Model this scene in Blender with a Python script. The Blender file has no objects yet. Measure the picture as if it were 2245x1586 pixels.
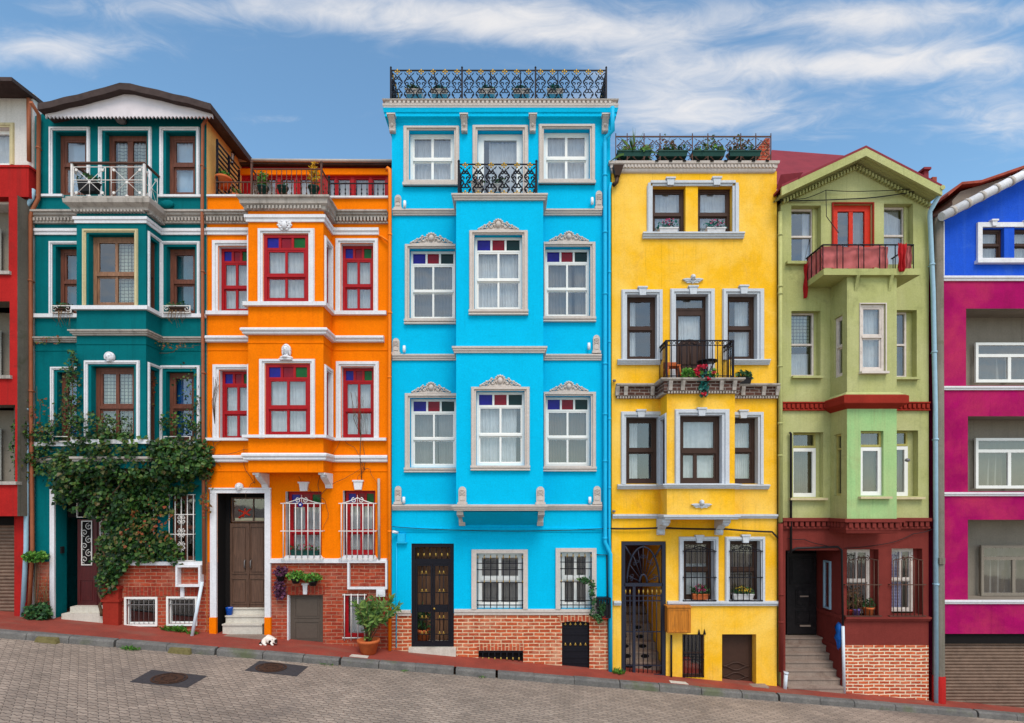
import bpy, bmesh, math, random
from mathutils import Vector, Matrix
R = math.radians
rnd = random.Random(7)
C = bpy.context.scene.collection
SC = bpy.context.scene

# ---------------------------------------------------------------- camera
D = 12.0            # metres from the lens to the main facade plane (y = 0)
CZ = 3.5            # lens height
HOR = 1100.0        # row of the horizon in the photograph
cam_d = bpy.data.cameras.new('camera')
cam = bpy.data.objects.new('camera', cam_d)
C.objects.link(cam)
cam.location = (0, -D, CZ)
cam.rotation_euler = (R(90), 0, 0)
cam_d.sensor_width = 36
cam_d.lens = 36 * D / 22.45
cam_d.shift_y = (HOR - 793) / 2245
cam_d.clip_end = 2000
SC.camera = cam

# ---------------------------------------------------------------- light
SUN_EL, SUN_AZ = 55, -16      # azimuth: degrees to the left of straight behind the camera
W = bpy.data.worlds.new('World')
SC.world = W
W.use_nodes = True
nt = W.node_tree
for n_ in list(nt.nodes):
    nt.nodes.remove(n_)
def N(t, **k):
    n = nt.nodes.new(t)
    for a, b in k.items():
        setattr(n, a, b)
    return n
def Lk(a, b):
    nt.links.new(a, b)
def M_(op, a, b=None, c=None, clamp=False):
    n = N('ShaderNodeMath', operation=op, use_clamp=clamp)
    for i, x in enumerate((a, b, c)):
        if x is None:
            continue
        if isinstance(x, (int, float)):
            n.inputs[i].default_value = x
        else:
            Lk(x, n.inputs[i])
    return n.outputs[0]
wo = N('ShaderNodeOutputWorld')
bg = N('ShaderNodeBackground')
bg.inputs[1].default_value = 0.15
Lk(bg.outputs[0], wo.inputs[0])
sky = N('ShaderNodeTexSky', sky_type='NISHITA')
sky.sun_disc = False
sky.sun_elevation = R(SUN_EL)
sky.sun_rotation = R(180 + SUN_AZ)
sky.air_density = 1.0
sky.dust_density = 0.3
sky.ozone_density = 1.6
tc = N('ShaderNodeTexCoord')
sp = N('ShaderNodeSeparateXYZ')
Lk(tc.outputs['Generated'], sp.inputs[0])
x_, y_, z_ = sp.outputs
zc = M_('MAXIMUM', z_, 0.05)
cv = N('ShaderNodeCombineXYZ')
Lk(M_('DIVIDE', x_, zc), cv.inputs[0]); Lk(M_('DIVIDE', y_, zc), cv.inputs[1])
def wnoise(scale, sx, sy, rot, detail, dist, off):
    mp = N('ShaderNodeMapping')
    mp.inputs['Scale'].default_value = (sx, sy, 1)
    mp.inputs['Rotation'].default_value = (0, 0, rot)
    mp.inputs['Location'].default_value = (off, off * .7, 0)
    Lk(cv.outputs[0], mp.inputs[0])
    t = N('ShaderNodeTexNoise')
    t.inputs['Scale'].default_value = scale
    t.inputs['Detail'].default_value = detail
    t.inputs['Roughness'].default_value = .62
    t.inputs['Distortion'].default_value = dist
    Lk(mp.outputs[0], t.inputs[0])
    return t.outputs[0]
n1 = wnoise(2.2, .8, 1.8, .16, 10, .7, 3.1)
n2 = wnoise(6.5, .9, 1.7, -.30, 10, 1.3, 9.3)
nz = M_('ADD', M_('MULTIPLY', n1, .46), M_('MULTIPLY', n2, .52))
# cloud banks by direction: (azimuth tangent, elevation tangent, widths, amount)
ya = M_('MAXIMUM', y_, .05)
ta = M_('DIVIDE', x_, ya); tb = M_('DIVIDE', z_, ya)
tot = None
for px, py, rx, ry, w in ((130,105,300,45,.36),(420,15,460,40,.30),(1000,35,380,58,.46),(1330,75,260,34,.30),(1790,145,340,40,.44),
                          (1600,250,300,70,.38),(1950,30,400,48,.42),(2230,250,200,90,.34),(600,262,120,12,.18),(2120,120,260,40,.30),(1420,200,160,120,.2)):
    a0, b0 = (px - 1122.5) / 1200, (HOR - py) / 1200
    e = M_('ADD', M_('POWER', M_('ABSOLUTE', M_('DIVIDE', M_('SUBTRACT', ta, a0), rx / 1200)), 2.0),
           M_('POWER', M_('ABSOLUTE', M_('DIVIDE', M_('SUBTRACT', tb, b0), ry / 1200)), 2.0))
    g = M_('MULTIPLY', M_('EXPONENT', M_('MULTIPLY', e, -1.0)), w)
    tot = g if tot is None else M_('ADD', tot, g)
bk = N('ShaderNodeMapRange', interpolation_type='SMOOTHSTEP')       # unseen bright cloud bank added behind the camera for soft frontal fill
Lk(y_, bk.inputs[0])
for i_, q_ in enumerate((.35, -.35, 0., 1.)):
    bk.inputs[i_ + 1].default_value = q_
back = M_('MULTIPLY', bk.outputs[0], .36)
cov = M_('ADD', M_('ADD', nz, tot), back)
mr = N('ShaderNodeMapRange', interpolation_type='SMOOTHSTEP')
mr.inputs[1].default_value = .57; mr.inputs[2].default_value = 1.16
mr.inputs[3].default_value = 0.0; mr.inputs[4].default_value = .92
Lk(cov, mr.inputs[0])
mx = N('ShaderNodeMix', data_type='RGBA')
Lk(mr.outputs[0], mx.inputs['Factor'])
hs = N('ShaderNodeHueSaturation')
hs.inputs['Saturation'].default_value = 1.02
hs.inputs['Value'].default_value = .86
Lk(sky.outputs[0], hs.inputs['Color'])
tn = N('ShaderNodeMix', data_type='RGBA', blend_type='MULTIPLY')
tn.inputs['Factor'].default_value = 1
tn.inputs['B'].default_value = (.92, 1.10, 1.05, 1)
Lk(hs.outputs[0], tn.inputs['A'])
Lk(tn.outputs['Result'], mx.inputs['A'])
cc = N('ShaderNodeMix', data_type='RGBA')
cc.inputs['A'].default_value = (3.75, 3.65, 3.6, 1); cc.inputs['B'].default_value = (6.0, 5.8, 5.5, 1)
Lk(bk.outputs[0], cc.inputs['Factor'])
Lk(cc.outputs['Result'], mx.inputs['B'])
Lk(mx.outputs['Result'], bg.inputs[0])

sd = bpy.data.lights.new('sun', 'SUN')
sd.energy = 1.5
sd.angle = R(26)
sd.color = (1, .92, .82)
sun = bpy.data.objects.new('sun', sd)
C.objects.link(sun)
dv = Vector((-math.sin(R(SUN_AZ)) * math.cos(R(SUN_EL)), -math.cos(R(SUN_AZ)) * math.cos(R(SUN_EL)), math.sin(R(SUN_EL))))
sun.rotation_euler = (-dv).to_track_quat('-Z', 'Y').to_euler()
sun.location = dv * 60
SC.view_settings.view_transform = 'Standard'
SC.view_settings.look = 'None'
SC.view_settings.exposure = 0.72
SC.view_settings.gamma = 1

# ---------------------------------------------------------------- materials
def srgb(h, k=1.0):
    if isinstance(h, str):
        h = h.lstrip('#')
        c = [int(h[i:i + 2], 16) / 255 for i in (0, 2, 4)]
    else:
        c = [x / 255 for x in h]
    return tuple([min(1, k * (x / 12.92 if x <= .04045 else ((x + .055) / 1.055) ** 2.4)) for x in c] + [1])

class NT:
    def __init__(s, name):
        s.m = bpy.data.materials.new(name)
        s.m.use_nodes = True
        s.t = s.m.node_tree
        s.b = s.t.nodes['Principled BSDF']
        s.out = s.t.nodes['Material Output']
        g = s.n('ShaderNodeNewGeometry')
        s.pos = g.outputs['Position']
        s.isl = g.outputs['Random Per Island']
    def n(s, t, **k):
        n = s.t.nodes.new(t)
        for a, b in k.items():
            setattr(n, a, b)
        return n
    def l(s, a, b):
        s.t.links.new(a, b)
    def noise(s, scale, vec=None, sc=(1, 1, 1), detail=5, rough=.55, dist=0):
        v = vec or s.pos
        if sc != (1, 1, 1):
            mp = s.n('ShaderNodeMapping')
            mp.inputs['Scale'].default_value = sc
            s.l(v, mp.inputs[0]); v = mp.outputs[0]
        t = s.n('ShaderNodeTexNoise')
        t.inputs['Scale'].default_value = scale
        t.inputs['Detail'].default_value = detail
        t.inputs['Roughness'].default_value = rough
        t.inputs['Distortion'].default_value = dist
        s.l(v, t.inputs['Vector'])
        return t.outputs['Fac']
    def rng(s, x, a, b, c=0., d=1.):
        r = s.n('ShaderNodeMapRange')
        s.l(x, r.inputs[0])
        for i, q in enumerate((a, b, c, d)):
            r.inputs[i + 1].default_value = q
        return r.outputs[0]
    def mix(s, f, a, b, mode='MIX'):
        m = s.n('ShaderNodeMix', data_type='RGBA', blend_type=mode)
        for key, q in (('Factor', f), ('A', a), ('B', b)):
            if isinstance(q, (tuple, float, int)):
                m.inputs[key].default_value = q
            else:
                s.l(q, m.inputs[key])
        return m.outputs['Result']
    def math(s, op, a, b=0.):
        m = s.n('ShaderNodeMath', operation=op)
        for i, q in enumerate((a, b)):
            if isinstance(q, (float, int)):
                m.inputs[i].default_value = q
            else:
                s.l(q, m.inputs[i])
        return m.outputs[0]
    def bump(s, h, strength=.3, dist=.01):
        b = s.n('ShaderNodeBump')
        b.inputs['Strength'].default_value = strength
        b.inputs['Distance'].default_value = dist
        s.l(h, b.inputs['Height'])
        s.l(b.outputs[0], s.b.inputs['Normal'])
    def col(s, c):
        if isinstance(c, tuple):
            s.b.inputs['Base Color'].default_value = c
        else:
            s.l(c, s.b.inputs['Base Color'])
    def set(s, rough=.8, metal=0., spec=None):
        s.b.inputs['Roughness'].default_value = rough
        s.b.inputs['Metallic'].default_value = metal
        if spec is not None:
            s.b.inputs['Specular IOR Level'].default_value = spec
        return s.m

def sc3(c, k):
    return (min(1, c[0] * k), min(1, c[1] * k), min(1, c[2] * k), 1)

def stucco(name, c, var=.16, streak=.18, stain=None, stain_amt=.3, bump=.35, fine=70, rough=.88, fade=None):
    t = NT(name)
    big = t.rng(t.noise(.9, detail=9, rough=.7), .3, .7)
    a = t.mix(big, sc3(c, 1 - var), sc3(c, 1 + var * .7))
    med = t.rng(t.noise(6, detail=6, rough=.65), .35, .75)
    a = t.mix(t.math('MULTIPLY', med, .22), a, sc3(c, .72))
    st = t.rng(t.noise(5, sc=(1.6, 1.6, .09), detail=6, rough=.6), .52, .78)
    sc_ = stain or sc3(c, .55)
    a = t.mix(t.math('MULTIPLY', st, streak), a, sc_)
    if stain:
        bl = t.rng(t.noise(1.6, detail=8, rough=.7, dist=.6), .56, .74)
        a = t.mix(t.math('MULTIPLY', bl, stain_amt), a, stain)
    if fade:
        a = t.mix(t.math('MULTIPLY', t.rng(t.noise(.55, detail=9, rough=.68, dist=.4), .42, .66), .75), a, fade)
    rs = t.math('MULTIPLY', t.rng(t.noise(11, sc=(2.2, 2.2, .045), detail=5, rough=.65), .56, .74), t.rng(t.noise(.8, detail=4), .4, .62))
    a = t.mix(t.math('MULTIPLY', rs, min(.6, streak * 1.3)), a, sc3(c, .38))
    hv = t.n('ShaderNodeHueSaturation')
    t.l(t.rng(t.noise(30, detail=6, rough=.75), .25, .75, .84, 1.14), hv.inputs['Value']); t.l(a, hv.inputs['Color'])
    t.col(hv.outputs[0])
    t.bump(t.math('ADD', t.noise(fine, detail=3), t.math('MULTIPLY', t.noise(9, detail=4), 1.2)), bump, .012)
    return t.set(rough, spec=.08)

def brick(name, c1, c2, mortar, bw=.24, bh=.078, mort=.013, worn=.25, upright=False, paint=None):
    t = NT(name)
    s = t.n('ShaderNodeSeparateXYZ'); t.l(t.pos, s.inputs[0])
    cb = t.n('ShaderNodeCombineXYZ')
    xy = t.math('ADD', s.outputs[0], s.outputs[1])
    wob = t.math('MULTIPLY', t.math('SUBTRACT', t.noise(3, detail=3), .5), .035)
    zz = t.math('ADD', s.outputs[2], wob)
    if upright:
        t.l(zz, cb.inputs[0]); t.l(xy, cb.inputs[1])
    else:
        t.l(xy, cb.inputs[0]); t.l(zz, cb.inputs[1])
    b = t.n('ShaderNodeTexBrick')
    t.l(cb.outputs[0], b.inputs['Vector'])
    b.inputs['Scale'].default_value = 1
    b.inputs['Brick Width'].default_value = bw
    b.inputs['Row Height'].default_value = bh
    b.inputs['Mortar Size'].default_value = mort
    b.inputs['Mortar Smooth'].default_value = .35
    b.inputs['Bias'].default_value = -.1
    b.inputs['Color1'].default_value = c1
    b.inputs['Color2'].default_value = c2
    b.inputs['Mortar'].default_value = mortar
    v = t.rng(t.noise(8, sc=(1, 1, 3), detail=6, rough=.7), .28, .72, .52, 1.32)
    hv = t.n('ShaderNodeHueSaturation'); t.l(v, hv.inputs['Value']); t.l(b.outputs['Color'], hv.inputs['Color'])
    a = hv.outputs[0]
    w = t.rng(t.noise(1.7, detail=8, rough=.72, dist=.4), .5, .68)
    a = t.mix(t.math('MULTIPLY', w, worn), a, paint or mortar)
    t.col(a)
    t.bump(t.math('ADD', t.math('MULTIPLY', b.outputs['Fac'], -1.0), t.math('MULTIPLY', t.noise(45), .5)), .7, .012)
    return t.set(.9, spec=.2)

def plain(name, c, rough=.6, metal=0., var=.12, scale=12, bump=.15, spec=.18, wear=None, wear_amt=.5):
    t = NT(name)
    a = t.mix(t.rng(t.noise(scale, detail=6, rough=.65), .3, .7), sc3(c, 1 - var), sc3(c, 1 + var))
    if wear:
        a = t.mix(t.math('MULTIPLY', t.rng(t.noise(scale * .45, detail=9, rough=.75), .55, .7), wear_amt), a, wear)
    t.col(a)
    if bump:
        t.bump(t.noise(scale * 5, detail=4), bump, .006)
    return t.set(rough, metal, spec)

def wood(name, c, rough=.55):
    t = NT(name)
    g = t.noise(9, sc=(4, 4, .35), detail=6, rough=.6, dist=.8)
    t.col(t.mix(t.rng(g, .3, .7), sc3(c, .6), sc3(c, 1.3)))
    t.bump(g, .25, .004)
    return t.set(rough, spec=.35)

def leafmat(name, cols, rough=.5):
    t = NT(name)
    r = t.n('ShaderNodeValToRGB')
    t.l(t.isl, r.inputs[0])
    el = r.color_ramp.elements
    el[0].position = 0; el[0].color = cols[0]
    el[1].position = 1; el[1].color = cols[-1]
    for i, c in enumerate(cols[1:-1]):
        e = el.new((i + 1) / (len(cols) - 1)); e.color = c
    t.col(r.outputs[0])
    m = t.set(rough, spec=.3)
    tr = t.n('ShaderNodeBsdfTranslucent')
    t.l(r.outputs[0], tr.inputs[0])
    ms = t.n('ShaderNodeMixShader'); ms.inputs[0].default_value = .25
    t.l(t.b.outputs[0], ms.inputs[1]); t.l(tr.outputs[0], ms.inputs[2])
    t.l(ms.outputs[0], t.out.inputs[0])
    return m

def glassmat(name, tint=(.9, .93, .95, 1), refl=.10):
    t = NT(name)
    tr = t.n('ShaderNodeBsdfTransparent'); tr.inputs[0].default_value = tint
    gl = t.n('ShaderNodeBsdfGlossy'); gl.inputs['Roughness'].default_value = .03
    gl.inputs[0].default_value = (.95, .97, 1, 1)
    fr = t.n('ShaderNodeLayerWeight'); fr.inputs[0].default_value = .5
    bp = t.n('ShaderNodeBump'); bp.inputs['Strength'].default_value = .06; bp.inputs['Distance'].default_value = .02
    t.l(t.noise(2.2, detail=2), bp.inputs['Height'])
    t.l(bp.outputs[0], gl.inputs['Normal'])
    ms = t.n('ShaderNodeMixShader')
    t.l(t.math('ADD', t.math('POWER', fr.outputs['Facing'], 4.), refl + .03), ms.inputs[0])
    t.l(tr.outputs[0], ms.inputs[1]); t.l(gl.outputs[0], ms.inputs[2])
    t.l(ms.outputs[0], t.out.inputs[0])
    return t.m

def clothmat(name, c, trans=.4, var=.1, check=None):
    t = NT(name)
    a = t.mix(t.rng(t.noise(7, detail=4), .3, .7), sc3(c, 1 - var), sc3(c, 1 + var))
    if check:
        s = t.n('ShaderNodeSeparateXYZ'); t.l(t.pos, s.inputs[0])
        f = None
        for i in (0, 2):
            q = t.math('LESS_THAN', t.math('FRACT', t.math('MULTIPLY', s.outputs[i], 1 / check[1])), check[2])
            f = q if f is None else t.math('MAXIMUM', f, q)
        a = t.mix(f, a, check[0])
    t.col(a)
    m = t.set(.9, spec=.1)
    tr = t.n('ShaderNodeBsdfTranslucent')
    t.l(a, tr.inputs[0])
    ms = t.n('ShaderNodeMixShader'); ms.inputs[0].default_value = trans
    t.l(t.b.outputs[0], ms.inputs[1]); t.l(tr.outputs[0], ms.inputs[2])
    t.l(ms.outputs[0], t.out.inputs[0])
    return m

K = .95
GREY = srgb('#5a5652')
MT = dict(
    teal=stucco('teal_paint', srgb((0, 104, 110), .95), stain=srgb((6, 58, 62)), stain_amt=.25, streak=.35),
    orange=stucco('orange_paint', srgb((247, 124, 0), K), var=.10, streak=.25, stain=srgb((205, 84, 4)), stain_amt=.3),
    pale_orange=stucco('pale_orange_paint', srgb((255, 196, 116), K), var=.12),
    blue=stucco('sky_blue_paint', srgb((0, 187, 232), K), var=.07, streak=.14, stain=srgb((0, 160, 212)), stain_amt=.22),
    yellow=stucco('yellow_paint', srgb((248, 186, 36), K), var=.12, streak=.42, stain=srgb((206, 150, 62)), stain_amt=.6, fade=srgb((246, 204, 104))),
    lime=stucco('sage_green_paint', srgb((174, 175, 114), K), var=.14, streak=.4, stain=srgb((118, 120, 76)), stain_amt=.75, fade=srgb((188, 186, 136))),
    mint=stucco('mint_paint', srgb((156, 196, 132), K), var=.16, streak=.6, stain=srgb((150, 156, 106)), stain_amt=.7, fade=srgb((172, 190, 132))),
    maroon=stucco('maroon_paint', srgb((126, 54, 48), K), var=.18, streak=.35, stain=srgb((84, 34, 32)), stain_amt=.4),
    rust_red=stucco('rust_red_paint', srgb((150, 48, 36), K), var=.18, streak=.3),
    magenta=stucco('magenta_paint', srgb((164, 14, 92), K), var=.3, streak=.5, stain=srgb((140, 16, 80)), stain_amt=.8, fade=srgb((186, 56, 84))),
    cobalt=stucco('cobalt_paint', srgb((34, 86, 206), K), var=.2, streak=.3, stain=srgb((70, 112, 196)), stain_amt=.5),
    red=stucco('red_paint', srgb((178, 38, 36), K), var=.22, streak=.5, stain=srgb((112, 40, 38)), stain_amt=.6),
    white_wall=stucco('white_render', srgb((222, 214, 208), K), var=.1, streak=.3, stain=srgb((170, 160, 148)), stain_amt=.3),
    greige=stucco('grey_render', srgb((140, 130, 118), K), var=.14, streak=.3),
    concrete=stucco('weathered_concrete', srgb((122, 114, 104), K), var=.25, streak=.6, stain=srgb((74, 76, 50)), stain_amt=.75, bump=.6, fine=40),
    white=stucco('white_trim_paint', srgb((226, 224, 228), K), var=.06, streak=.22, stain=srgb((168, 162, 154)), stain_amt=.22, bump=.2),
    old_white=stucco('weathered_white_trim', srgb((178, 168, 160), K), var=.16, streak=.8, stain=srgb((92, 86, 78)), stain_amt=.75, bump=.5),
    lilac=stucco('pale_lilac_trim', srgb((200, 204, 211), K), var=.06, streak=.25, stain=srgb((150, 150, 160)), stain_amt=.25, bump=.2),
    stone=stucco('pale_stone_trim', srgb((206, 194, 186), K), var=.08, streak=.2, stain=srgb((160, 146, 136)), stain_amt=.3, bump=.5, fine=110),
    cream=stucco('cream_trim', srgb((206, 190, 150), K), var=.1, streak=.4),
    marble=stucco('worn_marble', srgb((206, 198, 186), K), var=.12, streak=.35, stain=srgb((130, 116, 100)), stain_amt=.5),
    step_stone=stucco('worn_step_stone', srgb((150, 132, 120), K), var=.25, streak=.3, stain=srgb((96, 70, 60)), stain_amt=.7),
    brickA=brick('orange_red_brick', srgb((196, 92, 54)), srgb((164, 70, 44)), srgb((222, 186, 152)), worn=.42),
    brickB=brick('painted_red_brick', srgb((172, 70, 44)), srgb((138, 48, 34)), srgb((176, 124, 100)), worn=.62, paint=srgb((186, 126, 104)), mort=.009),
    brickC=brick('bright_red_brick', srgb((204, 96, 56)), srgb((170, 62, 38)), srgb((232, 206, 176)), bw=.23, bh=.072, mort=.014, worn=.12),
    soldier=brick('upright_brick', srgb((190, 88, 56)), srgb((160, 66, 44)), srgb((206, 160, 126)), bw=.22, bh=.08, worn=.2, upright=True),
    soldierB=brick('upright_red_brick', srgb((160, 58, 40)), srgb((134, 46, 34)), srgb((150, 88, 66)), bw=.22, bh=.085, worn=.2, upright=True),
    brickD=brick('brown_corbel_brick', srgb((98, 64, 54)), srgb((72, 48, 42)), srgb((140, 128, 120)), bw=.2, bh=.07, mort=.010, worn=.2),
    wood_brown=wood('brown_wood', srgb((104, 58, 42))),
    wood_light=wood('light_brown_wood', srgb((138, 98, 72))),
    wood_red=plain('red_painted_wood', srgb((158, 18, 26)), .45, var=.14),
    wood_scarlet=plain('scarlet_painted_wood', srgb((196, 44, 20)), .45, var=.14),
    wood_dark=plain('dark_brown_frame', srgb((64, 44, 36)), .45, var=.1),
    door_brown=wood('door_brown_wood', srgb((92, 66, 52))),
    door_maroon=wood('door_maroon_wood', srgb((76, 24, 26)), .4),
    door_black=plain('black_scuffed_door', srgb((26, 22, 24)), .5, var=.4, wear=srgb((84, 76, 78)), wear_amt=.3),
    door_grey=plain('grey_brown_door', srgb((86, 76, 68)), .5, var=.1),
    box_wood=wood('ochre_box_wood', srgb((186, 112, 26))),
    pvc=plain('white_frame_paint', srgb((228, 226, 222)), .35, var=.04),
    worn_white=plain('worn_white_frame', srgb((206, 194, 186)), .6, var=.1, wear=srgb((120, 96, 84)), wear_amt=.5),
    olive=plain('olive_frame_paint', srgb((168, 158, 92)), .6),
    iron=plain('black_iron', srgb((30, 29, 36)), .5, .4, var=.2, scale=30),
    iron_blue=plain('slate_iron', srgb((48, 50, 64)), .45, .4, var=.15, scale=30),
    iron_white=plain('white_iron', srgb((216, 210, 206)), .5, var=.08, wear=srgb((140, 100, 80)), wear_amt=.4),
    iron_rust=plain('rusty_iron', srgb((92, 66, 56)), .7, .2, var=.2, scale=30),
    gold=plain('gilded_iron', srgb((176, 142, 70)), .45, .6, var=.1),
    copper=plain('brown_pipe_paint', srgb((150, 86, 58)), .5, var=.12),
    pipe_blue=plain('sky_blue_pipe_paint', srgb((20, 176, 222)), .45, var=.06),
    pipe_pale=plain('pale_blue_pipe', srgb((150, 182, 200)), .4, var=.08),
    pipe_green=plain('sage_pipe_paint', srgb((172, 172, 112)), .5, var=.1),
    pipe_orange=plain('orange_pipe_paint', srgb((238, 122, 10)), .45, var=.08),
    pipe_white=plain('white_plastic_pipe', srgb((204, 212, 220)), .35, var=.06),
    black_plastic=plain('black_cable_rubber', srgb((34, 32, 34)), .5),
    roof_dark=plain('dark_roof_felt', srgb((70, 58, 56)), .95, var=.3, scale=5, bump=.6),
    roof_red=plain('dark_red_roof_sheet', srgb((128, 44, 52)), .7, var=.15, scale=3),
    roof_tile=plain('red_roof_tile', srgb((150, 72, 56)), .8, var=.25, scale=9, bump=.5),
    gutter=plain('grey_gutter', srgb((176, 166, 158)), .5, var=.12),
    shutter=plain('brown_roller_shutter', srgb((122, 100, 86)), .55, .2, var=.2, scale=6, wear=srgb((78, 62, 54)), wear_amt=.6),
    dark=plain('unlit_room_backing', srgb((58, 52, 50)), .95, bump=0),  # room shade put into the colour of the backing sheets
    blackhole=plain('near_black_finish', srgb((22, 19, 19)), .9, bump=0),  # one near-black tone shared by housings, frames, reveals and recess backs
    glass=glassmat('window_glass'),
    glass_bright=glassmat('reflective_window_glass', (.86, .89, .93, 1), .13),
    frosted=clothmat('pale_blue_blind', srgb((176, 204, 222)), .3, .05),
    blind_blue=clothmat('deep_blue_blind', srgb((18, 84, 146)), .3, .08),
    blind_teal=clothmat('dusky_teal_blind', srgb((54, 104, 116)), .3, .12),
    sheer=clothmat('white_sheer_curtain', srgb((226, 228, 228)), .45),
    grey_curtain=clothmat('grey_curtain', srgb((134, 130, 126)), .4),
    tan_curtain=clothmat('tan_curtain', srgb((112, 98, 82)), .35),
    net=clothmat('lattice_net_curtain', srgb((196, 204, 186)), .4, .06, (srgb((60, 64, 56)), .075, .16)),
    lilac_curtain=clothmat('checked_lilac_curtain', srgb((168, 160, 204)), .45, .08, (srgb((206, 204, 232)), .07, .4)),
    st_blue=plain('blue_stained_glass', srgb((32, 28, 128)), .12, var=.25, scale=5, bump=.05),
    st_red=plain('red_stained_glass', srgb((128, 18, 36)), .12, var=.2, scale=5, bump=.05),
    st_green=plain('green_stained_glass', srgb((18, 84, 36)), .12, var=.2, scale=5, bump=.05),
    st_dark=plain('dark_green_stained_glass', srgb((14, 44, 44)), .12, var=.2, scale=5, bump=.05),
    terracotta=plain('terracotta', srgb((186, 96, 52)), .8, var=.15, scale=8),
    planter_green=plain('green_plastic_planter', srgb((24, 64, 58)), .6),
    planter_white=plain('white_planter', srgb((200, 196, 196)), .6),
    soil=plain('soil', srgb((58, 42, 34)), .95, bump=.6),
    ivy=leafmat('ivy_leaf', [srgb((18, 38, 18)), srgb((26, 54, 24)), srgb((38, 74, 30)), srgb((52, 92, 36)), srgb((84, 114, 46)), srgb((88, 72, 36))], .45),
    ivy_red=leafmat('autumn_ivy_leaf', [srgb((60, 84, 34)), srgb((84, 96, 42)), srgb((126, 72, 36)), srgb((140, 60, 34)), srgb((90, 110, 44))]),
    leaf=leafmat('shrub_leaf', [srgb((38, 84, 28)), srgb((60, 116, 36)), srgb((96, 144, 52)), srgb((120, 160, 62))]),
    leaf_dark=leafmat('dark_shrub_leaf', [srgb((26, 60, 34)), srgb((38, 82, 44)), srgb((60, 100, 56)), srgb((84, 120, 62))]),
    oleander=leafmat('oleander_leaf', [srgb((46, 76, 34)), srgb((70, 104, 44)), srgb((104, 134, 60)), srgb((132, 150, 74))]),
    purple_leaf=leafmat('purple_leaf', [srgb((60, 28, 52)), srgb((86, 40, 70)), srgb((110, 60, 90)), srgb((70, 50, 60))]),
    teal_leaf=leafmat('teal_leaf', [srgb((20, 88, 88)), srgb((26, 112, 104)), srgb((44, 100, 70))]),
    flower_red=leafmat('red_petal', [srgb((176, 20, 44)), srgb((206, 36, 64)), srgb((150, 24, 50))]),
    flower_pink=leafmat('pink_petal', [srgb((176, 40, 96)), srgb((206, 84, 130)), srgb((150, 30, 70))]),
    flower_yellow=leafmat('yellow_petal', [srgb((222, 178, 30)), srgb((206, 150, 30)), srgb((150, 150, 50))]),
    dry=leafmat('dry_leaf', [srgb((120, 84, 56)), srgb((98, 72, 48)), srgb((140, 110, 74))]),
    stem=plain('woody_stem', srgb((92, 72, 54)), .9, bump=.4),
    stem_green=plain('green_stem', srgb((76, 96, 50)), .8),
    pink_cloth=clothmat('dusty_pink_cloth', srgb((188, 104, 104)), .25, .16),
    red_cloth=clothmat('red_cloth', srgb((184, 40, 44)), .2, .15),
    blue_bag=plain('blue_plastic_bag', srgb((20, 84, 160)), .35, var=.3),
    bucket=plain('blue_plastic', srgb((20, 86, 190)), .4),
    lampmetal=plain('grey_lamp_metal', srgb((120, 116, 116)), .4, .3),
    lamp_white=plain('white_lamp_plastic', srgb((226, 228, 232)), .4, var=.03),
    pavement=None, road=None, kerb=None,
)
# ground materials
t = NT('red_pavement')
a = t.mix(t.rng(t.noise(2.2, detail=8, rough=.7), .3, .7), srgb((126, 50, 36)), srgb((158, 64, 46)))
a = t.mix(t.math('MULTIPLY', t.rng(t.noise(38, detail=5, rough=.7), .42, .7), .5), a, srgb((96, 44, 36)))
a = t.mix(t.math('MULTIPLY', t.rng(t.noise(1.1, detail=6, sc=(1, 3, 1)), .54, .7), .5), a, srgb((124, 86, 70)))
t.col(a); t.bump(t.noise(80, detail=4), .4, .01); MT['pavement'] = t.set(.85)
t = NT('kerb_stone')
a = t.mix(t.rng(t.noise(3, detail=8, rough=.7), .3, .7), srgb((86, 83, 82)), srgb((124, 119, 114)))
a = t.mix(t.math('MULTIPLY', t.rng(t.noise(26, detail=5, rough=.7), .4, .7), .6), a, srgb((70, 68, 66)))
a = t.mix(t.math('MULTIPLY', t.rng(t.noise(1.6, detail=6), .58, .7), .6), a, srgb((84, 92, 50)))
t.col(a); t.bump(t.noise(50, detail=5), .6, .015); MT['kerb'] = t.set(.9)
t = NT('zigzag_paving')
s = t.n('ShaderNodeSeparateXYZ'); t.l(t.pos, s.inputs[0])
def zig(v, per, amp):
    q = t.math('ABSOLUTE', t.math('SUBTRACT', t.math('FRACT', t.math('MULTIPLY', v, 1 / per)), .5))
    return t.math('MULTIPLY', t.math('SUBTRACT', q, .25), amp)
rot = R(-7)
ux = t.math('ADD', t.math('MULTIPLY', s.outputs[0], math.cos(rot)), t.math('MULTIPLY', s.outputs[1], math.sin(rot)))
uy = t.math('SUBTRACT', t.math('MULTIPLY', s.outputs[1], math.cos(rot)), t.math('MULTIPLY', s.outputs[0], math.sin(rot)))
cb = t.n('ShaderNodeCombineXYZ')
t.l(t.math('ADD', ux, zig(uy, .085, .085)), cb.inputs[0])
t.l(t.math('ADD', uy, zig(ux, .17, .05)), cb.inputs[1])
b = t.n('ShaderNodeTexBrick')
t.l(cb.outputs[0], b.inputs['Vector'])
for k_, v_ in (('Scale', 1), ('Brick Width', .17), ('Row Height', .085), ('Mortar Size', .008), ('Mortar Smooth', .3), ('Bias', 0)):
    b.inputs[k_].default_value = v_
b.inputs['Color1'].default_value = srgb((164, 146, 131)); b.inputs['Color2'].default_value = srgb((142, 126, 113)); b.inputs['Mortar'].default_value = srgb((94, 81, 71))
v = t.rng(t.noise(.9, detail=9, rough=.7, dist=.5), .3, .7, .72, 1.18)
v = t.math('MULTIPLY', v, t.rng(t.noise(40, detail=4), .2, .8, .8, 1.2))
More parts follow.
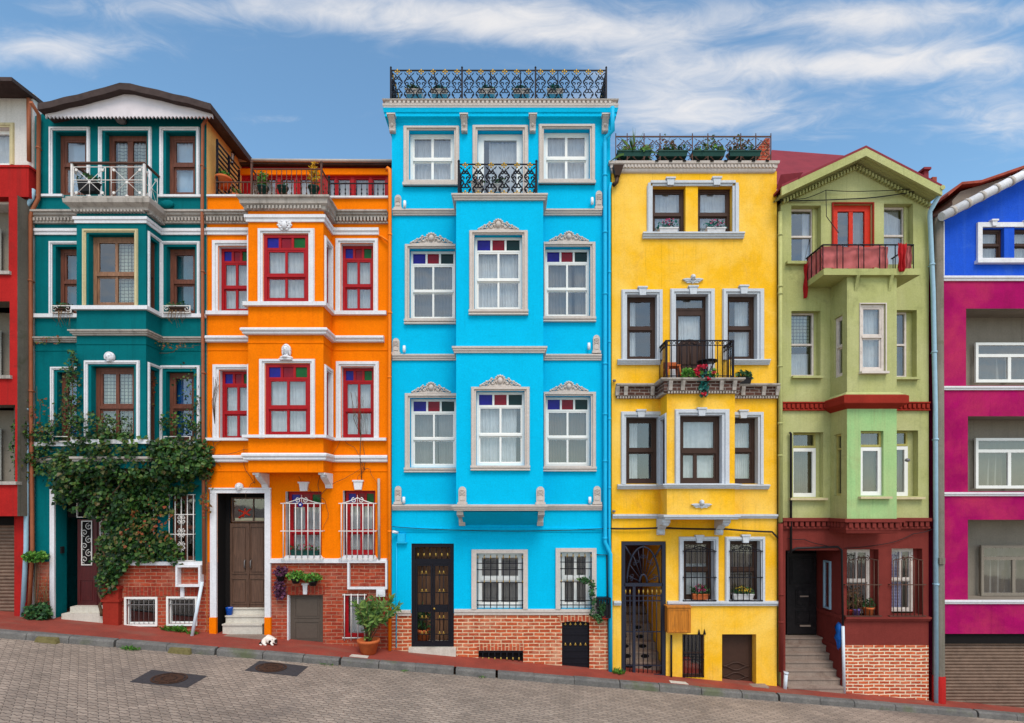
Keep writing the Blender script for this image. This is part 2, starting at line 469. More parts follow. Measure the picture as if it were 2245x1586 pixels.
hv = t.n('ShaderNodeHueSaturation'); t.l(v, hv.inputs['Value']); t.l(b.outputs['Color'], hv.inputs['Color'])
a = t.mix(t.math('MULTIPLY', t.rng(t.noise(.7, detail=6, dist=.5), .55, .7), .35), hv.outputs[0], srgb((92, 82, 78)))
t.col(a)
t.bump(t.math('ADD', t.math('MULTIPLY', b.outputs['Fac'], -1.), t.math('MULTIPLY', t.noise(60), .4)), .5, .010)
MT['road'] = t.set(.82)

# ---------------------------------------------------------------- mesh helpers
class Frame:
    """a wall plane: u along it, n outward, z up"""
    def __init__(s, ox, oy, dx=1, dy=0):
        l = math.hypot(dx, dy)
        s.o = (ox, oy); s.d = (dx / l, dy / l); s.nv = (dy / l, -dx / l)
    def w(s, u, n, z):
        return Vector((s.o[0] + s.d[0] * u + s.nv[0] * n, s.o[1] + s.d[1] * u + s.nv[1] * n, z))
class Plane(Frame):
    """facade plane standing d metres in front of y = 0, measured in photograph pixels"""
    def __init__(s, d=0.):
        super().__init__(0, -d)
        s.f = (D - d) / D
    def X(s, px):
        return (px - 1122.5) / 100 * s.f
    def Z(s, py):
        return CZ + (HOR - py) / 100 * s.f
    def r(s, x0, y0, x1, y1):
        return (s.X(x0), s.X(x1), s.Z(y1), s.Z(y0))
FW = Plane(0)
def gz(x):                      # the street falls to the right
    return -.0945 * x
def pw(x):                      # pavement width
    return max(.25, min(1.25, .72 - .04 * x))

class MB:
    def __init__(s, F=None, rot=None):
        s.v = []; s.f = []; s.mi = []; s.F = F or FW; s.m = 0; s.smooth = set()
    def add(s, vs, fs, smooth=False):
        b = len(s.v)
        s.v += [s.F.w(*p) for p in vs]
        for f in fs:
            if smooth:
                s.smooth.add(len(s.f))
            s.f.append([b + i for i in f]); s.mi.append(s.m)
        return s
    def raw(s, vs, fs, smooth=False):
        b = len(s.v)
        s.v += [Vector(p) for p in vs]
        for f in fs:
            if smooth:
                s.smooth.add(len(s.f))
            s.f.append([b + i for i in f]); s.mi.append(s.m)
        return s
    def box(s, u0, u1, n0, n1, z0, z1):
        return s.add([(u0, n0, z0), (u1, n0, z0), (u1, n1, z0), (u0, n1, z0), (u0, n0, z1), (u1, n0, z1), (u1, n1, z1), (u0, n1, z1)],
                     [(0, 1, 2, 3), (4, 5, 6, 7), (0, 1, 5, 4), (1, 2, 6, 5), (2, 3, 7, 6), (3, 0, 4, 7)])
    def quad(s, *p):
        return s.add(list(p), [tuple(range(len(p)))])
    def prism(s, poly, n0, n1, smooth=False):
        k = len(poly)
        vs = [(u, n0, z) for u, z in poly] + [(u, n1, z) for u, z in poly]
        return s.add(vs, [tuple(range(k)), tuple(range(k, 2 * k))] + [(i, (i + 1) % k, k + (i + 1) % k, k + i) for i in range(k)], False)
    def tube(s, pts, r, seg=5, r1=None, world=False, cap=True):
        P = [Vector(p) if world else s.F.w(*p) for p in pts]
        k = len(P)
        vs = []; fs = []
        prev = None
        for i, p in enumerate(P):
            t = (P[min(i + 1, k - 1)] - P[max(i - 1, 0)])
            if t.length < 1e-9:
                t = Vector((0, 0, 1))
            t.normalize()
            if prev is None:
                a = Vector((0, 0, 1)) if abs(t.z) < .9 else Vector((1, 0, 0))
                x = t.cross(a).normalized()
            else:
                x = prev - t * prev.dot(t)
                x = x.normalized() if x.length > 1e-6 else t.cross(Vector((0, 1, 0))).normalized()
            prev = x
            y = t.cross(x)
            rr = r if r1 is None else r + (r1 - r) * i / max(1, k - 1)
            for j in range(seg):
                a = 2 * math.pi * j / seg
                vs.append(p + x * math.cos(a) * rr + y * math.sin(a) * rr)
        for i in range(k - 1):
            for j in range(seg):
                fs.append((i * seg + j, i * seg + (j + 1) % seg, (i + 1) * seg + (j + 1) % seg, (i + 1) * seg + j))
        s.raw(vs, fs, True)
        if cap:
            b = len(s.v) - k * seg
            for o in (0, (k - 1) * seg):
                s.f.append([b + o + j for j in range(seg)]); s.mi.append(s.m)
        return s
    def ell(s, c, r, seg=10, rings=6, tilt=0.):
        vs = []; fs = []
        ct, st = math.cos(tilt), math.sin(tilt)
        for i in range(rings + 1):
            ph = math.pi * i / rings
            for j in range(seg):
                a = 2 * math.pi * j / seg
                du, dn, dz = r[0] * math.sin(ph) * math.cos(a), r[1] * math.sin(ph) * math.sin(a), r[2] * math.cos(ph)
                vs.append((c[0] + du * ct - dz * st, c[1] + dn, c[2] + du * st + dz * ct))
        for i in range(rings):
            for j in range(seg):
                fs.append((i * seg + j, i * seg + (j + 1) % seg, (i + 1) * seg + (j + 1) % seg, (i + 1) * seg + j))
        return s.add(vs, fs, True)
    def lathe(s, c, prof, seg=14):
        vs = []; fs = []
        for r, z in prof:
            for j in range(seg):
                a = 2 * math.pi * j / seg
                vs.append((c[0] + r * math.cos(a), c[1] + r * math.sin(a), c[2] + z))
        k = len(prof)
        for i in range(k - 1):
            for j in range(seg):
                fs.append((i * seg + j, i * seg + (j + 1) % seg, (i + 1) * seg + (j + 1) % seg, (i + 1) * seg + j))
        s.add(vs, fs, True)
        return s
    def sweep(s, path, prof, closed=True):
        """moulding: profile of (out, z) carried along a plan path of world (x, y), mitred"""
        k = len(path); m = len(prof)
        nn = []
        for i in range(k - 1):
            dx, dy = path[i + 1][0] - path[i][0], path[i + 1][1] - path[i][1]
            l = math.hypot(dx, dy); nn.append((dy / l, -dx / l))
        vs = []
        for i in range(k):
            if i == 0:
                mx, my = nn[0]
            elif i == k - 1:
                mx, my = nn[-1]
            else:
                ax, ay = nn[i - 1]; bx, by = nn[i]
                q = 1 + ax * bx + ay * by
                mx, my = (ax + bx) / q, (ay + by) / q
            for o, z in prof:
                vs.append((path[i][0] + mx * o, path[i][1] + my * o, z))
        fs = []
        for i in range(k - 1):
            for j in range(m if closed else m - 1):
                fs.append((i * m + j, i * m + (j + 1) % m, (i + 1) * m + (j + 1) % m, (i + 1) * m + j))
        if closed:
            fs += [tuple(range(m)), tuple(range((k - 1) * m, k * m))]
        return s.raw(vs, fs)
    def build(s, name, mats, parent=None, origin=None):
        if not isinstance(mats, (list, tuple)):
            mats = [mats]
        me = bpy.data.meshes.new(name)
        o = bpy.data.objects.new(name, me)
        C.objects.link(o)
        off = Vector((0, 0, 0))
        if parent is None:
            if origin is None:
                xs = [v.x for v in s.v]; ys = [v.y for v in s.v]; zs = [v.z for v in s.v]
                origin = ((min(xs) + max(xs)) / 2, (min(ys) + max(ys)) / 2, min(zs))
            off = Vector(origin)
            o.location = off
        else:
            o.parent = parent
            off = Vector(parent['_org']) if '_org' in parent else Vector((0, 0, 0))
        o['_org'] = tuple(off)
        me.from_pydata([tuple(v - off) for v in s.v], [], s.f)
        for m in mats:
            me.materials.append(MT[m] if isinstance(m, str) else m)
        for i, p in enumerate(me.polygons):
            p.material_index = s.mi[i]
            p.use_smooth = i in s.smooth
        bm = bmesh.new(); bm.from_mesh(me)
        bmesh.ops.recalc_face_normals(bm, faces=bm.faces)
        bm.to_mesh(me); bm.free()
        return o

def tag(o, label, cat, group=None, kind=None):
    o['label'] = label; o['category'] = cat
    if group: o['group'] = group
    if kind: o['kind'] = kind
    return o
def struct(o):
    o['kind'] = 'structure'
    return o
def thing(name, loc, label, cat, group=None):
    o = bpy.data.objects.new(name, None)
    C.objects.link(o)
    o.location = loc
    o['_org'] = tuple(loc)
    o.empty_display_size = .3
    return tag(o, label, cat, group)

# ---------------------------------------------------------------- building blocks
def wall_grid(mb, F, u0, u1, z0, z1, ops, depth=.2, reveal_mat=None):
    """a wall sheet with rectangular openings and their reveals"""
    us = sorted({u0, u1} | {x for o in ops for x in o[:2] if u0 < x < u1})
    zs = sorted({z0, z1} | {x for o in ops for x in o[2:4] if z0 < x < z1})
    for i in range(len(us) - 1):
        for j in range(len(zs) - 1):
            cu, cz = (us[i] + us[i + 1]) / 2, (zs[j] + zs[j + 1]) / 2
            if any(o[0] < cu < o[1] and o[2] < cz < o[3] for o in ops):
                continue
            mb.quad((us[i], 0, zs[j]), (us[i + 1], 0, zs[j]), (us[i + 1], 0, zs[j + 1]), (us[i], 0, zs[j + 1]))
    keep = mb.m
    for o in ops:
        a, b, c, d = o[:4]
        dp = o[4] if len(o) > 4 else depth
        rm = o[5] if len(o) > 5 else reveal_mat
        if rm is not None:
            mb.m = rm
        mb.quad((a, 0, c), (a, 0, d), (a, -dp, d), (a, -dp, c))
        mb.quad((b, 0, c), (b, 0, d), (b, -dp, d), (b, -dp, c))
        if d < z1 - 1e-4:
            mb.quad((a, 0, d), (b, 0, d), (b, -dp, d), (a, -dp, d))
        if c > z0 + 1e-4:
            mb.quad((a, 0, c), (b, 0, c), (b, -dp, c), (a, -dp, c))
        mb.m = keep

def shell(mb, x0, x1, z0, z1, back=8, right_mat=None, left_mat=None):
    """side walls, back and top of a house body"""
    k = mb.m
    F = mb.F; mb.F = FW
    if left_mat is not None: mb.m = left_mat
    mb.quad((x0, 0, z0), (x0, 0, z1), (x0, -back, z1), (x0, -back, z0)); mb.m = k
    if right_mat is not None: mb.m = right_mat
    mb.quad((x1, 0, z0), (x1, 0, z1), (x1, -back, z1), (x1, -back, z0)); mb.m = k
    mb.quad((x0, -back, z0), (x1, -back, z0), (x1, -back, z1), (x0, -back, z1))
    mb.quad((x0, 0, z1), (x1, 0, z1), (x1, -back, z1), (x0, -back, z1))
    mb.F = F

def frame_bars(mb, a, b, c, d, w, n0, n1, wb=None):
    wb = wb or w
    mb.box(a, a + w, n0, n1, c, d); mb.box(b - w, b, n0, n1, c, d)
    mb.box(a + w, b - w, n0, n1, d - w, d); mb.box(a + w, b - w, n0, n1, c, c + wb)

def curtain_sheet(mb, a, b, c, d, n, folds=9, amp=.025, flare=0., seed=0):
    r = random.Random(seed)
    k = max(8, int(folds * 8))
    ph = [r.uniform(0, 6.28) for _ in range(4)]
    rows = 7
    vs = []
    for j in range(rows + 1):
        f = j / rows
        for i in range(k + 1):
            q = i / k
            u = a + (b - a) * (q + flare * f * (q - .5)) + .012 * math.sin(3 * f + ph[1]) * math.sin(q * 6.28)
            am = amp * (.55 + .45 * f) * (.7 + .3 * math.sin(q * 11 + ph[2]))
            nn = n + am * math.sin(q * folds * 6.283 + ph[0] + .5 * math.sin(f * 2.5 + ph[3]) + 1.3 * math.sin(q * 9 + ph[1]))
            vs.append((u, nn, d + (c - d) * f))
    mb.add(vs, [(j * (k + 1) + i, j * (k + 1) + i + 1, (j + 1) * (k + 1) + i + 1, (j + 1) * (k + 1) + i) for j in range(rows) for i in range(k)], True)

WN = [0]
def window(H, F, op, depth=.13, frame='wood_brown', fw=.055, rail=.5, mull=.5, lowmull=None, stained=None, trans=None,
           cur='sheer', spans=((0, 1),), folds=8, flare=0., glass='glass', label=None, drop=1., bar=None, name='window', top=0., curtop=None, th=.05):
    """sash window filling an opening (u0, u1, z0, z1); frame mesh with panes and curtain as sub-parts"""
    WN[0] += 1
    a, b, c, d = op
    e = .003
    a += e; b -= e; c += e; d -= e
    n0, n1 = -depth - th, -depth
    bar = bar or fw * .75
    mb = MB(F)
    frame_bars(mb, a, b, c, d, fw, n0, n1, fw * 1.15)
    gi = (a + fw, b - fw, c + fw * 1.15, d - fw)
    tz = gi[3]
    st = None
    if stained or trans:
        th_ = trans or .24
        tz = gi[3] - th_
        mb.box(gi[0], gi[1], n0 + .004, n1 - .004, tz - bar, tz)
        if stained:
            k = len(stained); wu = gi[1] - gi[0]
            for i in range(1, k):
                x = gi[0] + wu * i / k
                mb.box(x - bar / 2, x + bar / 2, n0 + .006, n1 - .006, tz, gi[3])
        st = (tz, gi[3]); tz -= bar
    zr = None
    if rail is not None:
        zr = gi[2] + (tz - gi[2]) * rail
        mb.box(gi[0], gi[1], n0 + .002, n1 + .012, zr - bar / 2, zr + bar / 2)
    if fw > .045 and rail is not None:       # sash stiles, the lower sash set back
        s2 = fw * .55
        frame_bars(mb, gi[0], gi[1], zr + bar / 2, tz, s2, n0 + .006, n1 - .010)
        frame_bars(mb, gi[0], gi[1], gi[2], zr - bar / 2, s2, n0 - .012, n1 - .024)
    for m_, lo, hi in ((mull, zr if zr is not None else gi[2], tz), (mull if lowmull is None else lowmull, gi[2], zr)):
        if m_ and hi is not None:
            for q in (m_ if isinstance(m_, (tuple, list)) else (m_,)):
                x = gi[0] + (gi[1] - gi[0]) * q
                mb.box(x - bar / 2, x + bar / 2, n0 + .008, n1 - .008, lo, hi)
    w = mb.build(name, frame, H)
    if label: w['label'] = label
    g = MB(F)
    g.quad((gi[0], n0 + .02, gi[2]), (gi[1], n0 + .02, gi[2]), (gi[1], n0 + .02, tz if stained else gi[3]), (gi[0], n0 + .02, tz if stained else gi[3]))
    g.build('pane', glass, w)
    if stained:
        k = len(stained); wu = gi[1] - gi[0]
        for i, sm in enumerate(stained):
            q = MB(F)
            q.box(gi[0] + wu * i / k, gi[0] + wu * (i + 1) / k, n0 + .012, n0 + .022, st[0], st[1])
            q.build('stained_pane', sm, w)
    if cur:
        q = MB(F)
        ct = (gi[3] if not stained else st[0]) - (curtop or 0)
        for i, (p0, p1) in enumerate(spans):
            curtain_sheet(q, gi[0] + (gi[1] - gi[0]) * p0, gi[0] + (gi[1] - gi[0]) * p1, ct - (ct - gi[2]) * drop - .02, ct + .02, n0 - .075,
                          max(2, folds * (p1 - p0)), .026, flare * (-1 if i else 1), WN[0] * 7 + i)
        q.build('blind' if cur in ('frosted', 'blind_blue', 'blind_teal') else 'curtain', cur, w)
    return w

def surround(H, F, outer, op, mat='white', th=.05, lines=True, sill=False, parent=None, bottom=False):
    """moulded architrave round an opening"""
    a, b, c, d = op; A, B, C0, Dd = outer
    mb = MB(F)
    prof = ((0, 1, .5), (.12, .62, 1.0)) if lines else ((0, 1, 1),)
    for p0, p1, k in prof:
        l0, l1 = A + (a - A) * p0, A + (a - A) * p1
        r0, r1 = B + (b - B) * p1, B + (b - B) * p0
        t0, t1 = Dd + (d - Dd) * p1, Dd + (d - Dd) * p0
        bz = C0 if not bottom else C0 + (c - C0) * p0
        if l1 - l0 > .004: mb.box(l0, l1, .0, th * k, bz, t1)
        if r1 - r0 > .004: mb.box(r0, r1, .0, th * k, bz, t1)
        mb.box(l1, r0, .0, th * k - .001, t0, t1)
        if bottom:
            mb.box(l1, r0, 0, th * k - .001, bz, C0 + (c - C0) * p1)
    return mb.build('architrave', mat, parent or H)

def bar_band(H, path, z0, z1, out, mat, name='string_course', steps=3, parent=None):
    """horizontal moulding along a plan path"""
    h = z1 - z0
    if steps == 1:
        prof = [(0, z0), (out, z0), (out, z1), (0, z1 + .004)]
    elif steps == 2:
        prof = [(0, z0), (out * .55, z0), (out * .6, z0 + h * .45), (out, z0 + h * .55), (out, z1), (0, z1 + .006)]
    else:
        prof = [(0, z0), (out * .45, z0), (out * .5, z0 + h * .28), (out * .72, z0 + h * .34), (out * .75, z0 + h * .62), (out, z0 + h * .7), (out, z1 - .004), (0, z1 + .01)]
    return MB().sweep(path, prof).build(name, mat, parent or H)

def dentils(H, path, z0, z1, o0, o1, sp, w, mat, name='dentil_band', parent=None):
    mb = MB()
    for (ax, ay), (bx, by) in zip(path[:-1], path[1:]):
        L = math.hypot(bx - ax, by - ay)
        F = Frame(ax, ay, bx - ax, by - ay)
        mb.F = F
        k = int((L - w) / sp)
        if k < 1: continue
        st = (L - k * sp) / 2
        for i in range(k + 1):
            mb.box(st + i * sp - w / 2, st + i * sp + w / 2, o0, o1, z0, z1)
    return mb.build(name, mat, parent or H)

def keystone(H, F, x0, y0, x1, y1, mat, out=.08):
    a, b, c, d = F.r(x0, y0, x1, y1)
    w = (b - a)
    mb = MB(F)
    mb.prism([(a + w * .16, c), (b - w * .16, c), (b - .01, d - .035), (a + .01, d - .035)], 0, out)
    mb.box(a - .01, b + .01, 0, out + .015, d - .035, d)
    return mb.build('keystone', mat, H)

def bay_walls(mb, xa, xb, d, z0, z1, front_ops, depth=.16, rm=None, left_ops=(), right_ops=(), side_depth=.12):
    FL = Frame(xa, 0, 0, -1); FF = Frame(xa, -d, 1, 0); FR = Frame(xb, -d, 0, 1)
    F0 = mb.F
    mb.F = FF
    wall_grid(mb, FF, 0, xb - xa, z0, z1, [(o[0] - xa, o[1] - xa) + tuple(o[2:]) for o in front_ops], depth, rm)
    mb.F = FL; wall_grid(mb, FL, 0, d, z0, z1, left_ops, side_depth, rm)
    mb.F = FR; wall_grid(mb, FR, 0, d, z0, z1, right_ops, side_depth, rm)
    mb.F = F0
    mb.raw([(xa, 0, z1), (xb, 0, z1), (xb, -d, z1), (xa, -d, z1)], [(0, 1, 2, 3)])
    mb.raw([(xa, 0, z0), (xb, 0, z0), (xb, -d, z0), (xa, -d, z0)], [(0, 1, 2, 3)])
    return FL, FR

def spiral(cu, cz, r, turns, a0, sgn=1, k=12, r0=.15):
    return [(cu + r * (r0 + (1 - r0) * (1 - i / k)) * math.cos(a0 + sgn * turns * 6.283 * i / k),
             cz + r * (r0 + (1 - r0) * (1 - i / k)) * math.sin(a0 + sgn * turns * 6.283 * i / k)) for i in range(k + 1)]

def grille(H, F, x0, y0, x1, y1, bars, rails=(), mat='iron_white', out=.06, crown=0., r=.011, spikes=None, box=False, name='window_grille', scrolls=False, ext=.06):
    a, b, c, d = F.r(x0, y0, x1, y1)
    mb = MB(F)
    for i in range(bars):
        u = a + (b - a) * i / (bars - 1)
        mb.tube([(u, out, c), (u, out, d)], r, 5)
    for z in [c + (d - c) * q for q in rails]:
        mb.box(a - ext, b + ext, out - .008, out + .008, z - .009, z + .009)
    for u in (a - ext + .01, b + ext - .01):
        for z in [c + (d - c) * q for q in rails]:
            mb.box(u - .01, u + .01, -.01, out, z - .009, z + .009)
    m = (a + b) / 2
    if crown:
        for sg in (-1, 1):
            mb.tube([(m + sg * (b - a) * (.5 - .5 * q), out, d + crown * (q ** 1.3) * .75) for q in [i / 8 for i in range(9)]], r, 5)
            sp_ = spiral(m + sg * .075, d + crown * .42, .062, 1.3, R(90) if sg > 0 else R(90), -sg, 14)
            mb.tube([(u, out, z) for u, z in sp_], r * .9, 5)
        mb.tube([(m, out, d), (m, out, d + crown * 1.15)], r, 5, r * .3)
    if scrolls:
        k = bars - 1
        w = (b - a) / max(1, k)
        for sg in (-1, 1):
            for q in (.22, .42, .62):
                zc = c + (d - c) * q
                for up in (-1, 1):
                    mb.tube([(u, out, z) for u, z in spiral(m + sg * w * .42, zc + up * w * .35, w * .36, 1.2, R(90) * up, sg * up, 12)], r * .8, 4)
    o = mb.build(name, mat, H)
    if spikes:
        g = MB(F)
        for zq in spikes:
            z = c + (d - c) * zq
            for i in range(bars):
                u = a + (b - a) * i / (bars - 1)
                g.ell((u, out, z), (.013, .013, .034), 6, 4)
                g.box(u - .024, u + .024, out - .006, out + .006, z - .034, z - .024)
        g.build('spear_tip', 'gold', o)
    return o

def scroll_panel(mb, F, u0, u1, n, z0, z1, count, r=.012, gold=None, seed=0):
    """cast iron scrollwork: mirrored S scrolls with leaf ticks in each bay of the panel"""
    w = (u1 - u0) / count
    h = z1 - z0
    for i in range(count):
        cu = u0 + w * (i + .5)
        for sg in (-1, 1):
            pts = []
            for k in range(13):
                q = k / 12
                pts.append((cu + sg * w * (.12 + .30 * math.sin(q * math.pi * 2.0 + .35) ** 2), n, z0 + h * (.05 + .80 * q)))
            mb.tube(pts, r, 4)
            for q, rr, up in ((.30, .22, 1), (.55, .2, -1), (.74, .18, 1)):
                mb.tube([(u, n, z) for u, z in spiral(cu + sg * w * .17, z0 + h * q, w * rr, .95, R(90) * up, sg, 8, .25)], r * .95, 4)
            for q, dx, dz in ((.16, .16, .06), (.42, .2, .05), (.66, .2, -.05), (.86, .16, .07)):
                mb.tube([(cu + sg * w * .26, n, z0 + h * q), (cu + sg * w * (.26 + dx), n, z0 + h * (q + dz))], r * 1.1, 4, r * .5)
        if gold is not None:
            for zq in gold[1]:
                z = z0 + h * zq
                g = gold[0]
                for a_ in range(4):
                    g.ell((cu + .04 * math.cos(a_ * 1.5708), n + .012, z + .04 * math.sin(a_ * 1.5708)), (.024, .012, .024), 6, 4)
                g.ell((cu, n + .02, z), (.018, .014, .018), 6, 4)

def railing_rect(H, F, u0, u1, n, z0, z1, count, posts, mat='iron', gold=(.93,), name='railing', r=.012, pr=.018):
    mb = MB(F)
    g = MB(F) if gold else None
    mb.box(u0, u1, n - .012, n + .012, z1 - .022, z1)
    mb.box(u0, u1, n - .010, n + .010, z0, z0 + .016)
    scroll_panel(mb, F, u0, u1, n, z0 + .01, z1 - .01, count, r, (g, gold) if gold else None)
    o = mb.build(name, mat, H)
    if gold:
        g.build('gilded_flower', 'gold', o)
    for u in posts:
        p = MB(F)
        p.box(u - pr, u + pr, n - pr, n + pr, z0 - .02, z1 + .03)
        p.ell((u, n, z1 + .05), (pr * 1.3, pr * 1.3, pr * 1.6), 8, 5)
        p.build('post', mat, o)
    return o

def leaf_pts(p, size, nrm, up):
    """a folded five-point leaf"""
    nrm = nrm.normalized()
    x = up.cross(nrm)
    x = x.normalized() if x.length > 1e-4 else Vector((1, 0, 0))
    y = nrm.cross(x)
    s = size
    fold = nrm * s * .16
    return [p, p + x * s * .5 + y * s * .28 + fold, p + x * s * .30 + y * s * .66 + fold * .6, p + y * s, p - x * s * .30 + y * s * .66 + fold * .6, p - x * s * .5 + y * s * .28 + fold]
def leaves(mb, sampler, count, size, out=Vector((0, -1, .35)), jit=.8, narrow=1., hang=0., r=rnd):
    for _ in range(count):
        p = sampler()
        if p is None: continue
        n = (out + Vector((r.gauss(0, jit), r.gauss(0, jit), r.gauss(0, jit)))).normalized()
        up = Vector((r.gauss(0, .7), r.gauss(0, .4), r.gauss(0, .7) - hang))
        if up.length < .01: up = Vector((0, 0, 1))
        L = leaf_pts(p, size * r.uniform(.6, 1.3), n, up.normalized())
        if narrow != 1.:
            ax = (L[3] - L[0])
            L = [q if i in (0, 3) else L[0] + ax * ((q - L[0]).dot(ax) / ax.dot(ax)) + ((q - L[0]) - ax * ((q - L[0]).dot(ax) / ax.dot(ax))) * narrow for i, q in enumerate(L)]
        mb.raw(L, [(0, 1, 2, 3), (0, 3, 4, 5)])
def blob(c, r, gauss=True, rr=rnd):
    def f():
        while True:
            x, y, z = rr.uniform(-1, 1), rr.uniform(-1, 1), rr.uniform(-1, 1)
            q = x * x + y * y + z * z
            if q <= 1 and (rr.random() < .35 + .65 * q):
                return Vector((c[0] + x * r[0], c[1] + y * r[1], c[2] + z * r[2]))
    return f

def drainpipe(H, pts, r, mat, name='drainpipe', collars=()):
    mb = MB()
    mb.tube(pts, r, 10, world=True)
    o = mb.build(name, mat, H)
    for (x, y, z) in collars:
        q = MB()
        q.tube([(x, y, z - .02), (x, y, z + .02)], r * 1.22, 10, world=True)
        q.box(x - .012, x + .012, 0, -y, z - .012, z + .012)
        q.build('pipe_bracket', mat, o)
    return o

def face_relief(H, F, cx, cy, rpx, mat, bust=False, name='carved_face'):
    """a small sculpted head: hair mass, brow, nose, lips, chin"""
    u, z = F.X(cx), F.Z(cy); r = rpx / 100 * F.f
    mb = MB(F)
    mb.ell((u, .05, z), (r * .72, .085, r * .95), 14, 10)
    rr = random.Random(cx)
    for i in range(16):
        a = math.pi * (-.12 + 1.24 * i / 15)
        mb.ell((u + math.cos(a) * r * .78, .05, z + math.sin(a) * r * .82 + r * .12), (r * .27, .05, r * .24), 7, 5)
    for sg in (-1, 1):
        mb.ell((u + sg * r * .28, .118, z + r * .12), (r * .14, .014, r * .07), 7, 5)
        mb.tube([(u + sg * r * .1, .125, z + r * .3), (u + sg * r * .3, .125, z + r * .34), (u + sg * r * .5, .10, z + r * .24)], r * .06, 5)
        mb.ell((u + sg * r * .38, .09, z - r * .22), (r * .2, .03, r * .22), 7, 5)
    mb.tube([(u, .128, z + r * .2), (u, .155, z - r * .16)], r * .06, 6, r * .13)
    mb.ell((u, .122, z - r * .42), (r * .2, .02, r * .06), 7, 4)
    mb.ell((u, .10, z - r * .74), (r * .22, .035, r * .16), 7, 5)
    if bust:
        mb.tube([(u, .05, z - r * .7), (u, .05, z - r * 1.5)], r * .42, 10, r * .55)
        mb.ell((u, .05, z - r * 1.75), (r * 1.45, .10, r * .5), 14, 7)
        mb.ell((u, .08, z - r * 1.7), (r * .8, .10, r * .4), 12, 6)
        for sg in (-1, 1):
            mb.ell((u + sg * r * .75, .045, z - r * .55), (r * .24, .05, r * .7), 8, 6)
        mb.ell((u, .05, z + r * .9), (r * .6, .06, r * .4), 10, 6)
        mb.box(u - r * 1.35, u + r * 1.35, 0, .13, z - r * 2.3, z - r * 2.05)
    return mb.build(name, mat, H)

def cherub(H, F, cx, cy, wpx, mat):
    u, z = F.X(cx), F.Z(cy); w = wpx / 200 * F.f
    mb = MB(F)
    for sg in (-1, 1):
        for k, (sp_, th) in enumerate(((1.0, .11), (.82, .10), (.62, .09))):
            pts = [(u + sg * w * .12, z + w * .12 - k * w * .1)]
            for q in (.25, .5, .75, 1):
                pts.append((u + sg * w * sp_ * q, z + w * (.16 * math.sin(q * 2.4) - .12 * q - k * .13)))
            for q in (.8, .5, .25):
                pts.append((u + sg * w * sp_ * q, z + w * (.16 * math.sin(q * 2.4) - .12 * q - k * .13 - .14)))
            mb.prism(pts, 0, .055 - k * .012)
    mb.ell((u, .06, z + w * .12), (w * .2, .07, w * .25), 12, 8)
    mb.ell((u, .05, z + w * .24), (w * .23, .06, w * .2), 10, 7)
    mb.ell((u, .125, z + w * .06), (w * .04, .02, w * .05), 6, 4)
    for sg in (-1, 1):
        mb.ell((u + sg * w * .1, .115, z + w * .08), (w * .06, .02, w * .05), 6, 4)
    mb.prism([(u - w * .3, z - w * .12), (u + w * .3, z - w * .12), (u, z - w * .42)], 0, .05)
    return mb.build('winged_head_carving', mat, H)

def pediment(H, F, x0, y0, x1, y1, mat):
    """carved crest over a window: shell, scrolls, leaves"""
    a, b, c, d = F.r(x0, y0, x1, y1)
    m, w, h = (a + b) / 2, (b - a) / 2, d - c
    mb = MB(F)
    top = [(m + w * q, c + h * max(.06, (.82 * math.exp(-(q / .36) ** 2) + .18 * (1 - abs(q))))) for q in [1 - i / 12 for i in range(25)]]
    mb.prism([(a, c), (b, c)] + top, 0, .022)
    mb.ell((m, .03, c + h * .5), (w * .13, .05, h * .28), 12, 8)
    for i in range(9):
        an = R(-20 + 220 * i / 8)
        mb.ell((m + math.cos(an) * w * .22, .03, c + h * .55 + math.sin(an) * h * .34), (w * .055, .028, h * .12), 6, 4, an - 1.57)
    for sg in (-1, 1):
        for q, rr in ((.33, .30), (.55, .22), (.76, .15)):
            mb.tube([(u, .03, z) for u, z in spiral(m + sg * w * q, c + h * (rr + .06), h * rr, 1.25, R(200) if sg > 0 else R(-20), -sg, 14)], .013, 5)
        for q, hh in ((.42, .66), (.5, .5), (.66, .42), (.85, .2), (.94, .12)):
            mb.ell((m + sg * w * q, .028, c + h * hh), (w * .075, .025, h * .085), 6, 4, sg * -.6)
    mb.box(a + w * .02, b - w * .02, 0, .035, c, c + h * .07)
    return mb.build('carved_pediment', mat, H)

def acroterion(H, F, x0, y0, x1, y1, mat):
    a, b, c, d = F.r(x0, y0, x1, y1)
    m, w = (a + b) / 2, (b - a) / 2
    mb = MB(F)
    arch = [(m + w * .92 * math.cos(t_), d - w + w * math.sin(t_)) for t_ in [math.pi * i / 10 for i in range(11)]]
    mb.prism([(m - w * .92, c + .05), (m + w * .92, c + .05)] + arch, 0, .05)
    mb.box(a - .015, b + .015, 0, .075, c, c + .05)
    for i, q in enumerate((.5, .58, .66, .74)):
        z = c + (d - c) * q
        mb.tube([(m + w * .6 * math.cos(t_), .055, z + w * .35 * math.sin(t_)) for t_ in [math.pi * k / 6 for k in range(7)]], .011, 5)
    mb.box(m - w * .6, m + w * .6, .05, .062, c + .09, c + (d - c) * .44)
    return mb.build('arched_plaque', mat, H)

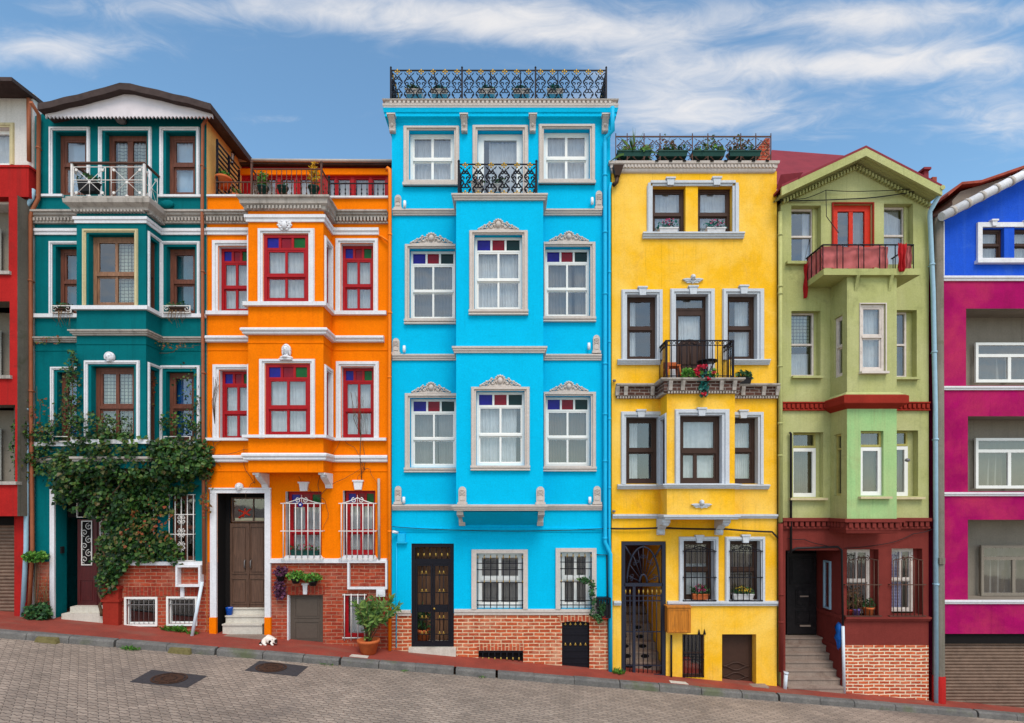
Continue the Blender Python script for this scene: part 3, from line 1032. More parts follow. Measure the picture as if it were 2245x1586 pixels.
def console(H, F, x0, y0, x1, y1, mat, name='corbel_bracket', out=.2):
    """scrolled bracket under a cornice"""
    a, b, c, d = F.r(x0, y0, x1, y1)
    h = d - c
    mb = MB(F)
    prof = [(0, c), (out * .2, c), (out * .38, c + h * .1), (out * .40, c + h * .25), (out * .5, c + h * .5), (out * .8, c + h * .72), (out, c + h * .84), (out, d - .03), (0, d - .03)]
    vs = [(a + .01, n, z) for n, z in prof] + [(b - .01, n, z) for n, z in prof]
    k = len(prof)
    mb.add(vs, [tuple(range(k)), tuple(range(k, 2 * k))] + [(i, (i + 1) % k, k + (i + 1) % k, k + i) for i in range(k)])
    mb.box(a - .015, b + .015, 0, out + .02, d - .03, d)
    m = (a + b) / 2
    mb.ell((m, out * .46, c + h * .45), ((b - a) * .25, .03, h * .14), 8, 5)
    mb.ell((m, out * .3, c + h * .06), ((b - a) * .4, .05, h * .08), 8, 5)
    return mb.build(name, mat, H)

def panel_door(H, F, op, depth, mat, panels, leaf_gap=None, th=.05, name='door', proud=.012):
    a, b, c, d = op
    mb = MB(F)
    mb.box(a, b, -depth - th, -depth, c, d)
    for (p0, q0, p1, q1) in panels:
        x0, x1 = a + (b - a) * p0, a + (b - a) * p1
        z0, z1 = c + (d - c) * q0, c + (d - c) * q1
        frame_bars(mb, x0, x1, z0, z1, .022, -depth, -depth + proud)
        mb.box(x0 + .05, x1 - .05, -depth, -depth + proud * .8, z0 + .05, z1 - .05)
    for q in (leaf_gap or ()):
        x = a + (b - a) * q
        mb.box(x - .018, x + .018, -depth, -depth + proud * 1.4, c, d)
    return mb.build(name, mat, H)

def shutter_slats(H, F, op, depth, mat, pitch=.075, name='roller_shutter'):
    a, b, c, d = op
    mb = MB(F)
    k = int((d - c) / pitch)
    vs = []
    prof = []
    for i in range(k):
        z = c + (d - c) * i / k; p = (d - c) / k
        prof += [(-depth, z), (-depth + .014, z + p * .25), (-depth + .018, z + p * .5), (-depth + .012, z + p * .8), (-depth - .006, z + p * .9)]
    prof.append((-depth, d))
    for u in (a, b):
        vs += [(u, n, z) for n, z in prof]
    m = len(prof)
    mb.add(vs, [(i, i + 1, m + i + 1, m + i) for i in range(m - 1)])
    return mb.build(name, mat, H)

def box_planter(label, F, x0, y0, x1, y1, n, depth, mat, leafm, flow=None, group=None, count=150, size=.06, height=.16, name='planter_box', spread=.05):
    """trough with soil, foliage and flowers; (x0..y1) is the trough's own outline"""
    a, b, c, d = F.r(x0, y0, x1, y1)
    c0 = F.w((a + b) / 2, n + depth / 2, c)
    T = thing(name, c0, label, 'planter', group)
    mb = MB(F)
    ti = .02
    vs = [(a + ti, n + ti, c), (b - ti, n + ti, c), (b - ti, n + depth - ti, c), (a + ti, n + depth - ti, c), (a, n, d), (b, n, d), (b, n + depth, d), (a, n + depth, d)]
    mb.add(vs, [(0, 1, 2, 3), (0, 1, 5, 4), (1, 2, 6, 5), (2, 3, 7, 6), (3, 0, 4, 7)])
    frame = .018
    mb.box(a - .008, b + .008, n + depth - frame, n + depth + .008, d - .02, d + .006)
    mb.box(a - .008, b + .008, n - .008, n + frame, d - .02, d + .006)
    mb.build('trough', mat, T)
    q = MB(F); q.box(a + .02, b - .02, n + .02, n + depth - .02, c + .01, d - .015); q.build('soil', 'soil', T)
    r = random.Random(int(x0 * 7 + y0))
    ce = F.w((a + b) / 2, n + depth * .55, d + height * .42)
    L = MB(); leaves(L, blob(ce, ((b - a) * .5 + spread, depth * .6, height * .62), rr=r), count, size, Vector((0, -.8, .6)), r=r)
    L.build('foliage', leafm, T)
    if flow:
        fl = MB(); ce2 = ce + Vector((0, -.04, height * .3))
        leaves(fl, blob(ce2, ((b - a) * .4, depth * .6, height * .45), rr=r), int(count * .5), size * .62, Vector((0, -1, .4)), r=r)
        fl.build('blossom', flow, T)
    return T

def flower_pot(label, pos, r, h, leafm='leaf', flow=None, count=120, fr=None, group=None, mat='terracotta', size=.07, name='flower_pot', narrow=1., stems=5):
    T = thing(name, pos, label, 'plant pot', group)
    F = Frame(pos[0], pos[1])
    mb = MB(F)
    mb.lathe((0, 0, pos[2]), [(.001, 0), (r * .66, 0), (r * .9, h * .78), (r, h * .8), (r * 1.02, h), (r * .88, h), (r * .84, h * .86), (.001, h * .86)], 20)
    mb.build('pot', mat, T)
    fr = fr or (r * 1.1, r * 1.1, r * 1.2)
    rr = random.Random(int(pos[0] * 100))
    ce = (pos[0], pos[1], pos[2] + h + fr[2] * .75)
    st = MB()
    for _ in range(stems):
        t = blob(ce, (fr[0] * .7, fr[1] * .7, fr[2] * .7), rr=rr)()
        st.tube([(pos[0] + rr.uniform(-.3, .3) * r, pos[1] + rr.uniform(-.3, .3) * r, pos[2] + h * .85), ((pos[0] + t.x) / 2, (pos[1] + t.y) / 2, (pos[2] + h + t.z) / 2), tuple(t)], .009, 5, .004, world=True)
    st.build('stem', 'stem_green', T)
    L = MB(); leaves(L, blob(ce, fr, rr=rr), count, size, Vector((0, -.6, .7)), narrow=narrow, r=rr); L.build('foliage', leafm, T)
    if flow:
        fl = MB(); leaves(fl, blob((ce[0], ce[1] - .03, ce[2] + fr[2] * .3), (fr[0], fr[1], fr[2] * .8), rr=rr), count // 3, size * .7, Vector((0, -1, .5)), r=rr); fl.build('blossom', flow, T)
    return T

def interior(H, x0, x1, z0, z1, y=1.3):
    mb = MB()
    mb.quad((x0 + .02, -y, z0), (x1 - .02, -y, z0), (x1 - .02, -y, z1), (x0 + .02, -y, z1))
    return mb.build('room_dark_backing', 'dark', H)  # dark sheet stands in for the unlit depth behind the windows

# ================================================================ ground
def ribbon(name, f_in, f_out, zf, mat, x0=-40, x1=40, k=80):
    mb = MB()
    vs = []
    for i in range(k + 1):
        x = x0 + (x1 - x0) * i / k
        vs += [(x, f_in(x), zf(x)), (x, f_out(x), zf(x))]
    mb.raw(vs, [(2 * i, 2 * i + 1, 2 * i + 3, 2 * i + 2) for i in range(k)])
    return struct(mb.build(name, mat))
mb = MB()
mb.raw([(-160, 260, gz(-160) - .4), (160, 260, gz(160) - .4), (160, -60, gz(160) - .4), (-160, -60, gz(-160) - .4)], [(0, 1, 2, 3)])
struct(mb.build('ground', 'road'))
ribbon('road', lambda x: -pw(x) - .1, lambda x: -34, lambda x: gz(x) - .125, 'road')
ribbon('pavement', lambda x: 1.2, lambda x: -pw(x) - .002, lambda x: gz(x), 'pavement')
mb = MB()
x = -20.
r = random.Random(3)
while x < 20:
    L = r.uniform(.72, .98)
    g = r.uniform(.006, .02) if r.random() < .75 else .05
    x1 = x + L - g
    j = r.uniform(-.008, .008)
    y0, y1 = -pw(x), -pw(x1)
    za, zb = gz(x) + .012 + j, gz(x1) + .012 + j * .5
    t_ = .15
    mb.raw([(x, y0, za), (x1, y1, zb), (x1, y1 - t_ + .03, zb - .004), (x, y0 - t_ + .03, za - .004), (x1, y1 - t_, zb - .04), (x, y0 - t_, za - .04),
            (x1, y1 - t_ - .012, zb - .3), (x, y0 - t_ - .012, za - .3), (x, y0, za - .3), (x1, y1, zb - .3)],
           [(0, 1, 2, 3), (3, 2, 4, 5), (5, 4, 6, 7), (0, 3, 5, 7, 8), (1, 9, 6, 4, 2)])
    x += L
struct(mb.build('kerb', 'kerb'))

HG = 'row houses along the sloping street'
def house(x, label):
    return thing('row_house', (x, 0, gz(x)), label, 'house', HG)
XL = FW.X

# ================================================================ red house, far left
H = house(XL(-60), 'red and white house at the left end of the row with a brown shutter')
x0, x1 = XL(-330), XL(73)
P4 = Plane(.38)
ops = [P4.r(-320, 427, 19, 596), P4.r(-320, 661, 21, 824), P4.r(-320, 888, 33, 1056)]
mb = MB()
wall_grid(mb, FW, x0, x1, gz(x1) - 1, FW.Z(205), [FW.r(-300, 280, 22, 362), FW.r(-320, 1130, 42, 1350) + (.25,)] + [o + (.34,) for o in ops], .2)
shell(mb, x0, x1, gz(x1) - 1, FW.Z(205))
mb.build('wall', 'white_wall', H)
# projecting storeys
mb = MB(P4)
xb = P4.X(38)
zt, zb_ = P4.Z(428), P4.Z(1132)
mb.m = 0
wall_grid(mb, P4, x0, xb, zb_, zt, [o + (.75,) for o in ops], .75, 1)
mb.m = 1
mb.raw([(xb, 0, zb_), (xb, -.38, zb_), (xb, -.38, zt), (xb, 0, zt)], [(0, 1, 2, 3)])
mb.raw([(x0, 0, zb_), (xb, 0, zb_), (xb, -.38, zb_), (x0, -.38, zb_)], [(0, 1, 2, 3)])
mb.build('projecting_storeys', ['red', 'concrete'], H)
mb = MB(); P2 = Plane(.2); mb.box(x0, -10.42, .003, .2, P2.Z(432), P2.Z(368)); mb.box(x0, -10.39, .003, .22, P2.Z(368), P2.Z(363))
mb.build('parapet', 'red', H)
mb = MB(); mb.box(XL(42), XL(66), .003, .12, gz(XL(60)) - .4, FW.Z(1132)); mb.build('pier', 'red', H)
mb = MB(); mb.box(XL(40), XL(72), .003, .10, FW.Z(1132) + .004, FW.Z(432)); mb.build('party_wall', 'concrete', H)
FB = Plane(-.34)
for o, y0 in zip(ops, (427, 661, 888)):
    mb = MB(FB); mb.quad((x0, 0, o[2]), (o[1], 0, o[2]), (o[1], 0, o[3]), (x0, 0, o[3])); mb.build('recess_wall', 'greige', H)
    wz = (o[2] + .05, o[3] - .42)
    window(H, FB, (XL(-160), XL(-20), wz[0], wz[1]), depth=-.14, frame='pvc', fw=.07, mull=.5, rail=None, cur='tan_curtain', folds=14)
    mb = MB(P4); mb.box(x0, o[1] + .06, -.1, .05, o[2] - .07, o[2]); mb.build('window_sill', 'old_white', H)
window(H, FW, FW.r(-120, 280, 22, 362), frame='pvc', fw=.08, mull=.5, rail=None, depth=.1)
surround(H, FW, FW.r(-130, 270, 32, 362), FW.r(-120, 280, 22, 362), 'cream', .03)
shutter_slats(H, FW, FW.r(-320, 1150, 42, 1352), .16, 'shutter')
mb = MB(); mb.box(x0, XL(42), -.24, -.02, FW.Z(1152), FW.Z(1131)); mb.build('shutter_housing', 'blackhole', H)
mb = MB()
mb.raw([(x0, -.55, FW.Z(206)), (XL(76), -.55, FW.Z(212)), (XL(76), 8, FW.Z(160)), (x0, 8, FW.Z(155)), (x0, -.55, FW.Z(216)), (XL(76), -.55, FW.Z(220)), (XL(76), 8, FW.Z(170)), (x0, 8, FW.Z(165))],
       [(0, 1, 2, 3), (4, 5, 6, 7), (0, 1, 5, 4), (1, 2, 6, 5)])
mb.build('roof', 'roof_dark', H)
drainpipe(H, [(XL(69), -.07, FW.Z(222)), (XL(70), -.07, FW.Z(358))], .04, 'copper')
drainpipe(H, [(XL(80), -.08, FW.Z(420)), (XL(78), -.08, FW.Z(440)), (XL(66), -.12, FW.Z(462)), (XL(65), -.12, FW.Z(700)), (XL(69), -.12, FW.Z(1000)), (XL(68), -.12, FW.Z(1200)), (XL(60), -.12, FW.Z(1352))], .045, 'pipe_pale',
          collars=[(XL(65), -.12, FW.Z(600)), (XL(68), -.12, FW.Z(900))])

# ================================================================ teal house
H = house(XL(265), 'teal house with white window borders, gabled roof and ivy over its lower floors')
x0, x1 = XL(77), XL(453)
d = .5
PB = Plane(d)
xa, xb = PB.X(168), PB.X(320)
zt, zb_ = FW.Z(468), FW.Z(1030)
G0 = gz(x1) - .6
win3 = [FW.r(122, 290, 189, 428), FW.r(230, 290, 322, 462), FW.r(364, 290, 428, 428)]
win2 = [FW.r(122, 541, 189, 690), FW.r(365, 541, 428, 690)]
win1 = [FW.r(125, 816, 192, 970), FW.r(364, 815, 425, 968)]
door = FW.r(122, 1082, 233, 1352)
gw = [FW.r(283, 1090, 345, 1232), FW.r(371, 1086, 428, 1230)]
base = [FW.r(278, 1313, 342, 1369), FW.r(370, 1312, 429, 1368)]
mb = MB(); mb.m = 0
zB = FW.Z(1236)
wall_grid(mb, FW, x0, x1, zB, FW.Z(262), win3 + win2 + win1 + [(door[0], door[1], zB - .001, door[3], .30)] + gw, .17)
for i in range(1):
    mb.m = 1
    wall_grid(mb, FW, x0, x1, G0, zB, [(door[0], door[1], G0, zB, .30, 0)] + base, .15, 2)
mb.m = 0
mb.add([(x0, 0, FW.Z(262)), (x1, 0, FW.Z(262)), (x1, 0, FW.Z(255)), (XL(275), 0, FW.Z(195)), (x0, 0, FW.Z(255))], [(0, 1, 2, 3, 4)])
shell(mb, x0, x1, G0, FW.Z(262), right_mat=3)
# orange painted upper side wall under the receding eave
mb.build('wall', ['teal', 'brickB', 'maroon', 'pale_orange'], H)
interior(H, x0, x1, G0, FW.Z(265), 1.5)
mb = MB()
side = [(.15, 672, 992)]
zs0, zs1 = PB.Z(672), PB.Z(508)
FL, FR = bay_walls(mb, xa, xb, d, zb_, zt, [PB.r(194, 514, 296, 671), PB.r(200, 803, 294, 966)], .14,
                   right_ops=[(.16, .40, PB.Z(671), PB.Z(516)), (.16, .40, PB.Z(966), PB.Z(805))])
bay = mb.build('bay', 'teal', H)
mb = MB(); mb.quad((xa + .01, .02, zb_), (xb - .01, .02, zb_), (xb - .01, .02, zt), (xa + .01, .02, zt)); mb.build('bay_dark_backing', 'dark', H)  # dark sheet over the wall imitates an unlit bay interior
# top floor
for o, ou in zip((win3[0], win3[2]), (FW.r(109, 280, 198, 431), FW.r(351, 280, 438, 430))):
    mid = (o[0] - .05, o[1] + .02, o[2], o[3] + .04)
    w = window(H, FW, o, frame='wood_brown', mull=None, rail=.52, cur='frosted', folds=2, fw=.085, glass='glass_bright')
    surround(H, FW, ou, (ou[0] + .07, ou[1] - .07, ou[2], ou[3] - .07), 'white', .04, parent=w)
o = win3[1]
w = window(H, FW, (o[0], o[1], o[2], o[3]), frame='wood_brown', mull=.5, rail=None, cur='net', folds=6, fw=.11, bar=.12, name='balcony_door')
ou = FW.r(217, 280, 333, 455)
surround(H, FW, ou, (ou[0] + .07, ou[1] - .07, ou[2], ou[3] - .07), 'white', .04, parent=w)
# second floor / first floor side windows
for o, ou, cu in ((win2[0], (109, 530, 199, 692), 'blind_teal'), (win2[1], (352, 530, 439, 692), 'blind_teal'), (win1[0], (112, 805, 202, 972), 'blind_blue'), (win1[1], (350, 802, 439, 970), 'blind_blue')):
    q = FW.r(*ou)
    w = window(H, FW, o, frame='wood_brown', mull=None, rail=.5, cur=cu, folds=3, fw=.08)
    surround(H, FW, q, (q[0] + .065, q[1] - .065, q[2], q[3] - .065), 'white', .04, parent=w)
# bay windows
for o, ou, mt in ((PB.r(194, 514, 296, 671), PB.r(182, 503, 303, 672), 'cream'), (PB.r(200, 803, 294, 966), PB.r(186, 791, 307, 967), 'white')):
    if mt == 'cream':
        w = window(H, PB, o, frame='wood_light', mull=.5, rail=.46, cur='net', folds=9, fw=.075, spans=((.36, 1),))
    else:
        w = window(H, PB, o, frame='wood_brown', mull=.5, rail=.45, cur='net', folds=10, fw=.085, spans=((.0, .42), (.5, .95)))
    surround(H, PB, ou, (ou[0] + .07, ou[1] - .07, ou[2], ou[3] - .075), mt, .04, parent=w)
for y0, y1 in ((516, 671), (805, 966)):
    o = (.16, .40, PB.Z(y1), PB.Z(y0))
    w = window(H, FR, o, frame='wood_brown', mull=None, rail=.5, cur=None, fw=.05, depth=.08)
    surround(H, FR, (.05, .49, o[2], o[3] + .12), (.11, .44, o[2], o[3] + .06), 'white', .035, parent=w)
# mouldings wrap the bay
full = [(x0, 0), (xa, 0), (xa, -d), (xb, -d), (xb, 0), (x1, 0)]
for pth in ([(x0, 0), (xa - .02, 0)], [(xb + .02, 0), (x1, 0)]):
    bar_band(H, pth, FW.Z(481), FW.Z(466), .14, 'old_white', 'cornice', 3)
    bar_band(H, pth, FW.Z(492), FW.Z(488), .06, 'old_white', 'cornice', 1)
    dentils(H, pth, FW.Z(488), FW.Z(481), 0, .09, .075, .04, 'old_white')
zt = FW.Z(491)
bar_band(H, full, FW.Z(516), FW.Z(503), .05, 'white', steps=2)
bar_band(H, full, FW.Z(698), FW.Z(690), .07, 'white', 'sill_band', 1)
bar_band(H, full, FW.Z(752), FW.Z(741), .11, 'old_white', steps=3)
bar_band(H, full, FW.Z(770), FW.Z(768), .012, 'teal', 'groove_band', 1)
bar_band(H, full, FW.Z(979), FW.Z(970), .07, 'white', 'sill_band', 1)
bar_band(H, full, FW.Z(1016), FW.Z(1006), .09, 'old_white', steps=2)
bar_band(H, [(XL(83), 0), (XL(140), 0)], FW.Z(433), FW.Z(428), .05, 'white', 'sill_band', 1)
bar_band(H, [(XL(348), 0), (XL(446), 0)], FW.Z(434), FW.Z(429), .05, 'white', 'sill_band', 1)
# balcony slab over the bay and its railing
mb = MB()
PBs = Plane(d + .12)
top = PBs.Z(437)
mb.sweep([(xa - .02, 0), (xa - .02, -d), (xb + .02, -d), (xb + .02, 0)],
         [(0, zt - .005), (.06, zt), (.07, zt + .05), (.15, zt + .12), (.16, zt + .20), (.12, zt + .21), (.12, zt + .26), (0, zt + .26)])
mb.raw([(xa, 0, zt + .25), (xb, 0, zt + .25), (xb, -d, zt + .25), (xa, -d, zt + .25)], [(0, 1, 2, 3)])
balc = mb.build('balcony', 'old_white', H)
dentils(H, [(xa, -d), (xb, -d), (xb, 0)], zt - .045, zt, .0, .10, .07, .038, 'old_white', parent=balc)
# railing: two panels of star bars with discs
rz0, rz1 = PB.Z(436), PB.Z(358)
def star_panel(mb, F, u0, u1, n, z0, z1):
    m, zm = (u0 + u1) / 2, (z0 + z1) / 2
    z0 += .04
    for a_, b_ in (((u0, z0), (u1, z1)), ((u0, z1), (u1, z0))):
        mb.tube([(a_[0], n, a_[1]), (b_[0], n, b_[1])], .0065, 5)
    mb.tube([(u0, n, zm), (u1, n, zm)], .005, 5); mb.tube([(m, n, z0), (m, n, zm)], .005, 5)
    for u in (u0, u1):
        mb.tube([(u, n, z0), (u, n, z1)], .008, 5)
    for q in ((m, zm), (u0 + .06, z0 + .07), (u1 - .06, z0 + .07), (u0 + .06, z1 - .07), (u1 - .06, z1 - .07), (m, z0)):
        mb.prism([(q[0] + .03 * math.cos(a_), q[1] + .03 * math.sin(a_)) for a_ in [i * .785 for i in range(8)]], n - .008, n + .014)
mb = MB(PB)
ua, ub = PB.X(160), PB.X(318)
nn = .02
um = (ua + ub) / 2
star_panel(mb, PB, ua + .03, um - .06, nn, rz0, rz1 - .09); star_panel(mb, PB, um + .06, ub - .03, nn, rz0, rz1 - .09)
mb.box(ua, ub, nn - .006, nn + .006, rz1 - .10, rz1 - .088)
for z in (rz0 + .03, (rz0 + rz1) / 2):
    mb.box(ua, ub, nn - .007, nn + .007, z, z + .012)
mb.F = Frame(ub, -d - nn, 0, 1)
star_panel(mb, mb.F, .03, d - .08, 0, rz0, rz1 - .09)
mb.F = Frame(ua, -d - nn, 0, 1)
star_panel(mb, mb.F, .03, d - .08, 0, rz0, rz1 - .09)
rail = mb.build('railing', 'iron_white', H)
mb = MB(PB); mb.box(ua - .02, ub + .02, nn - .03, nn + .03, rz1 - .03, rz1)
mb.box(ua - .02, ua + .03, -d, nn - .03, rz1 - .03, rz1); mb.box(ub - .03, ub + .02, -d, nn - .03, rz1 - .03, rz1)
mb.build('handrail', 'iron_rust', rail)
for u in (ua, ub):
    mb = MB(PB); mb.box(u - .02, u + .02, nn - .02, nn + .02, zt + .2, rz1 - .03); mb.build('post', 'iron_white', rail)
# gable board with scalloped edge, roof
PG = Plane(.28)
pts = [PG.w(0, 0, 0)]
mb = MB(PG)
sc_n = 44
gx0, gx1 = PG.X(100), PG.X(466)
bot = []
for i in range(sc_n * 4 + 1):
    q = i / (sc_n * 4)
    bot.append((gx0 + (gx1 - gx0) * q, PG.Z(260) + .05 * abs(math.sin(math.pi * sc_n * q))))
mb.prism(bot + [(PG.X(466), PG.Z(248)), (PG.X(279), PG.Z(198)), (PG.X(98), PG.Z(244))], -.03, 0)
mb.build('gable_board', plain('white_timber_board', srgb((214, 204, 208), K), .6, var=.08, scale=4, wear=srgb((170, 160, 160)), wear_amt=.3), H)
mb = MB()
PR = Plane(.42)
def roof_slab(mb, F, pts_px, th, back, n0=0.):
    """pitched roof given by its front edge (pixels on frame F), running back"""
    P = [(F.X(a_), F.Z(b_)) for a_, b_ in pts_px]
    for (ua_, za), (ub_, zb2) in zip(P[:-1], P[1:]):
        mb.add([(ua_, n0, za), (ub_, n0, zb2), (ub_, n0, zb2 - th), (ua_, n0, za - th), (ua_, -back, za), (ub_, -back, zb2), (ub_, -back, zb2 - th), (ua_, -back, za - th)],
               [(0, 1, 2, 3), (4, 5, 6, 7), (0, 1, 5, 4), (3, 2, 6, 7), (0, 3, 7, 4), (1, 2, 6, 5)])
mb.F = PR
r = random.Random(5)
edge = [(82, 226), (110, 221), (140, 212), (170, 206), (200, 198), (230, 190), (262, 183), (285, 183), (310, 188), (345, 196), (380, 205), (410, 213), (440, 221), (462, 228)]
roof_slab(mb, PR, [(a_, b_ + r.uniform(-1.5, 1.5)) for a_, b_ in edge], .14, 8)
mb.build('roof', 'roof_dark', H)
# receding eave of the right flank
mb = MB()
mb.raw([(XL(466), .1, FW.Z(240)), (XL(466), 8, FW.Z(240)), (XL(476), 8, FW.Z(249)), (XL(476), .1, FW.Z(249)), (XL(455), .1, FW.Z(252)), (XL(455), 8, FW.Z(252))], [(0, 1, 2, 3), (3, 2, 5, 4), (0, 3, 4)])
mb.build('eave_board', 'roof_red', H)
mb = MB(PG); mb.ell((FW.X(271), -.2, FW.Z(271)), (.11, .10, .06), 14, 8); mb.box(FW.X(271) - .03, FW.X(271) + .03, -.28, -.18, FW.Z(271) - .02, FW.Z(271) + .02)
mb.build('wall_lamp', 'lampmetal', H)
mb = MB(); mb.ell((FW.X(369), .04, FW.Z(450)), (.15, .05, .09), 12, 6); mb.build('vent_cover', 'teal', H)
face_relief(H, PB, 244, 786, 11, 'white')
# entrance
c0 = FW.Z(1333)
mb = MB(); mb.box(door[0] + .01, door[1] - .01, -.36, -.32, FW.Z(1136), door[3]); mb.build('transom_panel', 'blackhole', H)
dz = (door[0] + .24, door[1] - .01, c0, FW.Z(1140))
dr = panel_door(H, FW, dz, .30, 'door_maroon', [(.06, .03, .46, .30), (.54, .03, .94, .30)], (.5,))
for s_ in (0, 1):
    a_ = dz[0] + (dz[1] - dz[0]) * (.12 if s_ == 0 else .60); b_ = a_ + (dz[1] - dz[0]) * .28
    zl, zh = FW.Z(1243), FW.Z(1143)
    q = MB(); q.box(a_, b_, -.298, -.290, zl, zh); q.build('door_glass', 'blackhole', dr)
    q = MB(); frame_bars(q, a_, b_, zl, zh, .02, -.29, -.275)
    for k in range(3):
        zc = zl + (zh - zl) * (.2 + .3 * k)
        for sg in (-1, 1):
            q.tube([(u, -.28, z) for u, z in spiral((a_ + b_) / 2 + sg * .05, zc + sg * .07, .085, 1.4, R(90 * sg), sg, 14)], .009, 4)
    q.build('door_scrollwork', 'iron_white', dr)
mb = MB(); frame_bars(mb, door[0] + .24, door[1] - .02, FW.Z(1136), FW.Z(1086), .02, -.30, -.27); mb.box(door[0] + .55, door[0] + .57, -.30, -.28, FW.Z(1136), FW.Z(1086)); mb.build('transom_grille', 'iron_white', H)
for i, (ya, yb, dp) in enumerate(((1333, 1345, .30), (1345, 1358, .02))):
    mb = MB(); mb.box(door[0] + .22 - i * .06, door[1] - .01 + i * .01, -.36, -.28 + .16 * (i + 1), FW.Z(yb) - .12, FW.Z(ya)); mb.build('step', 'marble', H)
q = FW.r(112, 1072, 242, 1356)
mb = MB(); mb.box(q[0], q[0] + .1, 0, .04, G0, q[3]); mb.box(q[0] + .1, q[1], 0, .039, q[3] - .1, q[3]); mb.box(door[1], q[1], 0, .04, FW.Z(1240), q[3] - .1)
mb.build('door_surround', 'white', H)
mb = MB(); mb.box(XL(88), XL(111), .003, .05, G0, FW.Z(1232)); mb.build('base_panel', 'brickB', H)
mb = MB(); mb.F = Frame(door[0], 0, 0, 1); mb.box(.12, .2, -.0, .03, FW.Z(1215), FW.Z(1200)); mb.build('intercom', 'black_plastic', H)
# ground floor windows with white grilles
for o, sc_ in ((gw[0], True), (gw[1], True)):
    window(H, FW, o, frame='wood_brown', mull=.5, rail=.5, cur='tan_curtain', spans=((0, .2), (.8, 1)), folds=12, fw=.05)
grille(H, FW, 285, 1094, 340, 1229, 4, (0, .12, .55, .98), 'iron_white', .05, scrolls=True, ext=.02)
grille(H, FW, 374, 1085, 427, 1229, 5, (0, .4, .7, 1), 'iron_white', .05, scrolls=True, ext=.02)
bar_band(H, [(XL(272), 0), (XL(448), 0)], FW.Z(1239), FW.Z(1231), .08, 'white', 'sill_band', 1)
mb = MB(); mb.box(XL(277), XL(446), .002, .012, FW.Z(1307), FW.Z(1287)); mb.build('soldier_course', 'soldierB', H)
mb = MB(); mb.box(XL(234), XL(268), .003, .12, gz(XL(234)) - .3, FW.Z(1290)); mb.box(XL(231), XL(271), .003, .15, FW.Z(1290), FW.Z(1284)); mb.box(XL(231), XL(271), .003, .14, FW.Z(1318), FW.Z(1312)); mb.build('door_pier', 'rust_red', H)
for o in base:
    w = window(H, FW, o, frame='pvc', mull=None, rail=None, cur=None, fw=.03, depth=.03)
    w2 = MB(); frame_bars(w2, o[0] - .04, o[1] + .04, o[2] - .04, o[3] + .04, .04, .002, .03); w2.build('casing', 'pvc', w)
    g2 = MB()
    for k in range(6):
        u = o[0] + (o[1] - o[0]) * (k + .5) / 6; g2.tube([(u, .0, o[2]), (u, .0, o[3])], .005, 5)
    g2.box(o[0], o[1], -.01, .01, o[3] - .14, o[3] - .12)
    g2.build('window_grille', 'lampmetal', w)
q = FW.r(393, 1238, 447, 1285)
mb = MB(); frame_bars(mb, q[0], q[1], q[2], q[3], .045, .003, .14); mb.box(q[0] + .05, q[0] + .13, .003, .05, q[2] - .24, q[2]); mb.build('meter_niche_frame', 'white', H)
# pipes
drainpipe(H, [(XL(94), -.3, FW.Z(246)), (XL(92), -.08, FW.Z(258)), (XL(91), -.08, FW.Z(440)), (XL(80), -.1, FW.Z(466)), (XL(76), -.1, FW.Z(480)), (XL(77), -.1, FW.Z(900)), (XL(80), -.1, FW.Z(1200)), (XL(72), -.1, FW.Z(1352))], .038, 'copper',
          collars=[(XL(91), -.08, FW.Z(330)), (XL(76), -.1, FW.Z(620)), (XL(77), -.1, FW.Z(860))])
drainpipe(H, [(XL(466), -.12, FW.Z(242)), (XL(464), -.12, FW.Z(262)), (XL(450), -.1, FW.Z(282)), (XL(449), -.1, FW.Z(470)), (XL(451), -.1, FW.Z(900)), (XL(453), -.1, FW.Z(1258))], .034, 'copper',
          collars=[(XL(449), -.1, FW.Z(370)), (XL(450), -.1, FW.Z(600)), (XL(451), -.1, FW.Z(820)), (XL(452), -.1, FW.Z(1040))])
for (a_, b_) in ((122, 166), (364, 424)):
    for y in (690,):
        mb = MB(); u0, u1 = XL(a_), XL(b_); z = FW.Z(y)
        frame_bars(mb, u0, u1, z, z + .16, .018, .10, .12)
        for sg, u in ((1, u0), (-1, u1)):
            mb.tube([(p_[0], .11, p_[1]) for p_ in spiral(u + sg * .08, z + .09, .06, 1.2, 0, sg, 10)], .009, 4)
        mb.box(u0, u1, .0, .1, z + .002, z + .014)
        mb.build('sill_guard', 'iron_white', H)
    for y in (970,):
        mb = MB(); u0, u1 = XL(a_ + 2), XL(b_); z = FW.Z(y)
        frame_bars(mb, u0, u1, z, z + .12, .016, .10, .12); mb.box(u0, u1, .0, .1, z + .002, z + .014); mb.build('sill_guard', 'iron_white', H)

# ================================================================ orange house
H = house(XL(655), 'orange house with red window frames, coloured top panes and a roof terrace')
x0, x1 = XL(455), XL(857)
d = .55
PB = Plane(d)
xa, xb = PB.X(544), PB.X(709)
zt, zb_ = FW.Z(468), PB.Z(1036)
G0 = gz(x1) - .6
ST = ('st_blue', 'st_red', 'st_green')
win2 = [FW.r(480, 541, 548, 683), FW.r(748, 535, 818, 682)]
win1 = [FW.r(482, 812, 552, 965), FW.r(749, 805, 819, 961)]
door = FW.r(477, 1082, 582, 1392)
gw = [FW.r(626, 1078, 705, 1224), FW.r(752, 1076, 823, 1224)]
cel = FW.r(630, 1305, 708, 1416)
bw = FW.r(753, 1302, 806, 1404)
zB = FW.Z(1233)
mb = MB(); mb.m = 0
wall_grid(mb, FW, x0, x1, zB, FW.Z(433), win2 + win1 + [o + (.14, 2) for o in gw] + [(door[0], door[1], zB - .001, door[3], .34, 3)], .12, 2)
mb.m = 1
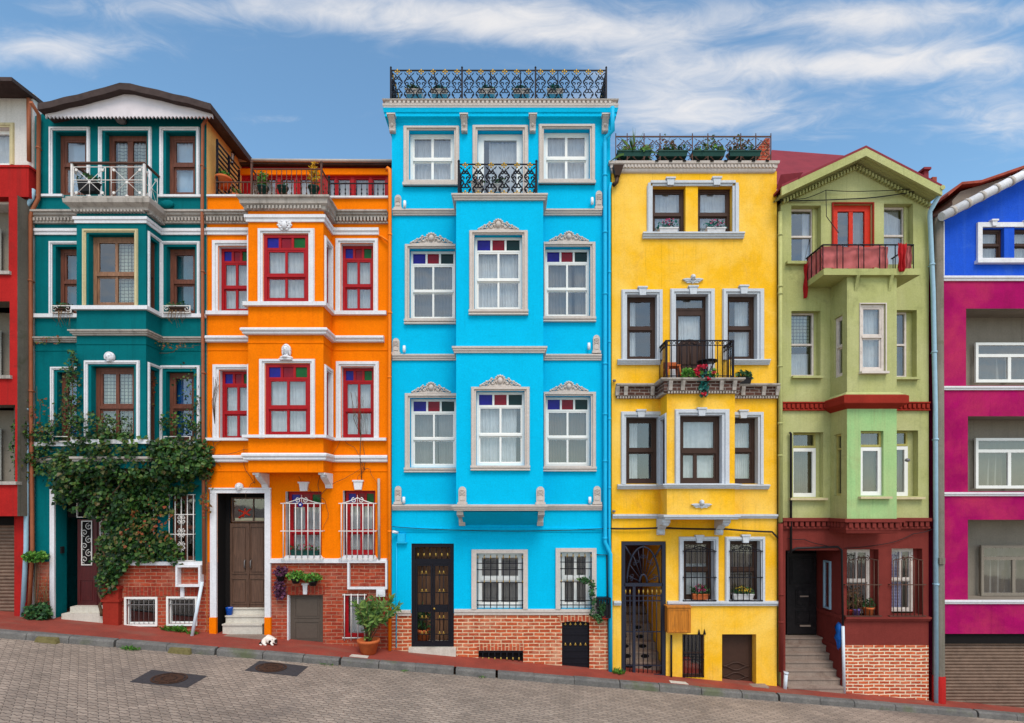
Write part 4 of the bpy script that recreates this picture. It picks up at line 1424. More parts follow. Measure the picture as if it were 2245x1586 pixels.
wall_grid(mb, FW, x0, x1, G0, zB, [(door[0], door[1], G0, zB, .34, 3), cel + (.12,), bw + (.12,)], .12)
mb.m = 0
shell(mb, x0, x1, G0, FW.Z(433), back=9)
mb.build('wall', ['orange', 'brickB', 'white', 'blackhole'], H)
interior(H, x0, x1, G0, FW.Z(440), 1.4)
mb = MB()
b2, b1 = PB.r(578, 514, 676, 664), PB.r(582, 798, 680, 958)
sd2, sd1 = (.13, .45, PB.Z(664), PB.Z(524)), (.13, .45, PB.Z(958), PB.Z(808))
FL, FR = bay_walls(mb, xa, xb, d, zb_, zt, [b2, b1], .05, 1, left_ops=[sd2, sd1], right_ops=[sd2, sd1])
mb.build('bay', ['orange', 'white'], H)
mb = MB(); mb.quad((xa + .01, .02, zb_), (xb - .01, .02, zb_), (xb - .01, .02, zt), (xa + .01, .02, zt)); mb.build('bay_dark_backing', 'dark', H)
for F_, o, ou, dp in ((PB, b2, (566, 502, 690, 670), .01), (PB, b1, (569, 788, 691, 962), .01), (FW, win2[0], (466, 528, 560, 690), .10), (FW, win2[1], (736, 524, 829, 688), .10),
                      (FW, win1[0], (467, 800, 564, 968), .10), (FW, win1[1], (737, 793, 831, 964), .10)):
    w = window(H, F_, o, dp, 'wood_red', fw=.065 if F_ is PB else .058, rail=.47, mull=.5, stained=ST, trans=.21, cur='sheer', folds=9, spans=((0, .5), (.5, 1)) if F_ is PB else ((0, 1),), flare=.05, bar=.05)
    surround(H, F_, F_.r(*ou), (o[0] - .012, o[1] + .012, o[2], o[3] + .012), 'white', .05, parent=w)
for o in (sd2, sd1):
    for F_ in (FR, FL):
        w = window(H, F_, o, .05, 'wood_red', fw=.04, rail=.5, mull=None, cur='sheer', folds=4, bar=.04)
        surround(H, F_, (o[0] - .08, o[1] + .08, o[2], o[3] + .1), o, 'white', .04, parent=w)
full = [(x0, 0), (xa, 0), (xa, -d), (xb, -d), (xb, 0), (x1 - .06, 0)]
for pth in ([(x0, 0), (xa - .02, 0)], [(xb + .02, 0), (x1 - .06, 0)]):
    bar_band(H, pth, FW.Z(480), FW.Z(467), .15, 'old_white', 'cornice', 3)
    bar_band(H, pth, FW.Z(492), FW.Z(489), .05, 'old_white', 'cornice', 1)
    dentils(H, pth, FW.Z(489), FW.Z(480), 0, .10, .075, .04, 'old_white')
zt = FW.Z(492)
dentils(H, [(xa, -d), (xb, -d), (xb, 0)], zt + .005, zt + .07, .0, .10, .075, .04, 'old_white')
bar_band(H, full[:-1] + [(XL(831), 0)], FW.Z(516), FW.Z(502), .06, 'white', steps=2)
bar_band(H, full[:-1] + [(XL(848), 0)], FW.Z(692), FW.Z(684), .08, 'white', 'sill_band', 1)
def round_band(path, z0, z1, out, mat):
    h = z1 - z0
    prof = [(0, z0), (out * .55, z0), (out * .7, z0 + h * .15), (out * .7, z0 + h * .38), (out * .82, z0 + h * .45), (out, z0 + h * .6), (out, z0 + h * .85), (out * .85, z1), (0, z1)]
    return MB().sweep(path, prof).build('string_course', mat, H)
round_band(full[:-1] + [(XL(843), 0)], FW.Z(752), FW.Z(739), .12, 'white')
bar_band(H, full, FW.Z(769), FW.Z(767), .012, 'orange', 'groove_band', 1)
bar_band(H, full[:-1] + [(XL(848), 0)], FW.Z(967), FW.Z(961), .09, 'white', 'sill_band', 1)
round_band(full[:-1] + [(XL(851), 0)], FW.Z(1014), FW.Z(999), .10, 'white')
bar_band(H, [(x0, 0), (x1, 0)], FW.Z(1034), FW.Z(1032), .014, 'orange', 'groove_band', 1)
bar_band(H, [(x0, 0), (XL(560), 0)], FW.Z(433), FW.Z(429), .05, 'white', 'coping', 1)
bar_band(H, [(XL(716), 0), (x1, 0)], FW.Z(436), FW.Z(432), .05, 'white', 'coping', 1)
# bay crown
mb = MB()
mb.sweep([(xa, 0), (xa, -d), (xb, -d), (xb, 0)], [(0, zt - .005), (.06, zt), (.07, zt + .06), (.12, zt + .10), (.13, zt + .19), (.17, zt + .21), (.17, zt + .25), (0, zt + .27)])
mb.raw([(xa, 0, zt + .26), (xb, 0, zt + .26), (xb, -d, zt + .26), (xa, -d, zt + .26)], [(0, 1, 2, 3)])
balc = mb.build('balcony', 'old_white', H)
# brackets under the bay: white strut with scroll
for u0, u1 in ((PB.X(551), PB.X(565)), (PB.X(696), PB.X(711))):
    mb = MB()
    z = zb_
    prof = [(0, z - .32), (.06, z - .32), (.10, z - .24), (.34, z - .12), (.40, z - .05), (.5, z - .045), (.5, z - .003), (0, z - .003)]
    vs = [(u0, n, zz) for n, zz in prof] + [(u1, n, zz) for n, zz in prof]; k = len(prof)
    mb.add(vs, [tuple(range(k)), tuple(range(k, 2 * k))] + [(i, (i + 1) % k, k + (i + 1) % k, k + i) for i in range(k)])
    mb.ell(((u0 + u1) / 2, .42, z - .07), (.05, .05, .04), 8, 5)
    mb.build('bay_bracket', 'white', H)
# carvings
face_relief(H, PB, 630, 769, 10, 'white', bust=True, name='carved_bust')
mb = MB(PB); u, z = PB.X(626), PB.Z(498)
mb.ell((u, .07, z), (.06, .05, .08), 10, 7)
for sg in (-1, 1):
    for q, (dx, dz_, rr) in enumerate(((.10, .05, .05), (.09, -.03, .05), (.13, .01, .035), (.05, .09, .04), (.05, -.08, .04))):
        mb.ell((u + sg * dx, .05, z + dz_), (rr, .03, rr * .6), 7, 5, sg * .6)
    mb.tube([(a_, .06, b_) for a_, b_ in spiral(u + sg * .1, z + .04, .05, 1.2, R(90), sg, 10)], .012, 5)
mb.build('carved_shield', 'white', H)
face_relief(H, FW, 527, 1069, 8.5, 'white')
# entrance
q = FW.r(463, 1070, 595, 1392)
mb = MB(); zp = FW.Z(1353)
mb.box(q[0], door[0] - .003, 0, .05, zp, q[3]); mb.box(door[1] + .003, q[1], 0, .05, zp, q[3]); mb.box(door[0] - .003, door[1] + .003, 0, .049, door[3] + .003, q[3]); mb.box(q[0] - .02, q[1] + .02, .05, .07, q[3] - .03, q[3])
mb.build('door_surround', 'white', H)
for a_, b_ in ((q[0] - .01, door[0] - .003), (door[1] + .003, q[1] + .01)):
    mb = MB(); mb.box(a_, b_, 0, .065, gz(a_) - .2, zp); mb.build('plinth', 'orange', H)
dz = FW.r(493, 1149, 570, 1338)
dz = (dz[0] - .04, dz[1] + .03, dz[2], dz[3])
dr = panel_door(H, FW, dz, .30, 'door_brown', [(.05, .40, .47, .97), (.53, .40, .95, .97), (.05, .04, .47, .35), (.53, .04, .95, .35)], (.5,), proud=.02)
for u in (dz[0] + (dz[1] - dz[0]) * .42, dz[0] + (dz[1] - dz[0]) * .58):
    mb = MB(); z = FW.Z(1240); mb.tube([(u, -.29, z - .09), (u, -.235, z - .07), (u, -.235, z + .07), (u, -.29, z + .09)], .012, 6); mb.build('handle', 'lampmetal', dr)
tr = FW.r(495, 1091, 570, 1147)
tr = (tr[0] - .03, tr[1] + .02, tr[2], tr[3])
w = window(H, FW, tr, .30, 'door_brown', fw=.03, rail=None, mull=.62, cur=None, name='transom')
mb = MB(); mb.box(tr[0] + .05, tr[1] - .1, -.42, -.36, tr[2] + .03, tr[2] + .10); mb.build('shelf_paper', 'cream', w)
mb = MB()
for a_, b_ in (((.15, .10), (.42, .30)), ((.25, .12), (.30, .32)), ((.15, .28), (.40, .16))):
    mb.tube([(tr[0] + a_[0], -.335, tr[2] + a_[1]), (tr[0] + b_[0], -.335, tr[2] + b_[1])], .02, 5)
mb.build('paper_ornament', 'wood_scarlet', w)
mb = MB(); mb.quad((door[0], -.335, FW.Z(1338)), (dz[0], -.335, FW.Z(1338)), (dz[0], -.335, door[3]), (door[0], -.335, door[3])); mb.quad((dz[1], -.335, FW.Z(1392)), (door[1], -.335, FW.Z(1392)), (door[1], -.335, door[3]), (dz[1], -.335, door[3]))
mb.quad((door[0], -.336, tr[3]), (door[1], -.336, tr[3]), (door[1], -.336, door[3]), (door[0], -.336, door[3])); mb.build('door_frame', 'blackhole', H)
for i, (y0, y1) in enumerate(((1338, 1352), (1353, 1368), (1369, 1388))):
    n1 = -.28 + i * .13
    mb = MB(); a_, b_ = dz[0] - .02, dz[1] + .01
    zb2 = FW.Z(y1) - (.4 if i == 2 else .06)
    mb.box(a_, b_, -.42, n1, zb2, FW.Z(y0) - .028); mb.box(a_ - .005, b_ + .005, -.42, n1 + .025, FW.Z(y0) - .028, FW.Z(y0)); mb.build('step', 'marble', H)
mb = MB(); mb.box(door[0] - .1, door[1] + .1, .0, .16, gz(door[1]) - .3, FW.Z(1391)); mb.build('threshold', 'step_stone', H)
# ground floor windows
for i, o in enumerate(gw):
    window(H, FW, (o[0] + .02, o[1], o[2] + .06, o[3]), .13, 'wood_red', fw=.06, rail=.42, mull=.5, stained=('st_blue', 'st_red', 'st_green'), trans=.20, cur='sheer', folds=9, bar=.05, drop=.95)
    mb = MB(); mb.prism([(o[0] - .04, o[2] - .02), (o[1] + .06, o[2] - .02), (o[1] + .0, o[2] + .055), (o[0] + .02, o[2] + .055)], -.12, .06); mb.build('window_sill', 'white', H)
grille(H, FW, 626, 1104, 706, 1224, 7, (0, .5, 1), 'iron_white', .12, .16, .012)
grille(H, FW, 752, 1104, 822, 1224, 7, (0, .5, 1), 'iron_white', .12, .16, .012)
keystone(H, FW, 656, 1057, 678, 1077, 'white', .05); keystone(H, FW, 775, 1053, 797, 1074, 'white', .05)
bar_band(H, [(XL(594), 0), (XL(849), 0)], FW.Z(1234), FW.Z(1225), .07, 'white', 'sill_band', 1)
drainpipe(H, [(XL(832), -.07, FW.Z(1050)), (XL(833), -.07, FW.Z(1226))], .028, 'old_white', 'vent_pipe')
mb = MB(); mb.box(XL(630), XL(712), .002, .014, FW.Z(1303), FW.Z(1285)); mb.build('soldier_course', 'soldierB', H)
keystone(H, FW, 664, 1279, 676, 1303, 'white', .04)
dr = panel_door(H, FW, (cel[0] + .03, cel[1] - .01, FW.Z(1414), cel[3]), .09, 'door_grey', [(.12, .52, .88, .95), (.12, .06, .88, .46)], name='cellar_door')
mb = MB(); mb.box(cel[0], cel[0] + .03, -.11, .012, cel[2] - .1, cel[3]); mb.box(cel[0] + .03, cel[1] + .02, -.1, .05, cel[2] - .1, FW.Z(1414) - .003); mb.build('casing', 'white', dr)
window(H, FW, (bw[0] + .01, bw[1], bw[2] + .05, bw[3]), .08, 'wood_red', fw=.07, rail=None, mull=None, cur='sheer', folds=5)
grille(H, FW, 756, 1302, 800, 1404, 4, (.06, .98), 'iron_white', .03, 0, .012, ext=.04)
q = FW.r(764, 1229, 851, 1291)
mb = MB(); frame_bars(mb, q[0], q[1], q[2], q[3], .045, .003, .09); b_ = mb.build('sign_frame', 'white', H)
mb = MB(); mb.quad((q[0] + .05, .01, q[2] + .05), (q[1] - .05, .01, q[2] + .05), (q[1] - .05, .01, q[3] - .05), (q[0] + .05, .01, q[3] - .05)); mb.build('backing', 'brickB', b_)
mb = MB(); mb.box(XL(827), XL(846), .003, .09, FW.Z(1307), FW.Z(1291)); mb.box(XL(830), XL(843), .09, .1, FW.Z(1303), FW.Z(1294)); mb.build('meter_box', 'white', H)
mb = MB(); mb.ell((XL(664), .14, FW.Z(1107)), (.055, .012, .055), 14, 6); bead = mb.build('round_charm', plain('blue_glass_charm', srgb((20, 40, 130)), .15, bump=0), H)
mb = MB(); mb.ell((XL(664), .152, FW.Z(1107)), (.026, .008, .026), 12, 5); mb.build('charm_eye', 'white', bead)
drainpipe(H, [(XL(848), -.02, FW.Z(375)), (XL(852), -.08, FW.Z(374)), (XL(856), -.1, FW.Z(378)), (XL(857), -.1, FW.Z(390)), (XL(857), -.1, FW.Z(560)), (XL(856), -.1, FW.Z(1000)), (XL(857), -.1, FW.Z(1424))], .038, 'pipe_orange',
          collars=[(XL(857), -.1, FW.Z(520)), (XL(857), -.1, FW.Z(690)), (XL(856), -.1, FW.Z(830)), (XL(856), -.1, FW.Z(1165))])
drainpipe(H, [(XL(831), -.02, FW.Z(519)), (XL(838), -.06, FW.Z(522)), (XL(856), -.1, FW.Z(536))], .025, 'pipe_orange', 'branch_pipe')
# penthouse set back on the roof
yb = 1.55
PP = Plane(-yb)
zc, ze = FW.Z(433), PP.Z(366)
px0, px1 = PP.X(519), x1 - .01
pw_ = []
mb = MB(PP)
cols = [(545, 569), (575, 606), (615, 646), (654, 687), (719, 735), (738, 769), (777, 810), (815, 846)]
pops = [(PP.X(a_), PP.X(b_), zc + .08, PP.Z(389)) for a_, b_ in cols]
wall_grid(mb, PP, px0, px1, zc, ze, pops, .05)
pent = mb.build('penthouse', 'wood_red', H)
for o in pops:
    w = window(H, PP, o, .02, 'wood_red', fw=.03, rail=None, mull=None, cur='sheer', folds=5)
mb = MB(); mb.raw([(px0, yb + .9, zc), (px1, yb + .9, zc), (px1, yb + .9, ze), (px0, yb + .9, ze)], [(0, 1, 2, 3)]); mb.build('penthouse_dark_backing', 'dark', H)  # dark sheet imitates the unlit room behind the curtains
mb = MB(PP); mb.box(px0, px1, .01, .06, PP.Z(386), PP.Z(373)); mb.build('fascia_board', 'orange', H)
mb = MB(PP)
mb.add([(px0 - .02, .12, PP.Z(366)), (px1, .12, PP.Z(368)), (px1, -3, PP.Z(366)), (px0 - .02, -3, PP.Z(364)), (px0 - .02, .12, PP.Z(361)), (px1, .12, PP.Z(363)), (px1, -3, PP.Z(361)), (px0 - .02, -3, PP.Z(359))],
       [(0, 1, 2, 3), (4, 5, 6, 7), (0, 1, 5, 4), (1, 2, 6, 5), (0, 3, 7, 4)])
mb.build('penthouse_roof', 'roof_dark', H)
mb = MB(PP); mb.tube([(px0, .15, PP.Z(360)), (px1, .15, PP.Z(362))], .04, 8); mb.build('gutter', 'gutter', H)
# terrace railings
def simple_rail(H, F, u0, u1, n, z0, z1, k, mat, posts=(), knobs=True, name='railing', mid=None):
    mb = MB(F)
    mb.box(u0, u1, n - .012, n + .012, z1 - .02, z1); mb.box(u0, u1, n - .01, n + .01, z0 + .02, z0 + .035)
    if mid:
        mb.box(u0, u1, n - .009, n + .009, z0 + (z1 - z0) * mid, z0 + (z1 - z0) * mid + .012)
    for i in range(k + 1):
        u = u0 + (u1 - u0) * i / k
        mb.tube([(u, n, z0), (u, n, z1)], .008, 5)
        if knobs:
            for q in (.2, .38, .62):
                mb.ell((u, n, z0 + (z1 - z0) * q), (.018, .018, .03), 6, 4)
    o = mb.build(name, mat, H)
    for u in posts:
        p = MB(F); p.box(u - .018, u + .018, n - .018, n + .018, z0 - .03, z1 + .1); p.ell((u, n, z1 + .13), (.03, .03, .035), 8, 5); p.build('post', mat, o)
    return o
zr = PB.Z(437)
simple_rail(H, PB, PB.X(551), PB.X(704), -.02, zr, PB.Z(369), 14, 'iron_rust', (PB.X(551), PB.X(704)), mid=.55)
for u in (PB.X(551), PB.X(704)):
    simple_rail(H, Frame(u, -d, 0, 1), .03, d, 0, zr, PB.Z(369), 4, 'iron_rust')
simple_rail(H, FW, XL(468), XL(546), -.1, FW.Z(430), FW.Z(393), 9, 'iron_rust', knobs=False)
simple_rail(H, FW, XL(718), XL(850), -.1, FW.Z(433), FW.Z(396), 11, 'iron', (XL(718),))
# slatted trellis on the flank wall
mb = MB(Frame(XL(458) + .12, .1, 0, 1))
for i in range(11):
    z = FW.Z(430) + .1 + i * .115
    mb.box(0, 1.0, -.012, .012, z, z + .03)
for u in (0, .5, .97):
    mb.box(u, u + .03, -.02, .02, FW.Z(430), FW.Z(430) + 1.32 - u * .1)
mb.build('trellis', 'iron', H)
# lantern by the penthouse
lx, ly, lz = Plane(-1.1).X(507), 1.1, Plane(-1.1).Z(349)
mb = MB(); mb.tube([(XL(459), 1.1, lz + .16), (lx - .1, 1.1, lz + .22), (lx, 1.1, lz + .2)], .014, 6, world=True)
mb.F = Frame(lx, ly); mb.lathe((0, 0, lz), [(.001, .16), (.09, .12), (.02, .17), (.001, .2)], 8); mb.lathe((0, 0, lz), [(.001, -.13), (.05, -.12), (.05, -.1), (.001, -.1)], 8)
for k in range(6):
    a_ = k * 1.047; mb.tube([(.05 * math.cos(a_), .05 * math.sin(a_), lz - .1), (.075 * math.cos(a_), .075 * math.sin(a_), lz + .12)], .006, 4)
lan = mb.build('wall_lantern', 'iron', H)
q = MB(Frame(lx, ly)); q.lathe((0, 0, lz), [(.042, -.098), (.066, .115)], 6); q.build('lantern_glass', 'lamp_white', lan)

# ================================================================ blue house
H = house(XL(1098), 'tall sky blue house with pale stone window surrounds and ornate iron roof railing')
x0, x1 = XL(859), XL(1338)
d = .6
PB = Plane(d)
xa, xb = PB.X(1000), PB.X(1191)
zt, zb_ = FW.Z(462), FW.Z(1119)
G0 = gz(x1) - .6
ST = ('st_blue', 'st_red', 'st_dark')
win3 = [FW.r(897, 287, 996, 396), FW.r(1047, 287, 1146, 462), FW.r(1192, 284, 1293, 394)]
win2 = [FW.r(898, 546, 998, 699), FW.r(1195, 542, 1294, 694)]
win1 = [FW.r(899, 873, 1000, 1025), FW.r(1196, 869, 1295, 1022)]
door = FW.r(902, 1192, 995, 1419)
gw = [FW.r(1045, 1213, 1147, 1335), FW.r(1228, 1210, 1297, 1335)]
vent = FW.r(1049, 1427, 1147, 1455)
cel = FW.r(1232, 1363, 1292, 1470)
zB = FW.Z(1345)
mb = MB(); mb.m = 0
wall_grid(mb, FW, x0, x1, zB, FW.Z(222), win3 + win2 + win1 + gw + [(door[0], door[1], zB - .001, door[3], .6, 2)], .17)
mb.m = 1
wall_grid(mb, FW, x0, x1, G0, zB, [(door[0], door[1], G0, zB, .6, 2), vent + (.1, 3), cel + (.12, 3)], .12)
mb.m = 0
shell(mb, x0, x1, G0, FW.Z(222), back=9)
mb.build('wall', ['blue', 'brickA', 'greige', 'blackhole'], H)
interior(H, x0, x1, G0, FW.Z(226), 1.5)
mb = MB()
b2, b1 = PB.r(1040, 516, 1145, 679), PB.r(1044, 858, 1150, 1021)
bay_walls(mb, xa, xb, d, zb_, zt, [b2, b1], .15)
mb.build('bay', 'blue', H)
mb = MB(); mb.quad((xa + .01, .02, zb_), (xb - .01, .02, zb_), (xb - .01, .02, zt), (xa + .01, .02, zt)); mb.build('bay_dark_backing', 'dark', H)
# sloping soffit between brackets
mb = MB(); mb.raw([(xa + .1, -d + .03, zb_ - .02), (xb - .1, -d + .03, zb_ - .02), (xb - .1, -.003, FW.Z(1151)), (xa + .1, -.003, FW.Z(1151)), (xa + .1, -.003, zb_ - .02), (xb - .1, -.003, zb_ - .02)],
                   [(0, 1, 2, 3), (0, 3, 4), (1, 2, 5)]); mb.build('bay_soffit', 'blue', H)
for o, ou in ((win3[0], (885, 279, 1007, 410)), (win3[2], (1181, 275, 1304, 406))):
    w = window(H, FW, o, .12, 'pvc', fw=.06, rail=.47, mull=.5, cur='sheer', folds=10, bar=.055, glass='glass_bright', spans=((0, .48), (.5, 1)), flare=.06)
    q = FW.r(*ou)
    surround(H, FW, q, (o[0], o[1], o[2] + 0, o[3]), 'stone', .06, parent=w, bottom=True)
    q = MB(); q.box(XL(ou[0]) - .01, XL(ou[1 + 1]) + .01, .0, .09, FW.Z(ou[3]), FW.Z(ou[3]) + .06); q.build('window_sill', 'stone', w)
o = win3[1]
w = window(H, FW, o, .12, 'pvc', fw=.13, rail=None, mull=None, cur='sheer', folds=8, name='balcony_door', glass='glass_bright', spans=((.15, 1),))
surround(H, FW, FW.r(1036, 277, 1158, 445), o, 'stone', .06, parent=w)
spec = [(FW, win2[0], (888, 537, 999, 712), (899, 511, 993, 537)), (FW, win2[1], (1192, 532, 1305, 707), (1203, 508, 1291, 532)), (PB, b2, (1029, 507, 1157, 692), (1047, 481, 1138, 507)),
        (FW, win1[0], (888, 863, 1001, 1036), (902, 838, 989, 863)), (FW, win1[1], (1192, 860, 1306, 1034), (1204, 836, 1290, 860)), (PB, b1, (1033, 849, 1161, 1032), (1051, 822, 1142, 849))]
for i, (F_, o, ou, pd) in enumerate(spec):
    w = window(H, F_, o, .10 if F_ is PB else .12, 'pvc', fw=.05, rail=.5, mull=.5, stained=ST, trans=.22, cur=('grey_curtain', 'grey_curtain', 'sheer', 'grey_curtain', 'tan_curtain', 'sheer')[i], folds=13, bar=.042, spans=(((0, 1),), ((0, .62), (.70, 1)), ((0, .50), (.5, 1)), ((.0, .55), (.6, .97)), ((.05, .95),), ((0, .47), (.49, .88)))[i], flare=(.0, .05, .04, .10, .0, .08)[i], glass='glass')
    q = F_.r(*ou)
    surround(H, F_, (q[0], q[1], q[2] + .10, q[3]), (o[0], o[1], q[2] + .10, o[3]), 'stone', .06, parent=w)
    s_ = MB(F_); z = q[2]
    s_.box(q[0] - .01, q[1] + .01, .0, .07, z, z + .03); s_.box(q[0], q[1], .0, .05, z + .03, z + .055); s_.box(q[0] - .01, q[1] + .01, 0, .08, z + .055, z + .10)
    s_.box(o[0], o[1], -.12, .03, z + .10, o[2]) if o[2] > z + .11 else None
    s_.build('window_sill', 'stone', w)
    pediment(H, F_, *pd, 'stone')
path_l = [(XL(862), 0), (xa, 0), (xa, -d), (xb, -d), (xb, 0), (XL(1319), 0)]
bar_band(H, path_l, FW.Z(474), FW.Z(462), .09, 'stone', steps=3)
bar_band(H, [(XL(861), 0)] + path_l[1:-1] + [(XL(1318), 0)], FW.Z(791), FW.Z(778), .08, 'stone', steps=3)
bar_band(H, [(XL(861), 0)] + path_l[1:-1] + [(XL(1319), 0)], FW.Z(1119), FW.Z(1107), .09, 'stone', steps=3)
bar_band(H, [(x0 + .02, 0), (XL(1320), 0)], FW.Z(1166), FW.Z(1158), .04, 'blue', 'ledge', 2)
bar_band(H, [(XL(870), 0), (XL(901), 0)], FW.Z(1350), FW.Z(1338), .05, 'stone', 'plinth_band', 2)
bar_band(H, [(XL(996), 0), (XL(1330), 0)], FW.Z(1348), FW.Z(1336), .05, 'stone', 'plinth_band', 2)
for (a_, b_, c_, e_, F_) in ((866, 430, 881, 463, FW), (1305, 421, 1320, 461, FW), (861, 743, 877, 779, FW), (1299, 736, 1315, 776, FW), (866, 1066, 881, 1106, FW), (1300, 1066, 1317, 1106, FW),
                         (1005, 1067, 1023, 1107, PB), (1175, 1067, 1194, 1107, PB)):
    acroterion(H, F_, a_, b_, c_, e_, 'stone')
for px, py in ((889, 453), (1297, 446), (888, 768), (1290, 762), (887, 1097), (1292, 1097)):
    mb = MB(F=Frame(XL(px), 0)); z = FW.Z(py)
    mb.lathe((0, .09, z), [(.001, -.075), (.03, -.07), (.034, 0), (.03, .07), (.001, .075)], 10); mb.box(-.012, .012, 0, .07, z - .02, z + .02); mb.build('wall_lamp', 'lamp_white', H)
for u0, u1 in ((PB.X(1001), PB.X(1015)), (PB.X(1180), PB.X(1194))):
    mb = MB(); z = zb_
    prof = [(0, z - .34), (.06, z - .34), (.12, z - .26), (.13, z - .17), (.4, z - .13), (.56, z - .09), (.56, z - .003), (0, z - .003)]
    vs = [(u0, n, zz) for n, zz in prof] + [(u1, n, zz) for n, zz in prof]; k = len(prof)
    mb.add(vs, [tuple(range(k)), tuple(range(k, 2 * k))] + [(i, (i + 1) % k, k + (i + 1) % k, k + i) for i in range(k)])
    mb.build('bay_bracket', 'stone', H)
# bay balcony
nb = .02
railing_rect(H, PB, PB.X(1006), PB.X(1176), nb, PB.Z(431), PB.Z(361), 6, (PB.X(1006), PB.X(1176)), gold=(.96, .06), r=.016, pr=.022)
for u in (PB.X(1006), PB.X(1176)):
    railing_rect(H, Frame(u, -d - nb, 0, 1), .02, d, 0, PB.Z(431), PB.Z(361), 2, (), gold=None, r=.014)
# main cornice
PC = Plane(.32)
mb = MB()
zc0 = FW.Z(262)
prof = [(0, FW.Z(276)), (.02, FW.Z(272)), (.06, FW.Z(267)), (.10, FW.Z(264)), (.11, FW.Z(263)), (.11, FW.Z(257)), (.13, FW.Z(255)), (.14, FW.Z(250)), (.15, FW.Z(247)), (0, FW.Z(247))]
mb.sweep([(x0 - .02, 1.5), (x0 - .02, 0), (x1 + .0, 0), (x1 + .0, 1.5)], prof)
mb.build('cornice', 'blue', H)
mb = MB(); mb.sweep([(x0 - .02, 1.5), (x0 - .02, 0), (x1, 0), (x1, 1.5)], [(0, FW.Z(247) + .004), (.13, FW.Z(247) + .004), (.14, FW.Z(243)), (.15, FW.Z(241)), (.15, FW.Z(238)), (.11, FW.Z(237)), (.11, FW.Z(231)), (.15, FW.Z(230)), (.16, FW.Z(228)), (0, FW.Z(228))]); mb.build('cornice', 'stone', H)
dentils(H, [(x0 - .02, 0), (x1, 0)], FW.Z(236.5), FW.Z(231.5), .10, .145, .095, .05, 'stone')
mb = MB(); mb.raw([(x0, 0, FW.Z(228.2)), (x1, 0, FW.Z(228.2)), (x1, 9, FW.Z(228.2)), (x0, 9, FW.Z(228.2))], [(0, 1, 2, 3)]); mb.build('roof', 'concrete', H)
for px in (862, 1019, 1168, 1326):
    console(H, FW, px - 8, 263, px + 7, 294, 'stone')
PRl = Plane(.06)
railing_rect(H, PRl, PRl.X(858), PRl.X(1329), 0, PRl.Z(221), PRl.Z(154), 18, [PRl.X(q) for q in (857, 1013, 1174, 1329)], gold=(.94,), r=.012, pr=.018)
for u in (PRl.X(858), PRl.X(1329)):
    railing_rect(H, Frame(u, -.06, 0, 1), .02, 2.4, 0, PRl.Z(221), PRl.Z(154), 9, (), gold=(.94,), r=.012)
for q in (953, 1075, 1140, 1222):
    mb = MB(); u = XL(q); mb.tube([(u, -.12, PRl.Z(160)), (u + .06, .5, PRl.Z(219))], .012, 5, world=True); mb.build('railing_stay', 'iron', H)
# entrance with iron doors; passage behind
mb = MB(); zf = FW.Z(1419)
mb.box(door[0] - .05, door[1] + .05, -.6, .07, zf - .45, zf); mb.build('doorstep', 'marble', H)
mb = MB(); mb.quad((door[0], -.62, zf), (door[1], -.62, zf), (door[1], -.62, door[3]), (door[0], -.62, door[3])); mb.build('inner_wall', 'wood_light', H)
mb = MB(); frame_bars(mb, door[0] + .01, door[1] - .01, zf + .01, door[3] - .01, .07, -.08, -.02); zt2 = FW.Z(1237)
mb.box(door[0] + .08, door[1] - .08, -.08, -.02, zt2, zt2 + .06); zi = FW.Z(1200)
mb.box(door[0] + .08, door[1] - .08, -.075, -.03, FW.Z(1234), FW.Z(1226)); gate = mb.build('gate_frame', 'iron', H)
g = MB(); gg = MB()
for i in range(6):
    u = door[0] + .14 + (door[1] - door[0] - .28) * i / 5
    g.tube([(u, -.05, FW.Z(1226)), (u, -.05, door[3] - .08)], .009, 5); gg.ell((u, -.04, FW.Z(1217)), (.02, .02, .04), 6, 4)
g.build('transom_bars', 'iron', gate); gg.build('gilded_finial', 'gold', gate)
mid = (door[0] + door[1]) / 2
for a_, b_ in ((door[0] + .085, mid - .005), (mid + .005, door[1] - .085)):
    mb = MB(); frame_bars(mb, a_, b_, zf + .08, zt2 - .004, .042, -.07, -.02)
    mb.box(a_ + .05, b_ - .05, -.07, -.022, FW.Z(1343), FW.Z(1327))
    gg = MB()
    for i in range(2):
        u = a_ + .055 + (b_ - a_ - .11) * (i + 1) / 3
        mb.tube([(u, -.045, zf + .1), (u, -.045, zt2 - .02)], .010, 5)
        for py, s_ in ((1255, 1), (1295, -1), (1353, 1), (1388, -1)):
            gg.ell((u, -.03, FW.Z(py)), (.016, .012, .032), 6, 4); gg.box(u - .026, u + .026, -.045, -.03, FW.Z(py) - .03, FW.Z(py) - .02)
    for py in (1262, 1300, 1360, 1392):
        mb.box(a_ + .05, b_ - .05, -.055, -.035, FW.Z(py) - .008, FW.Z(py) + .008)
    lf = mb.build('gate_leaf', 'iron', gate) if False else mb.build('gate_leaf', 'iron', H)
    gg.build('gilded_finial', 'gold', lf)
    if a_ > mid - .1:
        k_ = MB(); k_.ell((a_ + .03, .0, FW.Z(1335)), (.025, .03, .025), 8, 6); k_.build('handle', 'gold', lf)
for o, ou, nb_ in ((gw[0], (1034, 1205, 1157, 1337), 8), (gw[1], (1218, 1202, 1307, 1337), 6)):
    w = window(H, FW, o, .10, 'pvc', fw=.07, rail=.52, mull=.5, cur='grey_curtain', folds=9, bar=.06)
    q = FW.r(*ou)
    surround(H, FW, q, o, 'stone', .05, parent=w, lines=False)
grille(H, FW, 1048, 1216, 1145, 1333, 8, (.06, .14, .48, .72, .84), 'iron', .05, 0, .010, spikes=(.96, .5), ext=.02)
